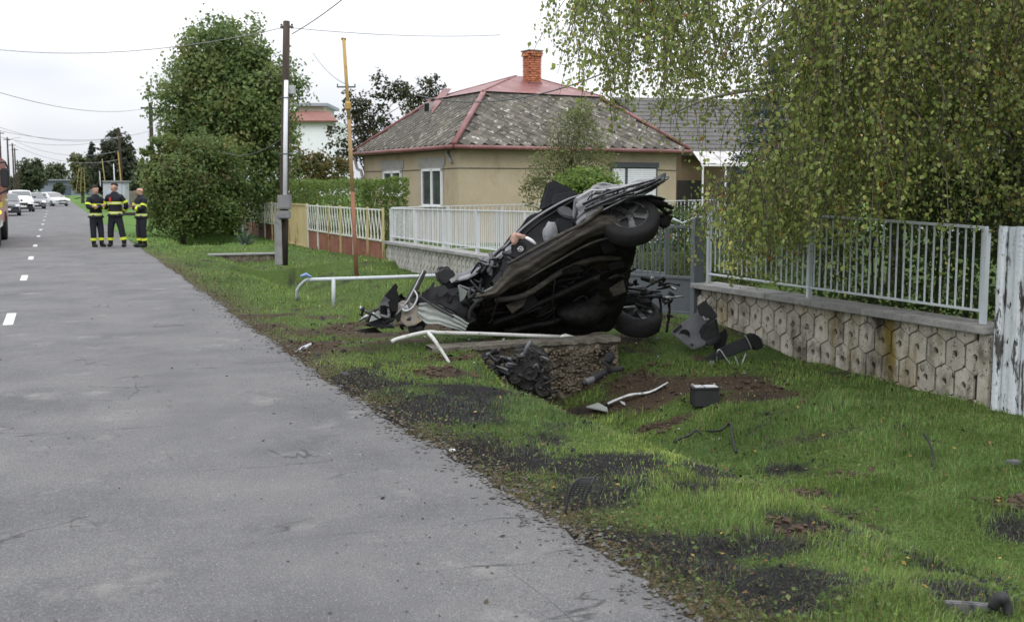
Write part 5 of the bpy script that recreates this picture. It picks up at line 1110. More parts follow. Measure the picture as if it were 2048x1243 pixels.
car('parked_car', 'dark grey compact van between the white van and the silver estate', 'car', rg(68, 418) + (0, 1.6, 0), R(4), paintm('grey_paint', (.10, .11, .125)), 4.3, 1.8, 1.5, lights=True, group='vehicles queued on the road')
car('delivery_van', 'white delivery van with black bumper behind the fire engine', 'van', rg(40, 424) + (0, 2.2, 0), R(6), paintm('white_paint', (.72, .73, .74)), 4.4, 1.8, 1.68, van=True, group='vehicles queued on the road')
car('parked_car', 'black car half hidden between fire engine and white van', 'car', rg(22, 432) + (-.35, 2, 0), R(3), paintm('black_paint', (.02, .022, .025)), 4.3, 1.75, 1.6, group='vehicles queued on the road')
# fire engine: only its near corner is in the frame
tr = thing('fire_engine', 'red and white fire engine with yellow stripe cut by the left picture edge', 'fire engine', (-2.78, 36.2, 0), R(0)); OT = ORG['fire_engine']
RED = mat('fire_red', [(.36, .025, .025), (.42, .035, .035)], scale=1, rough=.35, coat=.5); WHI = paintm('engine_white', (.68, .68, .67)); YST = mat('stripe_yellow', [(.62, .5, .03)], rough=.4)
wv = 1.24; sec = [(-.95, .55), (-.98, 1.35), (-.70, 2.75), (-.5, 2.95), (2.2, 2.98), (2.2, .55)]
Tp = lambda x, y, z: OT + np.array([x, y, z])
hwz = lambda z: wv - .30 * max(0, (z - 1.2)) / 1.75
cb2 = MB(); cb2.add([Tp(s * hwz(z), y, z) for s in (-1, 1) for y, z in sec], [(0, 1, 2, 3, 4, 5), (11, 10, 9, 8, 7, 6)] + [(i, i + 6, (i + 1) % 6 + 6, (i + 1) % 6) for i in range(6)])
part(tr, 'cab', cb2, WHI, bevel=.05)
part(tr, 'body', MB().box(Tp(0, 5.2, 1.7), (2.36, 5.9, 2.2)), RED, bevel=.05)
part(tr, 'windscreen', MB().prism([Tp(-wv * .84, -1.0, 1.42), Tp(wv * .84, -1.0, 1.42), Tp(wv * .70, -.745, 2.6), Tp(-wv * .70, -.745, 2.6)], (0, .03, .005)), CGLASS)
part(tr, 'bumper', MB().box(Tp(0, -1.02, .62), (2.5, .3, .38)), PLASTIC, bevel=.05); part(tr, 'grille', MB().box(Tp(0, -1.0, 1.08), (1.4, .05, .4)), PLASTIC, bevel=.02)
part(tr, 'stripe', MB().box(Tp(1.243, .6, 1.25), (.012, 3.1, .16)), YST); part(tr, 'red_panel', MB().box(Tp(1.243, .6, .98), (.013, 3.1, .36)), RED); part(tr, 'red_panel', MB().prism([Tp(1.19, -.85, 1.55), Tp(1.21, .9, 1.40), Tp(.975, .9, 2.8), Tp(.975, -.62, 2.8)], (.008, 0, 0)), RED)
for s in (-1, 1):
    part(tr, 'headlight', MB().ball(Tp(s * .92, -1.16, .72), (.18, .06, .09), 6), LAMP, smooth=True); part(tr, 'indicator', MB().ball(Tp(s * 1.24, -.93, 1.06), (.10, .12, .07), 6), AMBER, smooth=True)
    mr = part(tr, 'mirror', MB().box(Tp(s * 1.46, -.92, 2.05), (.24, .12, .55)), PLASTIC, bevel=.04); part(mr, 'mirror_arm', MB().tube([Tp(s * 1.2, -.75, 2.5), Tp(s * 1.5, -.95, 2.5), Tp(s * 1.56, -.92, 2.3)], .03, 6), PLASTIC); part(mr, 'lower_arm', MB().tube([Tp(s * 1.2, -.8, 1.55), Tp(s * 1.56, -.92, 1.72)], .03, 6), PLASTIC)
    for yy in (.15, 5.6): add_wheel(tr, Tp(s * 1.08, yy, .5), (s, 0, 0), .5, .3, local=False)
# ================================================================ FIREFIGHTERS
SKIN = mat('skin', [(.42, .25, .18), (.50, .31, .23)], scale=14, rough=.55); NAVY = mat('turnout_navy', [(.010, .011, .017), (.018, .019, .027)], scale=6, rough=.85, bump=.4, bscale=14); HIVIS = mat('reflective_band', [(.52, .60, .035), (.60, .68, .06)], scale=5, rough=.5); SILV = mat('silver_band', [(.62, .64, .62)], rough=.35)
BOOT = mat('boot', [(.012, .012, .012)], rough=.5); HAIR = mat('dark_hair', [(.02, .015, .012)], rough=.8); REDR = mat('red_radio', [(.55, .04, .03)], rough=.5)
def skin_mesh(name, chains, root_key, sub=2):
    """chains: lists of (key, point, radius or (rx, ry)); points shared by key"""
    keys, V, Rr, E = {}, [], [], []
    for ch in chains:
        pr = None
        for it in ch:
            k = it if isinstance(it, str) else it[0]
            if k not in keys: keys[k] = len(V); V.append(tuple(it[1])); Rr.append(it[2] if isinstance(it[2], tuple) else (it[2], it[2]))
            if pr is not None: E.append((pr, keys[k]))
            pr = keys[k]
    me = bpy.data.meshes.new(name); me.from_pydata(V, E, []); o = bpy.data.objects.new(name, me); COL.objects.link(o)
    sk = o.modifiers.new('s', 'SKIN'); sk.use_smooth_shade = True
    for i, rr_ in enumerate(Rr): me.skin_vertices[0].data[i].radius = rr_; me.skin_vertices[0].data[i].use_root = (i == keys[root_key])
    sb = o.modifiers.new('d', 'SUBSURF'); sb.levels = sb.render_levels = sub
    dg = bpy.context.evaluated_depsgraph_get(); ev = o.evaluated_get(dg); m2 = bpy.data.meshes.new_from_object(ev, depsgraph=dg); m2.name = name
    bpy.data.objects.remove(o); bpy.data.meshes.remove(me); m2.polygons.foreach_set('use_smooth', [True] * len(m2.polygons)); return m2
def child(root, name, me, m): me.materials.clear(); me.materials.append(m); return link(bpy.data.objects.new(name, me), root)
def ring(mb, c, axis, rx, ry_, hgt, xdir=(1, 0, 0)):
    ax = np.asarray(axis, float) / np.linalg.norm(axis); x = np.asarray(xdir, float); x = x - ax * (x @ ax); x /= np.linalg.norm(x); y = np.cross(ax, x); n = 20; vs, fs = [], []
    for (h, k) in ((-hgt / 2, .97), (-hgt / 2, 1.0), (hgt / 2, 1.0), (hgt / 2, .97)):
        for i in range(n): a = 2 * math.pi * i / n; vs.append(np.asarray(c) + ax * h + x * math.cos(a) * rx * k + y * math.sin(a) * ry_ * k)
    for j in range(4):
        for i in range(n): j2 = (j + 1) % 4; fs.append((j * n + i, j * n + (i + 1) % n, j2 * n + (i + 1) % n, j2 * n + i))
    mb.add(vs, fs)
def person(label, pos, rz, arms, legs, head_turn=0.0, hs=1.0, hair=True, collar=False, radio=False):
    root = thing('person', label, 'person', pos, rz, 'firefighters standing on the road'); root.scale = (hs, hs, hs); J = {}
    for s, k in ((-1, 'l'), (1, 'r')):
        fx, fy, kx, ky = legs[k]; J[k] = dict(hip=(s * .10, 0, .93), knee=(kx, ky, .50), ank=(fx, fy, .10), toe=(fx + s * .03, fy - .17, .035), sh=(s * .195, .01, 1.45), el=arms[k][0], wr=arms[k][1], hd=arms[k][2])
    ht = head_turn; fd = np.array([math.sin(ht), -math.cos(ht), 0]); hc_ = np.array([0, -.015, 1.70])
    ch = [[('pel', (0, 0, .98), (.15, .10)), ('spi', (0, 0, 1.18), (.135, .095)), ('che', (0, 0, 1.38), (.155, .10)), ('nek', (0, .01, 1.52), .062), ('nk2', (0, 0, 1.585), .054), ('jaw', tuple(hc_ + fd * .02 + (0, 0, -.05)), (.088, .095)), ('hea', tuple(hc_ + (0, 0, .03)), (.098, .112)), ('top', tuple(hc_ + (0, 0, .10)), (.075, .085))],
          ['hea', ('nos', tuple(hc_ + fd * .088 + (0, 0, -.005)), .020), ('nst', tuple(hc_ + fd * .116 + (0, 0, -.025)), .012)], ['jaw', ('chn', tuple(hc_ + fd * .078 + (0, 0, -.085)), .026)]]
    for k, s in (('l', -1), ('r', 1)):
        j = J[k]; sd_ = np.array([math.cos(ht), math.sin(ht), 0]) * s; ch.append(['hea', ('ear' + k, tuple(hc_ + sd_ * .088 + (0, 0, -.01)), (.014, .022))])
        ch.append(['pel', ('hip' + k, j['hip'], .085), ('kn' + k, j['knee'], .058), ('an' + k, j['ank'], .042), ('to' + k, j['toe'], .034)])
        ch.append(['che', ('sh' + k, j['sh'], .058), ('el' + k, j['el'], .042), ('wr' + k, j['wr'], .029), ('pa' + k, j['hd'], (.038, .022))])
        d = np.array(j['hd']) - np.array(j['wr']); d /= np.linalg.norm(d); sx = np.cross(d, (0, -1, .2)); sx /= np.linalg.norm(sx)
        for f, (o_, l_) in enumerate(((-.026, .052), (-.009, .062), (.009, .058), (.026, .045))):
            a = np.array(j['hd']) + d * .035 + sx * o_; ch.append(['pa' + k, (f'f{f}{k}', tuple(a), .0095), (f'g{f}{k}', tuple(a + d * l_ * .6 + np.array([0, .012, -.012])), .0085), (f'h{f}{k}', tuple(a + d * l_ * .75 + np.array([0, .03, -.02])), .0075)])
        a = np.array(j['wr']) + d * .03 - sx * .03; ch.append(['wr' + k, (f't1{k}', tuple(a), .011), (f't2{k}', tuple(a + d * .04 - sx * .015), .009)])
    child(root, 'body', skin_mesh('body', ch, 'pel', 1), SKIN)
    # clothes: own surfaces following the limbs
    jk = [[('hm0', (0, 0, .80), (.20, .15)), ('hem', (0, 0, .90), (.205, .152)), ('wai', (0, 0, 1.05), (.195, .145)), ('che', (0, .0, 1.32), (.205, .150)), ('upc', (0, .01, 1.45), (.165, .115)), ('cl0', (0, .005, 1.535), (.10, .095)), ('col', (0, .005, 1.60), (.090, .095) if not collar else (.112, .12))]]
    tro = [[('wst', (0, 0, 1.08), (.17, .125)), ('wsu', (0, 0, 1.0), (.18, .13)), ('crt', (0, 0, .88), (.185, .13))]]
    bt_ = []
    for k, s in (('l', -1), ('r', 1)):
        j = J[k]; jk.append(['upc', ('s' + k, (s * .185, .01, 1.43), .088), ('e' + k, j['el'], .072), ('v' + k, tuple(np.array(j['el']) * .35 + np.array(j['wr']) * .65), .064), ('w' + k, tuple(np.array(j['el']) * -.05 + np.array(j['wr']) * 1.05), .054)])
        tro.append(['crt', ('h' + k, (s * .10, 0, .78), .118), ('k' + k, j['knee'], .094), ('c' + k, tuple(np.array(j['knee']) * .4 + np.array(j['ank']) * .6), .088), ('n' + k, tuple(np.array(j['ank']) + (0, 0, .045)), .080)])
        b_ = MB(); b_.ball((j['ank'][0] + s * .012, j['ank'][1] - .075, .055), (.056, .155, .060), 8); b_.tube([(j['ank'][0], j['ank'][1], .04), (j['ank'][0], j['ank'][1], .26)], [.058, .068], 12)
        part(root, 'boot', b_, BOOT, smooth=True, local=True)
    jacket = child(root, 'jacket', skin_mesh('jacket', jk, 'wai', 2), NAVY); trousers = child(root, 'trousers', skin_mesh('trousers', tro, 'crt', 2), NAVY)
    for z, rx, ry_ in ((1.26, .207, .158), (.98, .204, .157)):
        mb = MB(); ring(mb, (0, 0, z), (0, 0, 1), rx, ry_, .075); part(jacket, 'reflective_band', mb, HIVIS, local=True); mb = MB(); ring(mb, (0, 0, z), (0, 0, 1), rx + .004, ry_ + .004, .022); part(jacket, 'silver_stripe', mb, SILV, local=True)
    for k in ('l', 'r'):
        j = J[k]; e_, w_, s0, kn, an = [np.array(j[q]) for q in ('el', 'wr', 'sh', 'knee', 'ank')]
        mb = MB(); ring(mb, e_ * .45 + w_ * .55, w_ - e_, .070, .070, .075, (0, 0, 1)); part(jacket, 'reflective_band', mb, HIVIS, local=True); mb = MB(); ring(mb, s0 * .4 + e_ * .6, e_ - s0, .088, .088, .06, (0, 1, 0)); part(jacket, 'reflective_band', mb, HIVIS, local=True)
        mb = MB(); ring(mb, kn * .36 + an * .64, an - kn, .094, .094, .075, (1, 0, 0)); part(trousers, 'reflective_band', mb, HIVIS, local=True)
    if hair: 
        hb_ = MB(); hb_.ball(hc_ + (0, 0, .066) - fd * .022, (.102, .114, .090), 8); part(root, 'hair', hb_, HAIR, smooth=True, local=True)
    ey = MB(); sd_ = np.array([math.cos(ht), math.sin(ht), 0])
    for s in (-1, 1): ey.ball(hc_ + fd * .083 + sd_ * .031 * s + (0, 0, .015), (.011, .008, .007), 4)
    part(root, 'eyes', ey, HAIR, local=True); mo = MB().box(hc_ + fd * .088 + (0, 0, -.055), (.045, .010, .008)); part(root, 'mouth', mo, mat('lips', [(.32, .13, .11)], rough=.6), local=True)
    if radio: part(jacket, 'radio', MB().box((-.075, -.165, 1.36), (.05, .04, .12)), REDR, local=True, bevel=.01)
    return root
cross = dict(l=((-.30, -.08, 1.17), (.06, -.225, 1.235), (.14, -.22, 1.25)), r=((.30, -.08, 1.17), (-.06, -.245, 1.20), (-.14, -.235, 1.22)))
behind = dict(l=((-.31, .06, 1.19), (-.17, .19, 1.02), (-.10, .20, .98)), r=((.32, .06, 1.19), (.18, .19, 1.0), (.10, .20, .96)))
fold = dict(l=((-.27, -.10, 1.18), (-.02, -.26, 1.24), (.06, -.27, 1.27)), r=((.27, -.10, 1.16), (.0, -.27, 1.18), (-.08, -.27, 1.20)))
fpz = lambda px, py: P_z(px, py, .0)
person('firefighter with folded arms at the left of the group, looking our way, short dark hair', fpz(194.5, 494), R(26), cross, dict(l=(-.10, .0, -.11, -.02), r=(.12, -.05, .12, -.04)), -.15, 1.0)
person('firefighter with hands behind his back and legs apart, red radio on his chest', fpz(233, 493.5), R(-20), behind, dict(l=(-.17, .04, -.14, -.02), r=(.24, -.05, .18, -.05)), -.25, 1.045, radio=True)
person('firefighter standing apart at the grass edge, turned left with arms folded, shaved head', fpz(285, 494), R(-66), fold, dict(l=(-.09, -.02, -.10, -.05), r=(.10, .03, .11, -.02)), -.1, .985, hair=False, collar=True)
# ================================================================ THE WRECKED CAR
BLACKP = mat('black_car_paint', [(.010, .011, .014), (.018, .019, .024)], scale=3, rough=.22, spec=.6, coat=.8, stain=[((.05, .048, .045), 9, .62, .74)])
UNDER = mat('underbody', [(.003, .003, .0033), (.007, .0068, .0066), (.014, .0125, .011)], scale=5, rough=.7, bump=1.0, bscale=22, stain=[((.048, .038, .028), 3.6, .55, .74)])
SILLM = mat('muddy_sill', [(.022, .021, .021), (.055, .047, .038), (.105, .092, .075)], scale=5, rough=.7, bump=.5, bscale=40, stretch=(.6, .6, 2.2), stain=[((.014, .014, .015), 4, .55, .68)])
DARKM = mat('dark_matte', [(.008, .008, .009), (.016, .016, .017)], scale=7, rough=.8)
GREYP = mat('grey_plastic', [(.09, .09, .098), (.135, .135, .145)], scale=7, rough=.6, stain=[((.02, .02, .02), 11, .6, .7)])
SEATM = mat('seat_fabric', [(.020, .021, .024), (.034, .035, .038)], scale=22, rough=.9, bump=.3)
METAL = mat('bare_metal', [(.30, .31, .31), (.46, .47, .47)], scale=8, rough=.38, metal=.7, stain=[((.03, .03, .03), 8, .52, .66)])
INNERF = mat('primer_grey', [(.17, .19, .175), (.27, .29, .27), (.34, .36, .34)], scale=3, rough=.55, stain=[((.05, .045, .04), 4, .56, .7), ((.20, .13, .07), 2.5, .62, .75)], bump=.3, bscale=12)
BLUEG = mat('scuffed_gloss', [(.012, .013, .016), (.024, .026, .031), (.055, .058, .068)], scale=6, rough=.34, spec=.5, coat=.25, stain=[((.012, .012, .014), 7, .5, .62)])
WDEP = 12.9
wreck = thing('wrecked_car', 'crushed black car tipped up on its side on the driveway, wheel in the air', 'car', P_d(1100, 668, WDEP)); OW_ = ORG['wrecked_car']
w_ = lambda px, py, d=WDEP: P_d(px, py, d)
def resample(poly, n):
    p = [np.array(q, float) for q in poly]; s = np.concatenate([[0], np.cumsum([np.linalg.norm((p[i + 1] - p[i])[:2]) for i in range(len(p) - 1)])]); s /= s[-1]; t = np.linspace(0, 1, n); a = np.array(p)
    return np.stack([np.interp(t, s, a[:, k]) for k in range(3)], 1)
def loft(name, A, B, nu, nv, m, amp=.03, f=3.5, seed=1, bulge=0.0, solid=.012, ridge=0.0, rf=9, parent=wreck, smooth=True, label=None, mids=None, sharp=False):
    """sheet between lines of (px, py, distance); dented, ribbed along u by ridge, pushed out towards the viewer by bulge"""
    ls = [A] + (mids or []) + [B]; ls = [resample(l, nu) for l in ls]; tt = np.linspace(0, 1, len(ls)); G = np.empty((nv, nu, 3))
    for j in range(nv):
        v = j / (nv - 1); k = min(int(v * (len(ls) - 1)), len(ls) - 2); f_ = v * (len(ls) - 1) - k; q = ls[k] * (1 - f_) + ls[k + 1] * f_
        q = q.copy(); q[:, 2] -= bulge * math.sin(math.pi * v) + ridge * math.sin(v * rf * math.pi)
        G[j] = [P_d(*x) for x in q]
    Pn = G.reshape(-1, 3); dsp = noise3(Pn, f, seed) * amp + noise3(Pn, f * 2.7, seed + 3) * amp * .35
    if sharp: dsp = np.sign(dsp) * np.abs(dsp / max(amp, 1e-6)) ** .5 * amp * .8
    G = (Pn + dsp).reshape(nv, nu, 3)
    return part(parent, name, MB().grid(G), m, smooth=smooth, solid=solid, label=label)
def wtube(name, pts, r, m, n=7, k=4, parent=wreck, sq=1.0):
    p = smooth_path([P_d(*q) for q in pts], k); rr_ = r if np.isscalar(r) else np.interp(np.linspace(0, 1, len(p)), np.linspace(0, 1, len(r)), r).tolist()
    return part(parent, name, MB().tube(p, rr_, n, sq=sq), m, smooth=True)
# floor pan seen from below
loft('floor_pan', [(925, 612, 12.6), (975, 590, 12.45), (1080, 520, 12.25), (1150, 475, 12.15), (1215, 440, 12.15), (1272, 478, 12.3)],
     [(905, 660, 13.0), (950, 664, 13.1), (1060, 668, 13.2), (1150, 668, 13.25), (1210, 664, 13.3), (1222, 640, 13.35)], 90, 70, UNDER, .016, 11, 2, ridge=.010, rf=17, sharp=True, smooth=False, mids=[[(915, 640, 12.85), (970, 630, 12.8), (1075, 590, 12.75), (1160, 560, 12.7), (1225, 545, 12.75), (1262, 530, 12.85)]])
loft('rear_floor', [(1215, 440, 12.2), (1272, 478, 12.35), (1270, 500, 12.5)], [(1208, 664, 13.35), (1228, 655, 13.4), (1250, 600, 13.3)], 30, 40, UNDER, .016, 12, 4, sharp=True, smooth=False, mids=[[(1225, 550, 12.75), (1250, 560, 12.9), (1262, 545, 13.0)]])
for k, (a, b) in enumerate((((985, 640, 12.75), (1200, 545, 12.55)), ((1010, 655, 12.95), (1205, 610, 12.95)))): loft('chassis_rail', [a, ((a[0] + b[0]) / 2, (a[1] + b[1]) / 2 + 3, (a[2] + b[2]) / 2 - .02), b], [(a[0], a[1] + 16, a[2] + .02), (b[0], b[1] + 18, b[2] + .02)], 24, 7, UNDER, .008, 6, 7 + k, bulge=.07)
wtube('exhaust_pipe', [(990, 600, 12.5), (1050, 590, 12.45), (1120, 545, 12.4), (1180, 520, 12.45), (1240, 515, 12.6)], .035, SILLM)
part(wreck, 'fuel_tank', MB().ball(w_(1165, 625, 12.95), (.30, .22, .17), 9, .12, 3), UNDER, smooth=True)
wtube('brake_line', [(1005, 545, 12.2), (995, 600, 12.3), (980, 650, 12.5)], .008, DARKM); wtube('brake_line', [(1110, 560, 12.3), (1105, 610, 12.5), (1112, 650, 12.8)], .009, UNDER)
# sill, torn open at its front end
loft('sill', [(940, 590, 12.32), (985, 577, 12.25), (1020, 532, 12.2), (1080, 500, 12.12), (1150, 462, 12.05), (1200, 430, 12.05), (1228, 425, 12.1)],
     [(952, 600, 12.36), (1000, 592, 12.3), (1050, 560, 12.3), (1110, 520, 12.22), (1170, 482, 12.16), (1225, 462, 12.16), (1262, 476, 12.2)], 70, 14, SILLM, .013, 6, 11, bulge=.075, ridge=.012, rf=5)
wtube('sill_edge', [(1016, 528, 12.16), (1060, 503, 12.1), (1120, 470, 12.02), (1165, 448, 12.0), (1195, 424, 12.02), (1204, 415, 12.05)], [.018, .02, .02, .022, .03, .03], SILLM)
wtube('sill_edge', [(1045, 563, 12.25), (1110, 525, 12.18), (1180, 487, 12.12), (1240, 470, 12.14)], [.012, .014, .014, .01], SILLM)
part(wreck, 'torn_sill_end', MB().prism([P_d(*q) for q in ((934, 589, 12.3), (960, 585, 12.26), (985, 572, 12.24), (990, 580, 12.24), (962, 596, 12.27), (950, 604, 12.3))], np.array(FW) * .03), INNERF, bevel=.004)
# cabin: dark inner side, pillar frame, seat, trims
loft('cabin_side', [(872, 580, 13.1), (940, 548, 13.1), (1000, 508, 13.1), (1068, 440, 13.1), (1160, 392, 13.1), (1235, 380, 13.0)], [(905, 640, 12.9), (960, 590, 12.75), (1020, 560, 12.7), (1100, 515, 12.6), (1180, 465, 12.55), (1230, 440, 12.5)], 44, 16, DARKM, .03, 4, 13, bulge=-.16)
loft('bulkhead', [(880, 585, 12.9), (940, 555, 12.7), (1010, 530, 12.5)], [(870, 640, 13.0), (935, 650, 12.85), (960, 612, 12.5)], 26, 16, DARKM, .05, 5, 14, sharp=True)
wtube('window_frame', [(1172, 388, 12.5), (1130, 402, 12.48), (1078, 432, 12.45), (1040, 462, 12.4), (1004, 500, 12.35)], [.022, .026, .028, .026, .022], BLACKP, sq=.7)
wtube('window_frame', [(1152, 398, 12.7), (1085, 440, 12.7), (1035, 482, 12.65), (1000, 520, 12.55)], .016, DARKM)
def slab(name, poly, d, th, m, parent=wreck, bevel=.02, puff=.03, seed=1, tilt=(0, 0), label=None, smooth=True):
    cx, cy = np.mean([p[0] for p in poly]), np.mean([p[1] for p in poly])
    pts = [P_d(x, y, d + tilt[0] * (x - cx) + tilt[1] * (y - cy)) for x, y in poly]; bm = bmesh.new(); off = Vector(FW * th)
    vs = [bm.verts.new(p) for p in pts]; f = bm.faces.new(vs); r_ = bmesh.ops.extrude_face_region(bm, geom=[f]); bmesh.ops.translate(bm, verts=[v for v in r_['geom'] if isinstance(v, bmesh.types.BMVert)], vec=off)
    bmesh.ops.recalc_face_normals(bm, faces=bm.faces)
    if bevel: bmesh.ops.bevel(bm, geom=[e for e in bm.edges if e.calc_face_angle(0) > .5], offset=bevel, segments=3, affect='EDGES', clamp_overlap=True)
    bmesh.ops.triangulate(bm, faces=[q for q in bm.faces if len(q.verts) > 4]); bmesh.ops.subdivide_edges(bm, edges=[e for e in bm.edges if e.calc_length() > .12], cuts=1, use_grid_fill=True)
    V = np.array([v.co for v in bm.verts]); V = V + noise3(V, 5, seed) * puff * .4
    mb = MB(); mb.v = [tuple(q) for q in V]; bm.verts.index_update(); mb.f = [tuple(v.index for v in q.verts) for q in bm.faces]; bm.free()
    return part(parent, name, mb, m, label=label)
slab('seat_back', [(1078, 424), (1082, 398), (1090, 370), (1098, 360), (1106, 359), (1140, 372), (1163, 388), (1150, 398), (1118, 408), (1090, 424)], 12.95, .16, SEATM, bevel=.035, seed=2)
slab('seat_side', [(1108, 390), (1146, 384), (1158, 388), (1148, 400), (1118, 408), (1104, 412)], 12.90, .06, mat('seat_side', [(.028, .028, .03), (.045, .045, .048)], scale=20, rough=.85), bevel=.012, seed=3)
slab('pillar_trim', [(1110, 420), (1118, 412), (1133, 412), (1147, 424), (1154, 436), (1140, 438), (1122, 433)], 12.42, .06, GREYP, bevel=.02)
slab('door_pillar', [(1148, 396), (1160, 398), (1157, 420), (1150, 440), (1146, 434)], 12.32, .05, mat('grey_trim', [(.16, .16, .18), (.24, .24, .26)], scale=6, rough=.45), bevel=.012)
slab('seat_cushion', [(1112, 436), (1150, 440), (1158, 462), (1120, 474), (1106, 462)], 12.45, .10, SEATM, bevel=.03, seed=5)
ab_ = MB().ball(w_(1101, 465, 12.45), (.085, .07, .135), 12, .16, 9); part(wreck, 'airbag', ab_, mat('airbag_fabric', [(.20, .21, .22), (.34, .35, .36)], scale=7, rough=.8, bump=.6, bscale=25), smooth=True)
hub = slab('steering_hub', [(1022, 488), (1038, 484), (1054, 490), (1056, 512), (1040, 520), (1024, 516)], 12.36, .07, PLASTIC, bevel=.02, seed=6)
emb = MB(); c_e = P_d(1041, 498, 12.335); ax_ = -FW
ang = np.linspace(0, 2 * math.pi, 17)[:-1]; em_pts = [c_e + RT * .027 * math.cos(a) + UP * .027 * math.sin(a) for a in ang] ; em_pts.append(em_pts[0]); emb.tube(em_pts, .0055, 6)
emb.tube([c_e - RT * .036 + UP * .004, c_e + RT * .008 + UP * .006, c_e - RT * .008 - UP * .006, c_e + RT * .036 - UP * .004], .0045, 5); part(hub, 'emblem', emb, mat('emblem_silver', [(.6, .6, .6)], rough=.3, metal=.4))
wtube('steering_rim', [(1024, 470, 12.5), (1010, 490, 12.42), (1008, 512, 12.38), (1022, 524, 12.38)], .014, PLASTIC)
# crumpled panels of the rear side and the roof edge
loft('rear_quarter_panel', [(1152, 398, 12.4), (1182, 378, 12.35), (1240, 374, 12.35), (1300, 360, 12.4), (1330, 351, 12.5)], [(1158, 452, 12.12), (1172, 436, 12.1), (1205, 416, 12.1), (1262, 392, 12.15), (1330, 362, 12.35)], 54, 22, BLACKP, .022, 6.5, 21, bulge=.05, ridge=.016, rf=7)
loft('roof_skin', [(1178, 380, 12.7), (1200, 366, 12.75), (1240, 376, 12.7), (1290, 362, 12.65), (1336, 349, 12.6)], [(1160, 408, 12.36), (1190, 392, 12.3), (1245, 385, 12.25), (1300, 369, 12.3), (1334, 356, 12.4)], 50, 16, BLUEG, .028, 9, 23, ridge=.02, rf=5, sharp=True)
for k, (a, b, c2) in enumerate((((1168, 420, 12.1), (1235, 392, 12.05), (1322, 358, 12.3)), ((1165, 408, 12.2), (1215, 386, 12.15), (1310, 359, 12.3)), ((1172, 438, 12.05), (1240, 404, 12.05), (1318, 366, 12.3)))): wtube('crease', [a, b, c2], [.012, .016, .010], BLUEG if k != 2 else BLACKP)
for k in range(9):
    x = 1172 + k * 12 + random.uniform(-4, 4); y = 390 - k * 1.8; wtube('torn_strip', [(x, y + 12, 12.22), (x + 9, y + random.uniform(-6, 2), 12.18), (x + 24, y - random.uniform(0, 6), 12.25)], [.007, .012, .005], METAL if k % 3 == 1 else BLUEG, n=5, k=3)
slab('lamp_cluster', [(1300, 362), (1322, 350), (1334, 348), (1330, 362), (1308, 372)], 12.3, .07, CGLASS, bevel=.01, puff=.05)
loft('wheel_arch', [(1185, 438, 12.1), (1200, 412, 12.05), (1250, 394, 12.05), (1300, 392, 12.15), (1330, 400, 12.3)], [(1192, 456, 12.35), (1214, 425, 12.45), (1255, 408, 12.5), (1296, 404, 12.5), (1316, 412, 12.5)], 40, 8, BLACKP, .014, 7, 25)
part(wreck, 'arch_liner', MB().ball(w_(1252, 440, 12.62), (.36, .30, .30), 9, .1, 6), DARKM, smooth=True)
add_wheel(wreck, w_(1258, 441, 12.22), np.array(UP) * .66 - np.array(FW) * .74 - np.array(RT) * .05, .335, .215, local=False)
for k in range(10):
    a = (1300 + random.uniform(-6, 8), 425 + random.uniform(-22, 30), 12.45 + random.uniform(-.1, .2)); b = (1322 + random.uniform(-4, 24), 432 + random.uniform(-22, 24), 12.45 + random.uniform(-.1, .2)); wtube('suspension_arm', [a, ((a[0] + b[0]) / 2, (a[1] + b[1]) / 2 - 5, a[2]), b], [.018, .03, .02], DARKM if k % 3 else UNDER, n=6, k=3)
part(wreck, 'hub_carrier', MB().ball(w_(1326, 440, 12.5), (.10, .1, .09), 7, .3, 4), DARKM)
loft('bumper_flap', [(1300, 398, 12.3), (1318, 400, 12.3), (1334, 404, 12.35)], [(1296, 406, 12.35), (1316, 412, 12.4), (1326, 416, 12.4)], 12, 5, PLASTIC, .012, 8, 4)
# the bonnet and wing, squashed to the left
loft('bonnet', [(1036, 472, 12.75), (1005, 492, 12.72), (960, 522, 12.7), (905, 548, 12.75), (880, 556, 12.8)], [(1040, 500, 12.4), (1000, 520, 12.4), (955, 548, 12.42), (915, 566, 12.5), (890, 572, 12.6)], 40, 14, BLUEG, .022, 6, 31, ridge=.02, rf=3)
wtube('windscreen_pillar', [(1034, 474, 12.6), (1000, 500, 12.45), (980, 520, 12.35), (962, 546, 12.3)], [.02, .024, .022, .018], BLUEG); wtube('windscreen_pillar', [(980, 505, 12.4), (985, 525, 12.33), (976, 545, 12.3)], .024, GREYP)
for k in range(22):
    x, y = random.uniform(935, 1020), random.uniform(515, 580); y += (975 - x) * .35; d = random.uniform(12.2, 12.6); wtube('dash_bracket', [(x, y, d), (x + random.uniform(-14, 14), y + random.uniform(-14, 14), d - random.uniform(0, .12)), (x + random.uniform(-28, 28), y + random.uniform(-18, 18), d + random.uniform(-.1, .1))], [.010, .018, .009], (PLASTIC, GREYP, DARKM, BLUEG)[k % 4], n=5, k=3)
slab('headlamp', [(869, 556), (872, 542), (886, 534), (900, 537), (912, 552), (900, 566), (884, 574), (874, 568)], 12.55, .2, PLASTIC, bevel=.04, puff=.08, seed=8); slab('lamp_bracket', [(898, 560), (912, 550), (917, 556), (902, 567)], 12.48, .02, INNERF, bevel=.004)
loft('front_wing', [(838, 590, 12.3), (865, 576, 12.3), (900, 582, 12.3), (940, 598, 12.35)], [(845, 622, 12.2), (880, 612, 12.2), (915, 625, 12.2), (935, 645, 12.25)], 28, 12, DARKM, .04, 5, 33, sharp=True)
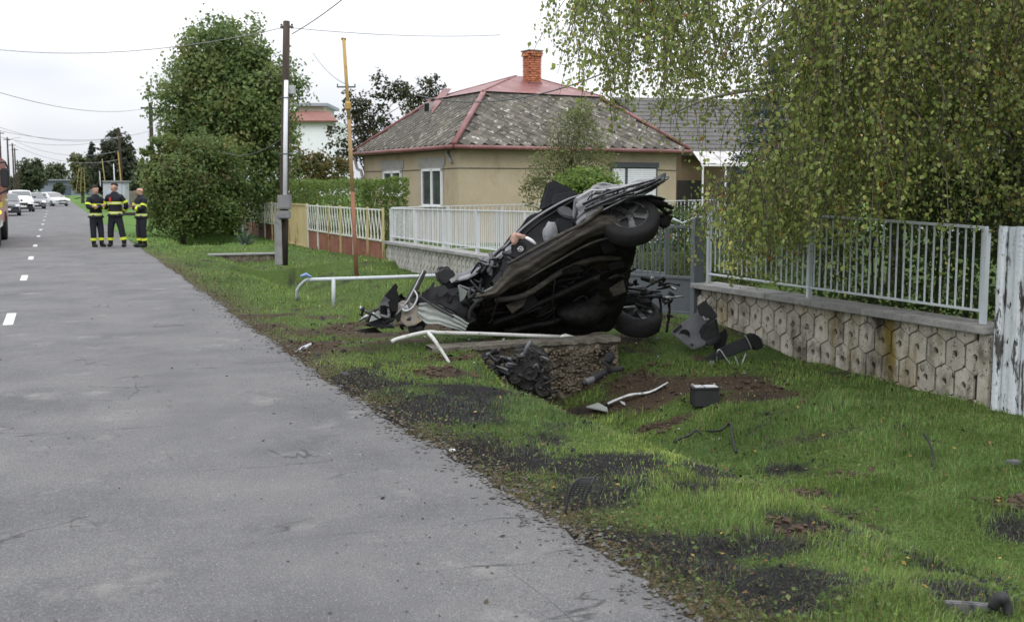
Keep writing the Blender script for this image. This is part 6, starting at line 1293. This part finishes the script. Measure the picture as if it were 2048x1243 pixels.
loft('inner_wing', [(840, 608, 12.05), (856, 604, 12.0), (880, 612, 12.0), (912, 630, 12.0), (938, 645, 12.05)], [(838, 626, 11.98), (852, 644, 11.95), (880, 648, 11.95), (908, 656, 11.95), (930, 662, 12.0)], 40, 18, INNERF, .012, 7, 35, ridge=.018, rf=6)
wtube('inner_wing_edge', [(842, 607, 12.02), (860, 604, 11.98), (886, 616, 11.97), (936, 644, 12.02)], .010, DARKM); wtube('hose', [(838, 590, 12.0), (850, 600, 11.95), (880, 620, 11.93), (908, 634, 11.95)], .011, PLASTIC)
loft('torn_panel', [(790, 612, 12.15), (806, 600, 12.1), (832, 606, 12.05), (846, 618, 12.0)], [(802, 640, 12.05), (816, 655, 12.0), (832, 652, 11.98), (846, 640, 11.97)], 22, 14, mat('mud_grey', [(.13, .115, .09), (.19, .17, .14), (.22, .16, .09)], scale=5, rough=.8), .014, 7, 37)
slab('front_strut', [(846, 540), (855, 542), (836, 586), (822, 614), (812, 622), (804, 616), (826, 576)], 12.1, .08, mat('strut_dark', [(.035, .035, .035), (.07, .068, .064)], scale=9, rough=.55), bevel=.012)
wtube('strut_edge', [(847, 540, 12.05), (828, 578, 12.03), (812, 606, 12.02), (790, 632, 12.05)], .010, METAL); wtube('strut_edge', [(828, 580, 12.02), (835, 594, 12.0), (826, 614, 11.98), (812, 622, 11.98), (804, 617, 12.0)], [.010, .013, .013, .015, .01], METAL)
slab('bumper_shard', [(790, 566), (796, 572), (793, 580), (802, 600), (800, 624), (772, 630), (758, 612), (768, 592)], 12.3, .03, DARKM, bevel=.004, tilt=(.003, 0))
for k in range(46):
    x = random.uniform(722, 850); y = random.uniform(618, 655) + (x - 722) * .02; d = random.uniform(11.95, 12.5); m = (PLASTIC, DARKM, PLASTIC, DARKM, UNDER, GREYP, DARKM, PLASTIC, METAL)[k % 9]; y = max(y, 612 if x < 790 else 622)
    if k % 3 == 0: slab('crushed_piece', [(x, y), (x + random.uniform(8, 26), y - random.uniform(2, 12)), (x + random.uniform(14, 34), y + random.uniform(-4, 10)), (x + random.uniform(2, 12), y + random.uniform(6, 16))], d, random.uniform(.02, .07), m, bevel=.005, seed=k, tilt=(random.uniform(-.004, .004), 0))
    else: wtube('crushed_piece', [(x, y, d), (x + random.uniform(-20, 20), y + random.uniform(-12, 8), d - .05), (x + random.uniform(-34, 34), min(y + random.uniform(-14, 14), 660), d)], [.014, .024, .010], m, n=5, k=3)
for k in range(20):
    x = random.uniform(850, 960); y = random.uniform(575, 650); d = random.uniform(12.25, 12.7); wtube('crushed_piece', [(x, y, d), (x + random.uniform(-16, 16), y + random.uniform(-12, 12), d - .06), (x + random.uniform(-30, 30), y + random.uniform(-16, 16), d)], [.014, .026, .012], (DARKM, UNDER, PLASTIC, DARKM)[k % 4], n=6, k=3)
wtube('wheel_arch_edge', [(938, 640, 12.1), (940, 622, 12.1), (952, 606, 12.12), (965, 598, 12.15)], .022, DARKM)
# far side: second rear wheel on the grass and the axle parts above it
add_wheel(wreck, w_(1272, 634, 13.55), np.array(UP) * .80 - np.array(FW) * .5 + np.array(RT) * .1, .32, .24, local=False)
part(wreck, 'rear_subframe', MB().ball(w_(1275, 606, 13.65), (.26, .22, .17), 9, .3, 12), DARKM)
for k in range(38):
    x = random.uniform(1245, 1345); y = random.uniform(562, 600) if k % 4 else random.uniform(590, 640); d = random.uniform(13.2, 13.7); wtube('axle_part', [(x, y, d), (x + random.uniform(-18, 18), y + random.uniform(-12, 8), d - .06), (x + random.uniform(-34, 30), y + random.uniform(-9, 9), d)], [.010, random.uniform(.014, .03), .009], (DARKM, PLASTIC, METAL, DARKM, UNDER, PLASTIC)[k % 6], n=6, k=3)
for px in (1318, 1335): wtube('axle_part', [(px, 590, 13.5), (px + 4, 620, 13.5), (px - 2, 664, 13.45)], .016, DARKM)
# pale cloth hanging over the window edge
pc = [P_d(*q) for q in ((1022, 476, 12.35), (1030, 470, 12.32), (1045, 471, 12.3), (1058, 477, 12.3), (1070, 484, 12.28))]
t = thing('crumpled_cloth', 'crumpled pink and white cloth hanging in the window opening of the wrecked car', 'cloth', pc[1])
part(t, 'pink_fold', MB().ball(P_d(1030, 477, 12.33), (.052, .04, .062), 9, .35, 5).ball(P_d(1042, 473, 12.31), (.07, .04, .036), 9, .3, 2), mat('pink_cloth', [(.42, .25, .20), (.52, .34, .28)], scale=14, rough=.85), smooth=True)
part(t, 'white_fold', MB().tube(smooth_path([P_d(1052, 475, 12.3), P_d(1060, 479, 12.28), P_d(1068, 485, 12.28), P_d(1072, 488, 12.3)], 3), [.022, .03, .034, .032, .034, .03, .028, .024, .018, .012][:10], 8, sq=.6), mat('white_cloth', [(.62, .60, .60), (.72, .71, .71)], scale=14, rough=.85), smooth=True)

# ================================================================ DEBRIS
def gp(px, py): return on_ground(px, py)
# engine in the ditch
eg = thing('engine_block', 'torn-out dark engine block with hoses lying in the ditch below the concrete edge', 'engine', P_d(1040, 795, 11.6)); ed = 11.62
ENG = mat('engine_grime', [(.010, .010, .011), (.026, .025, .025), (.05, .046, .042)], scale=9, rough=.6, bump=.6, bscale=40, stain=[((.13, .10, .07), 7, .62, .72)])
def eslab(name, poly, dd, th, m, seed, **k): return slab(name, poly, ed + dd, th, m, parent=eg, seed=seed, **k)
eslab('crankcase', [(1005, 722), (1040, 712), (1075, 716), (1098, 730), (1103, 770), (1100, 800), (1075, 798), (1040, 786), (1010, 765)], -.08, .34, ENG, 2, bevel=.04, puff=.05)
eslab('gearbox', [(968, 735), (985, 722), (1010, 730), (1014, 762), (996, 765), (976, 757)], -.02, .22, ENG, 4, bevel=.04, puff=.06)
eslab('cylinder_head', [(1028, 700), (1060, 692), (1090, 704), (1098, 728), (1060, 726), (1026, 722)], -.04, .24, ENG, 5, bevel=.03, puff=.05)
for k, (x, y, r_) in enumerate(((1062, 745, .075), (1030, 755, .06), (1085, 775, .085), (990, 742, .05))): part(eg, 'pulley', MB().lathe(P_d(x, y, ed - .14), -FW + RT * .3 * (k - 1), [(0, .03), (r_ * .3, .035), (r_ * .35, .01), (r_ * .85, .012), (r_ * .9, .03), (r_, .03), (r_, -.06)], 18), ENG)
for k in range(64):
    x, y = random.uniform(968, 1105), random.uniform(700, 790); 
    if y > 735 + (x - 968) * .45: y -= 45
    d = ed - .12 + random.uniform(-.06, .08); wtube('bracket', [(x, y, d), (x + random.uniform(-11, 11), y + random.uniform(-9, 9), d - .03), (x + random.uniform(-22, 22), y + random.uniform(-12, 12), d)], [.008, random.uniform(.010, .026), .007], (ENG, DARKM, ENG, GREYP, ENG, PLASTIC, ENG)[k % 7], n=5, k=3, parent=eg)
wtube('hose', [(1050, 706, ed - .1), (1054, 694, ed - .12), (1062, 682, ed - .1)], .022, GREYP, parent=eg); wtube('hose', [(994, 712, ed - .1), (1012, 716, ed - .16), (1034, 718, ed - .16), (1046, 706, ed - .12)], .017, GREYP, parent=eg); wtube('hose', [(968, 706, ed), (970, 726, ed - .05), (978, 742, ed - .05)], .02, DARKM, parent=eg)
wtube('coil', [(1068, 702, ed - .1), (1069, 715, ed - .1)], .022, PLASTIC, parent=eg); wtube('coil', [(1080, 704, ed - .08), (1082, 718, ed - .1)], .02, PLASTIC, parent=eg)
# drive shaft right of it
ds = P_d(1195, 765, 11.75); t = thing('drive_shaft', 'broken black drive shaft leaning on the pebbly concrete end', 'car part', ds); dd = proj(ds)[2]
wtube('shaft', [(1166, 768, dd - .15), (1185, 757, dd - .1), (1215, 742, dd), (1245, 737, dd + .1)], [.03, .045, .03, .03], PLASTIC, parent=t); wtube('joint_boot', [(1172, 764, dd - .17), (1188, 757, dd - .14)], [.042, .03], GREYP, parent=t); wtube('bent_rod', [(1204, 722, dd), (1215, 730, dd - .05), (1220, 742, dd - .05)], .02, DARKM, parent=t); part(t, 'hub_flange', MB().ball(P_d(1219, 718, dd - .02), (.05, .05, .06), 7, .25, 3), DARKM)
t = thing('orange_cap_bottle', 'small white bottle with orange cap lying by the engine', 'bottle', gp(1141, 772)); b_ = gp(1138, 770) + (0, 0, .03)
part(t, 'bottle_body', MB().lathe(b_, RT * .3 + np.array([0, 0, 1.]), [(0, -.03), (.032, -.028), (.036, .02), (.018, .04), (0, .042)], 12), mat('bottle_white', [(.7, .7, .7)], rough=.4), smooth=True); part(t, 'cap', MB().ball(b_ + RT * .035 - (0, 0, .008), (.026, .026, .02), 7), mat('orange_plastic', [(.75, .16, .03)], rough=.45), smooth=True)
# door trim panel leaning by the gate
tp = gp(1390, 692); td = proj(tp)[2] - .15; t = thing('door_trim_panel', 'grey plastic door panel with round and slotted openings leaning against the wall end', 'car part', tp)
fr_ = slab('panel', [(1340, 665), (1362, 642), (1400, 617), (1424, 614), (1434, 640), (1426, 668), (1408, 690), (1384, 698), (1366, 688)], td, .035, GREYP, parent=t, bevel=.012, puff=.05, seed=2, tilt=(.001, -.0035))
tl = lambda x, y, o: P_d(x, y, td - o + .001 * (x - 1392) - .0035 * (y - 655))
for (x, y, rx, ry_) in ((1369, 669, .058, .038), (1383, 690, .018, .018)): part(fr_, 'opening', MB().lathe(tl(x, y, .012), -FW, [(0, .0), (rx * .9, .002), (rx, .012), (rx * 1.12, .010), (rx * 1.12, -.012)], 18), DARKM)
part(fr_, 'slot', MB().prism([tl(1345, 662, .02), tl(1349, 666, .02), tl(1365, 652, .02), tl(1361, 648, .02)], -FW * .006), DARKM)
slab('armrest', [(1404, 640), (1428, 630), (1438, 652), (1446, 676), (1420, 690), (1398, 684), (1394, 664)], td - .10, .10, PLASTIC, parent=t, bevel=.03, puff=.08, seed=5); slab('speaker_bracket', [(1394, 610), (1410, 600), (1436, 632), (1428, 642), (1400, 630)], td - .04, .05, PLASTIC, parent=t, bevel=.012, puff=.05, seed=7)
part(t, 'metal_clip', MB().tube(smooth_path([P_d(1406, 632, td - .13), P_d(1411, 640, td - .14), P_d(1417, 637, td - .13)], 3), .012, 6), METAL); slab('torn_trim', [(1430, 672), (1452, 652), (1456, 668), (1448, 690), (1428, 694)], td - .02, .06, DARKM, parent=t, bevel=.01, puff=.06)
# long dark cover on wire legs
cp_ = gp(1460, 722); cdp = proj(cp_)[2] - .1; t = thing('radiator_panel', 'long dark radiator panel with bent metal legs lying by the hexagonal wall', 'car part', cp_)
slab('panel', [(1386, 722), (1430, 700), (1488, 672), (1502, 668), (1504, 694), (1470, 708), (1425, 724), (1398, 728)], cdp, .045, PLASTIC, parent=t, bevel=.012, puff=.05, seed=4); slab('end_tank', [(1490, 670), (1502, 664), (1518, 672), (1522, 696), (1506, 702), (1496, 690)], cdp + .02, .09, DARKM, parent=t, bevel=.015, puff=.08, seed=3); slab('torn_end', [(1382, 724), (1396, 714), (1410, 722), (1402, 732), (1388, 732)], cdp - .02, .04, mat('red_brown_plastic', [(.09, .035, .025), (.03, .025, .025)], scale=20, rough=.7), parent=t, bevel=.005, puff=.05)
wtube('wire_leg', [(1434, 726, cdp - .05), (1434, 706, cdp - .09), (1440, 699, cdp - .1), (1452, 716, cdp - .12), (1464, 732, cdp - .12)], .009, METAL, parent=t, n=6); wtube('leg', [(1470, 712, cdp - .06), (1476, 728, cdp - .07), (1482, 738, cdp - .08)], .011, METAL, parent=t, n=6); wtube('leg', [(1492, 706, cdp - .04), (1484, 728, cdp - .05), (1482, 738, cdp - .08)], .011, METAL, parent=t, n=6); wtube('end_strip', [(1490, 670, cdp - .02), (1498, 684, cdp - .02), (1503, 698, cdp - .02)], .008, METAL, parent=t, n=5)
# battery
bp_ = gp(1412, 812); t = thing('car_battery', 'black car battery with pale grey top standing in torn-up grass', 'battery', bp_); Mz = np.stack([RT, np.cross(Z_, RT), Z_], 1); rz_ = Matrix.Rotation(.12, 3, 'Z'); Mz = np.array(rz_) @ Mz
Bq = lambda x, y, z: bp_ + Mz @ np.array([x, y, z])
part(t, 'case', MB().box(Bq(0, .06, .08), (.255, .16, .17), Mz), PLASTIC, bevel=.008); part(t, 'lid', MB().box(Bq(0, .06, .176), (.275, .175, .022), Mz), PLASTIC, bevel=.006)
part(t, 'label_plate', MB().box(Bq(.055, .055, .190), (.125, .12, .006), Mz), mat('pale_label', [(.42, .43, .45), (.56, .57, .58)], scale=14, rough=.5)); 
for x in (-.095, -.066, -.037): part(t, 'cell_strip', MB().box(Bq(x, .055, .1905), (.022, .12, .007), Mz), MATS['pale_label'])
for x in (-.11, .115): part(t, 'terminal', MB().tube([Bq(x, .11, .185), Bq(x, .11, .207)], .012, 10), METAL)
# torn pale strip and its foot
sp2 = gp(1250, 806); sdp = proj(sp2)[2]; t = thing('torn_trim_strip', 'long pale splintered trim strip lying in the ditch grass', 'car part', sp2)
g0, g1 = gp(1216, 816) + (0, 0, .05), gp(1336, 775) + (0, 0, .04); pts = [g0 + (g1 - g0) * t + (0, 0, .025 * math.sin(7 * t)) for t in (-.14, 0, .35, .7, 1)]
part(t, 'strip', MB().tube(smooth_path(pts[1:], 4), [.032, .034, .032, .03, .034, .03, .028, .03, .027, .028, .024, .02, .016], 7, sq=.45), mat('scuffed_white', [(.42, .43, .42), (.58, .59, .58)], scale=12, rough=.6, stain=[((.06, .06, .055), 16, .55, .64)]))
part(t, 'dark_hinge', MB().tube([pts[0], pts[1]], [.02, .03], 6, sq=.5), DARKM); part(t, 'foot_plate', MB().prism([gp(1172, 824) + (0, 0, .05), gp(1196, 818) + (0, 0, .06), gp(1214, 826) + (0, 0, .05), gp(1216, 832) + (0, 0, .04)], (0, 0, .012)), INNERF)
# vent grille by the asphalt
gq = gp(1140, 1030); t = thing('vent_grille', 'curved black ladder-like vent grille stuck upright in the grass by the asphalt', 'car part', gq); gd = proj(gq)[2]
def GP(px, py, k=0): return P_d(px, py, gd + .02 * k)
side1 = smooth_path([GP(1130, 1030), GP(1137, 990), GP(1148, 966), GP(1160, 956, 1)], 5); side2 = smooth_path([GP(1166, 1008, 1), GP(1172, 990, 1), GP(1182, 968, 1), GP(1188, 956, 2)], 5)
part(t, 'frame_side', MB().tube(side1, .008, 6), PLASTIC, smooth=True); part(t, 'frame_side', MB().tube(side2, .008, 6), PLASTIC, smooth=True); part(t, 'frame_top', MB().tube([side1[-1], side2[-1]], .008, 6), PLASTIC)
for k in range(1, 4): part(t, 'bar', MB().tube([side1[j] * (1 - k / 4) + side2[j] * k / 4 for j in range(5, 16)], .005, 5), PLASTIC)
for j in range(6, 15): part(t, 'cross_bar', MB().tube([side1[j], side2[j]], .0045, 5), PLASTIC)
# small pieces
def bent(px_list, lift, r, m, lb, cat='debris', name='broken_hose', group=None):
    single(name, MB().tube(smooth_path([gp(x, y) + (0, 0, h) for (x, y), h in zip(px_list, lift)], 4), r, 6), m, lb, cat, group, smooth=True)
bent([(1348, 888), (1362, 884), (1380, 880), (1392, 874), (1402, 874)], [.02, .04, .05, .07, .03], .012, PLASTIC, 'short dark crooked hose in the grass, left of the two')
bent([(1415, 866), (1440, 872), (1460, 868), (1464, 888), (1472, 908)], [.02, .05, .1, .07, .02], .012, PLASTIC, 'bent dark hose arching up in the grass, right of the two')
bent([(1864, 940), (1866, 925), (1858, 912), (1846, 900)], [.0, .05, .10, .13], .010, PLASTIC, 'black rubber strip standing curved in the grass near the board fence')
def shard(px, py, a, b, th, m, lb, rot=0., lift=.004, name='broken_shard', seed=1, cat='debris', tilt=0.):
    p = gp(px, py); rs = random.Random(seed); n = 7; x = RT * math.cos(rot) + np.cross(Z_, RT) * math.sin(rot); y = np.cross(Z_, x)
    poly = [p + x * a * math.cos(6.283 * k / n) * rs.uniform(.65, 1.1) + y * b * math.sin(6.283 * k / n) * rs.uniform(.6, 1.1) + (0, 0, lift + tilt * math.cos(6.283 * k / n)) for k in range(n)]
    single(name, MB().prism(poly, (0, 0, th)), m, lb, cat, bevel=th * .25)
WSH = mat('white_shard', [(.5, .5, .5), (.66, .66, .66)], scale=18, rough=.5); GSH = mat('grey_shard', [(.20, .21, .23), (.42, .43, .45)], scale=12, rough=.4)
shard(953, 1119, .052, .016, .006, WSH, 'thin white plastic shard on the asphalt in the foreground', .1); shard(785, 877, .055, .018, .008, WSH, 'white plastic strip at the edge of the asphalt', .0)
shard(609, 700, .17, .045, .02, GSH, 'silver-grey broken trim piece on the verge beside the asphalt', 1.1, .02, tilt=.03); shard(1193, 1221, .020, .014, .014, mat('clod_dark', [(.05, .045, .04)], rough=.9), 'dark clod lying on the asphalt at the bottom of the view', 0, seed=4); shard(827, 1104, .012, .01, .010, GSH, 'small grey stone on the asphalt', 0, seed=5)
shard(590, 1166, .115, .006, .006, PLASTIC, 'long thin black plastic sliver on the asphalt', .02, seed=2); shard(433, 730, .045, .02, .008, DARKM, 'small black fragment on the asphalt ahead', 0, seed=6); shard(15, 850, .12, .010, .004, WSH, 'faint white splinter on the asphalt at the left edge', .1, seed=9)
shard(262, 735, .05, .02, .01, mat('leaf_brown', [(.07, .05, .03)], rough=.9), 'brown leaf scrap on the asphalt near the left', .4, seed=7); shard(2028, 934, .07, .05, .03, GREYP, 'dark grey plastic piece in the grass by the right edge', 0, .02, seed=8); shard(905, 905, .03, .02, .012, WSH, 'pale stone chip by the asphalt edge', 0, .01, seed=10)
shard(540, 690, .07, .03, .02, DARKM, 'black rubber lump on the asphalt edge', .8, seed=11); shard(1400, 893, .05, .03, .012, mat('leaf_yellow', [(.4, .33, .12)], rough=.8), 'curled yellow leaf in the grass', 0, .06, seed=12, cat='leaf', name='fallen_leaf') if False else None
# tuft on the road at the left edge, oily scrap at the bottom right
p = gp(14, 868); r = np.random.default_rng(5); n = 140; pp = p + np.stack([r.normal(size=n) * .10, r.normal(size=n) * .03, np.abs(r.normal(size=n)) * .012], 1); o = foliage('grass_tuft', pp - p, r.normal(size=(n, 3)), .03, pick(r, n, [(.10, .12, .05), (.14, .12, .06)], [1, 1]), LEAFM, aspect=4); o.location = p; tag(o, 'torn tuft of grass lying on the asphalt at the left edge', 'grass tuft')
op = gp(1985, 1225); od = proj(op)[2]; t = thing('scorched_panel', 'scorched dark plastic panel in blackened grass at the bottom right corner', 'car part', op)
slab('panel', [(1895, 1202), (1960, 1208), (2000, 1212), (2010, 1260), (1905, 1262)], od, .03, mat('scorched', [(.03, .03, .032), (.10, .10, .105), (.17, .17, .175)], scale=22, rough=.7), parent=t, bevel=.006, puff=.03); wtube('bent_pipe', [(1985, 1214, od - .02), (2002, 1194, od - .04), (2012, 1206, od - .04), (2020, 1240, od - .05)], [.022, .028, .022, .02], PLASTIC, parent=t)
# scattered flecks of plastic and bark on the asphalt, too small to pick apart
r = np.random.default_rng(15); n = 620; Y = np.exp(r.uniform(math.log(3.3), math.log(17), n)); X = r.uniform(-3, 2.2, n); X = np.where(r.random(n) < .45, 2.2 - np.abs(r.normal(size=n)) * .7, X); P = np.stack([X, Y, crown(X) + .004], 1)
o = foliage('road_flecks', P, r.normal(size=(n, 3)) * .3 + [0, 0, 1], r.uniform(.006, .026, n) * (1 + .9 * (r.random(n) < .08)), pick(r, n, [(.02, .02, .02), (.05, .042, .032), (.09, .075, .05), (.35, .34, .33)], [5, 3, 2, .6]), LEAFM, seed=16, aspect=2.2, kind='stuff'); o['label'] = 'scattered dark flecks of debris on the asphalt'; o['category'] = 'debris'

# splinters of glass, trim and paint thrown over the driveway and into the ditch
def splinters():
    r = np.random.default_rng(17); n = 1500; X = np.clip(r.normal(5.2, 1.5, n), 2.4, 7.9); Y = np.clip(r.normal(11.2, 2.0, n), 6, 17); P = np.stack([X, Y, ground_z(X, Y) + r.uniform(.01, .05, n)], 1)
    o = foliage('wreck_splinters', P, r.normal(size=(n, 3)) * .6 + [0, 0, 1], r.uniform(.012, .05, n) * (1 + 1.2 * (r.random(n) < .07)), pick(r, n, [(.015, .015, .016), (.04, .04, .042), (.35, .36, .36), (.12, .08, .05), (.20, .21, .22)], [6, 3, .8, 2, .9]), LEAFM, seed=18, aspect=1.7, kind='stuff'); o['label'] = 'dark and pale splinters of the car strewn over driveway and ditch'; o['category'] = 'debris'
splinters()
# underside details of the wreck: ribs, plugs, torn plastic cladding, hanging wires
for k in range(34):
    u, v = random.uniform(.05, .95), random.uniform(.12, .9); ax_ = np.interp(u, [0, 1], [950, 1235]); top_ = np.interp(ax_, [950, 1080, 1215, 1272], [598, 524, 444, 480]); y = top_ + 18 + v * (655 - top_ - 20); d = 12.35 + v * .75 - .04
    if k % 4 == 0: slab('heat_shield', [(ax_, y), (ax_ + random.uniform(20, 46), y - random.uniform(8, 24)), (ax_ + random.uniform(24, 52), y + random.uniform(0, 8)), (ax_ + random.uniform(4, 14), y + random.uniform(10, 24))], d - .06, .03, random.choice((UNDER, DARKM, SILLM)), bevel=.006, puff=.05, seed=k, tilt=(0, .003))
    else: wtube('under_pipe', [(ax_, y, d), (ax_ + random.uniform(8, 24), y + random.uniform(-16, 6), d - .04), (ax_ + random.uniform(24, 60), y + random.uniform(-34, 4), d)], random.uniform(.006, .02), random.choice((UNDER, DARKM, SILLM, UNDER)), n=6, k=3)

# jagged torn sheet round the crushed front end
for k in range(26):
    x, y = random.uniform(735, 945), random.uniform(575, 650); y = max(y, 632 - (x - 735) * .32); d = random.uniform(11.98, 12.55); a = random.uniform(0, 6.28); q = []
    for j in range(random.choice((4, 5, 6))): rr_ = random.uniform(6, 26) * (1.5 if j == 0 else 1); b_a = a + j * 6.283 / 5; q.append((x + rr_ * math.cos(b_a), min(y + rr_ * .8 * math.sin(b_a), 662)))
    slab('torn_sheet', q, d, .012, (BLACKP, DARKM, BLACKP, GREYP, DARKM, UNDER, INNERF)[k % 7], bevel=0, puff=.10, seed=k, tilt=(random.uniform(-.006, .006), random.uniform(-.006, .006)))
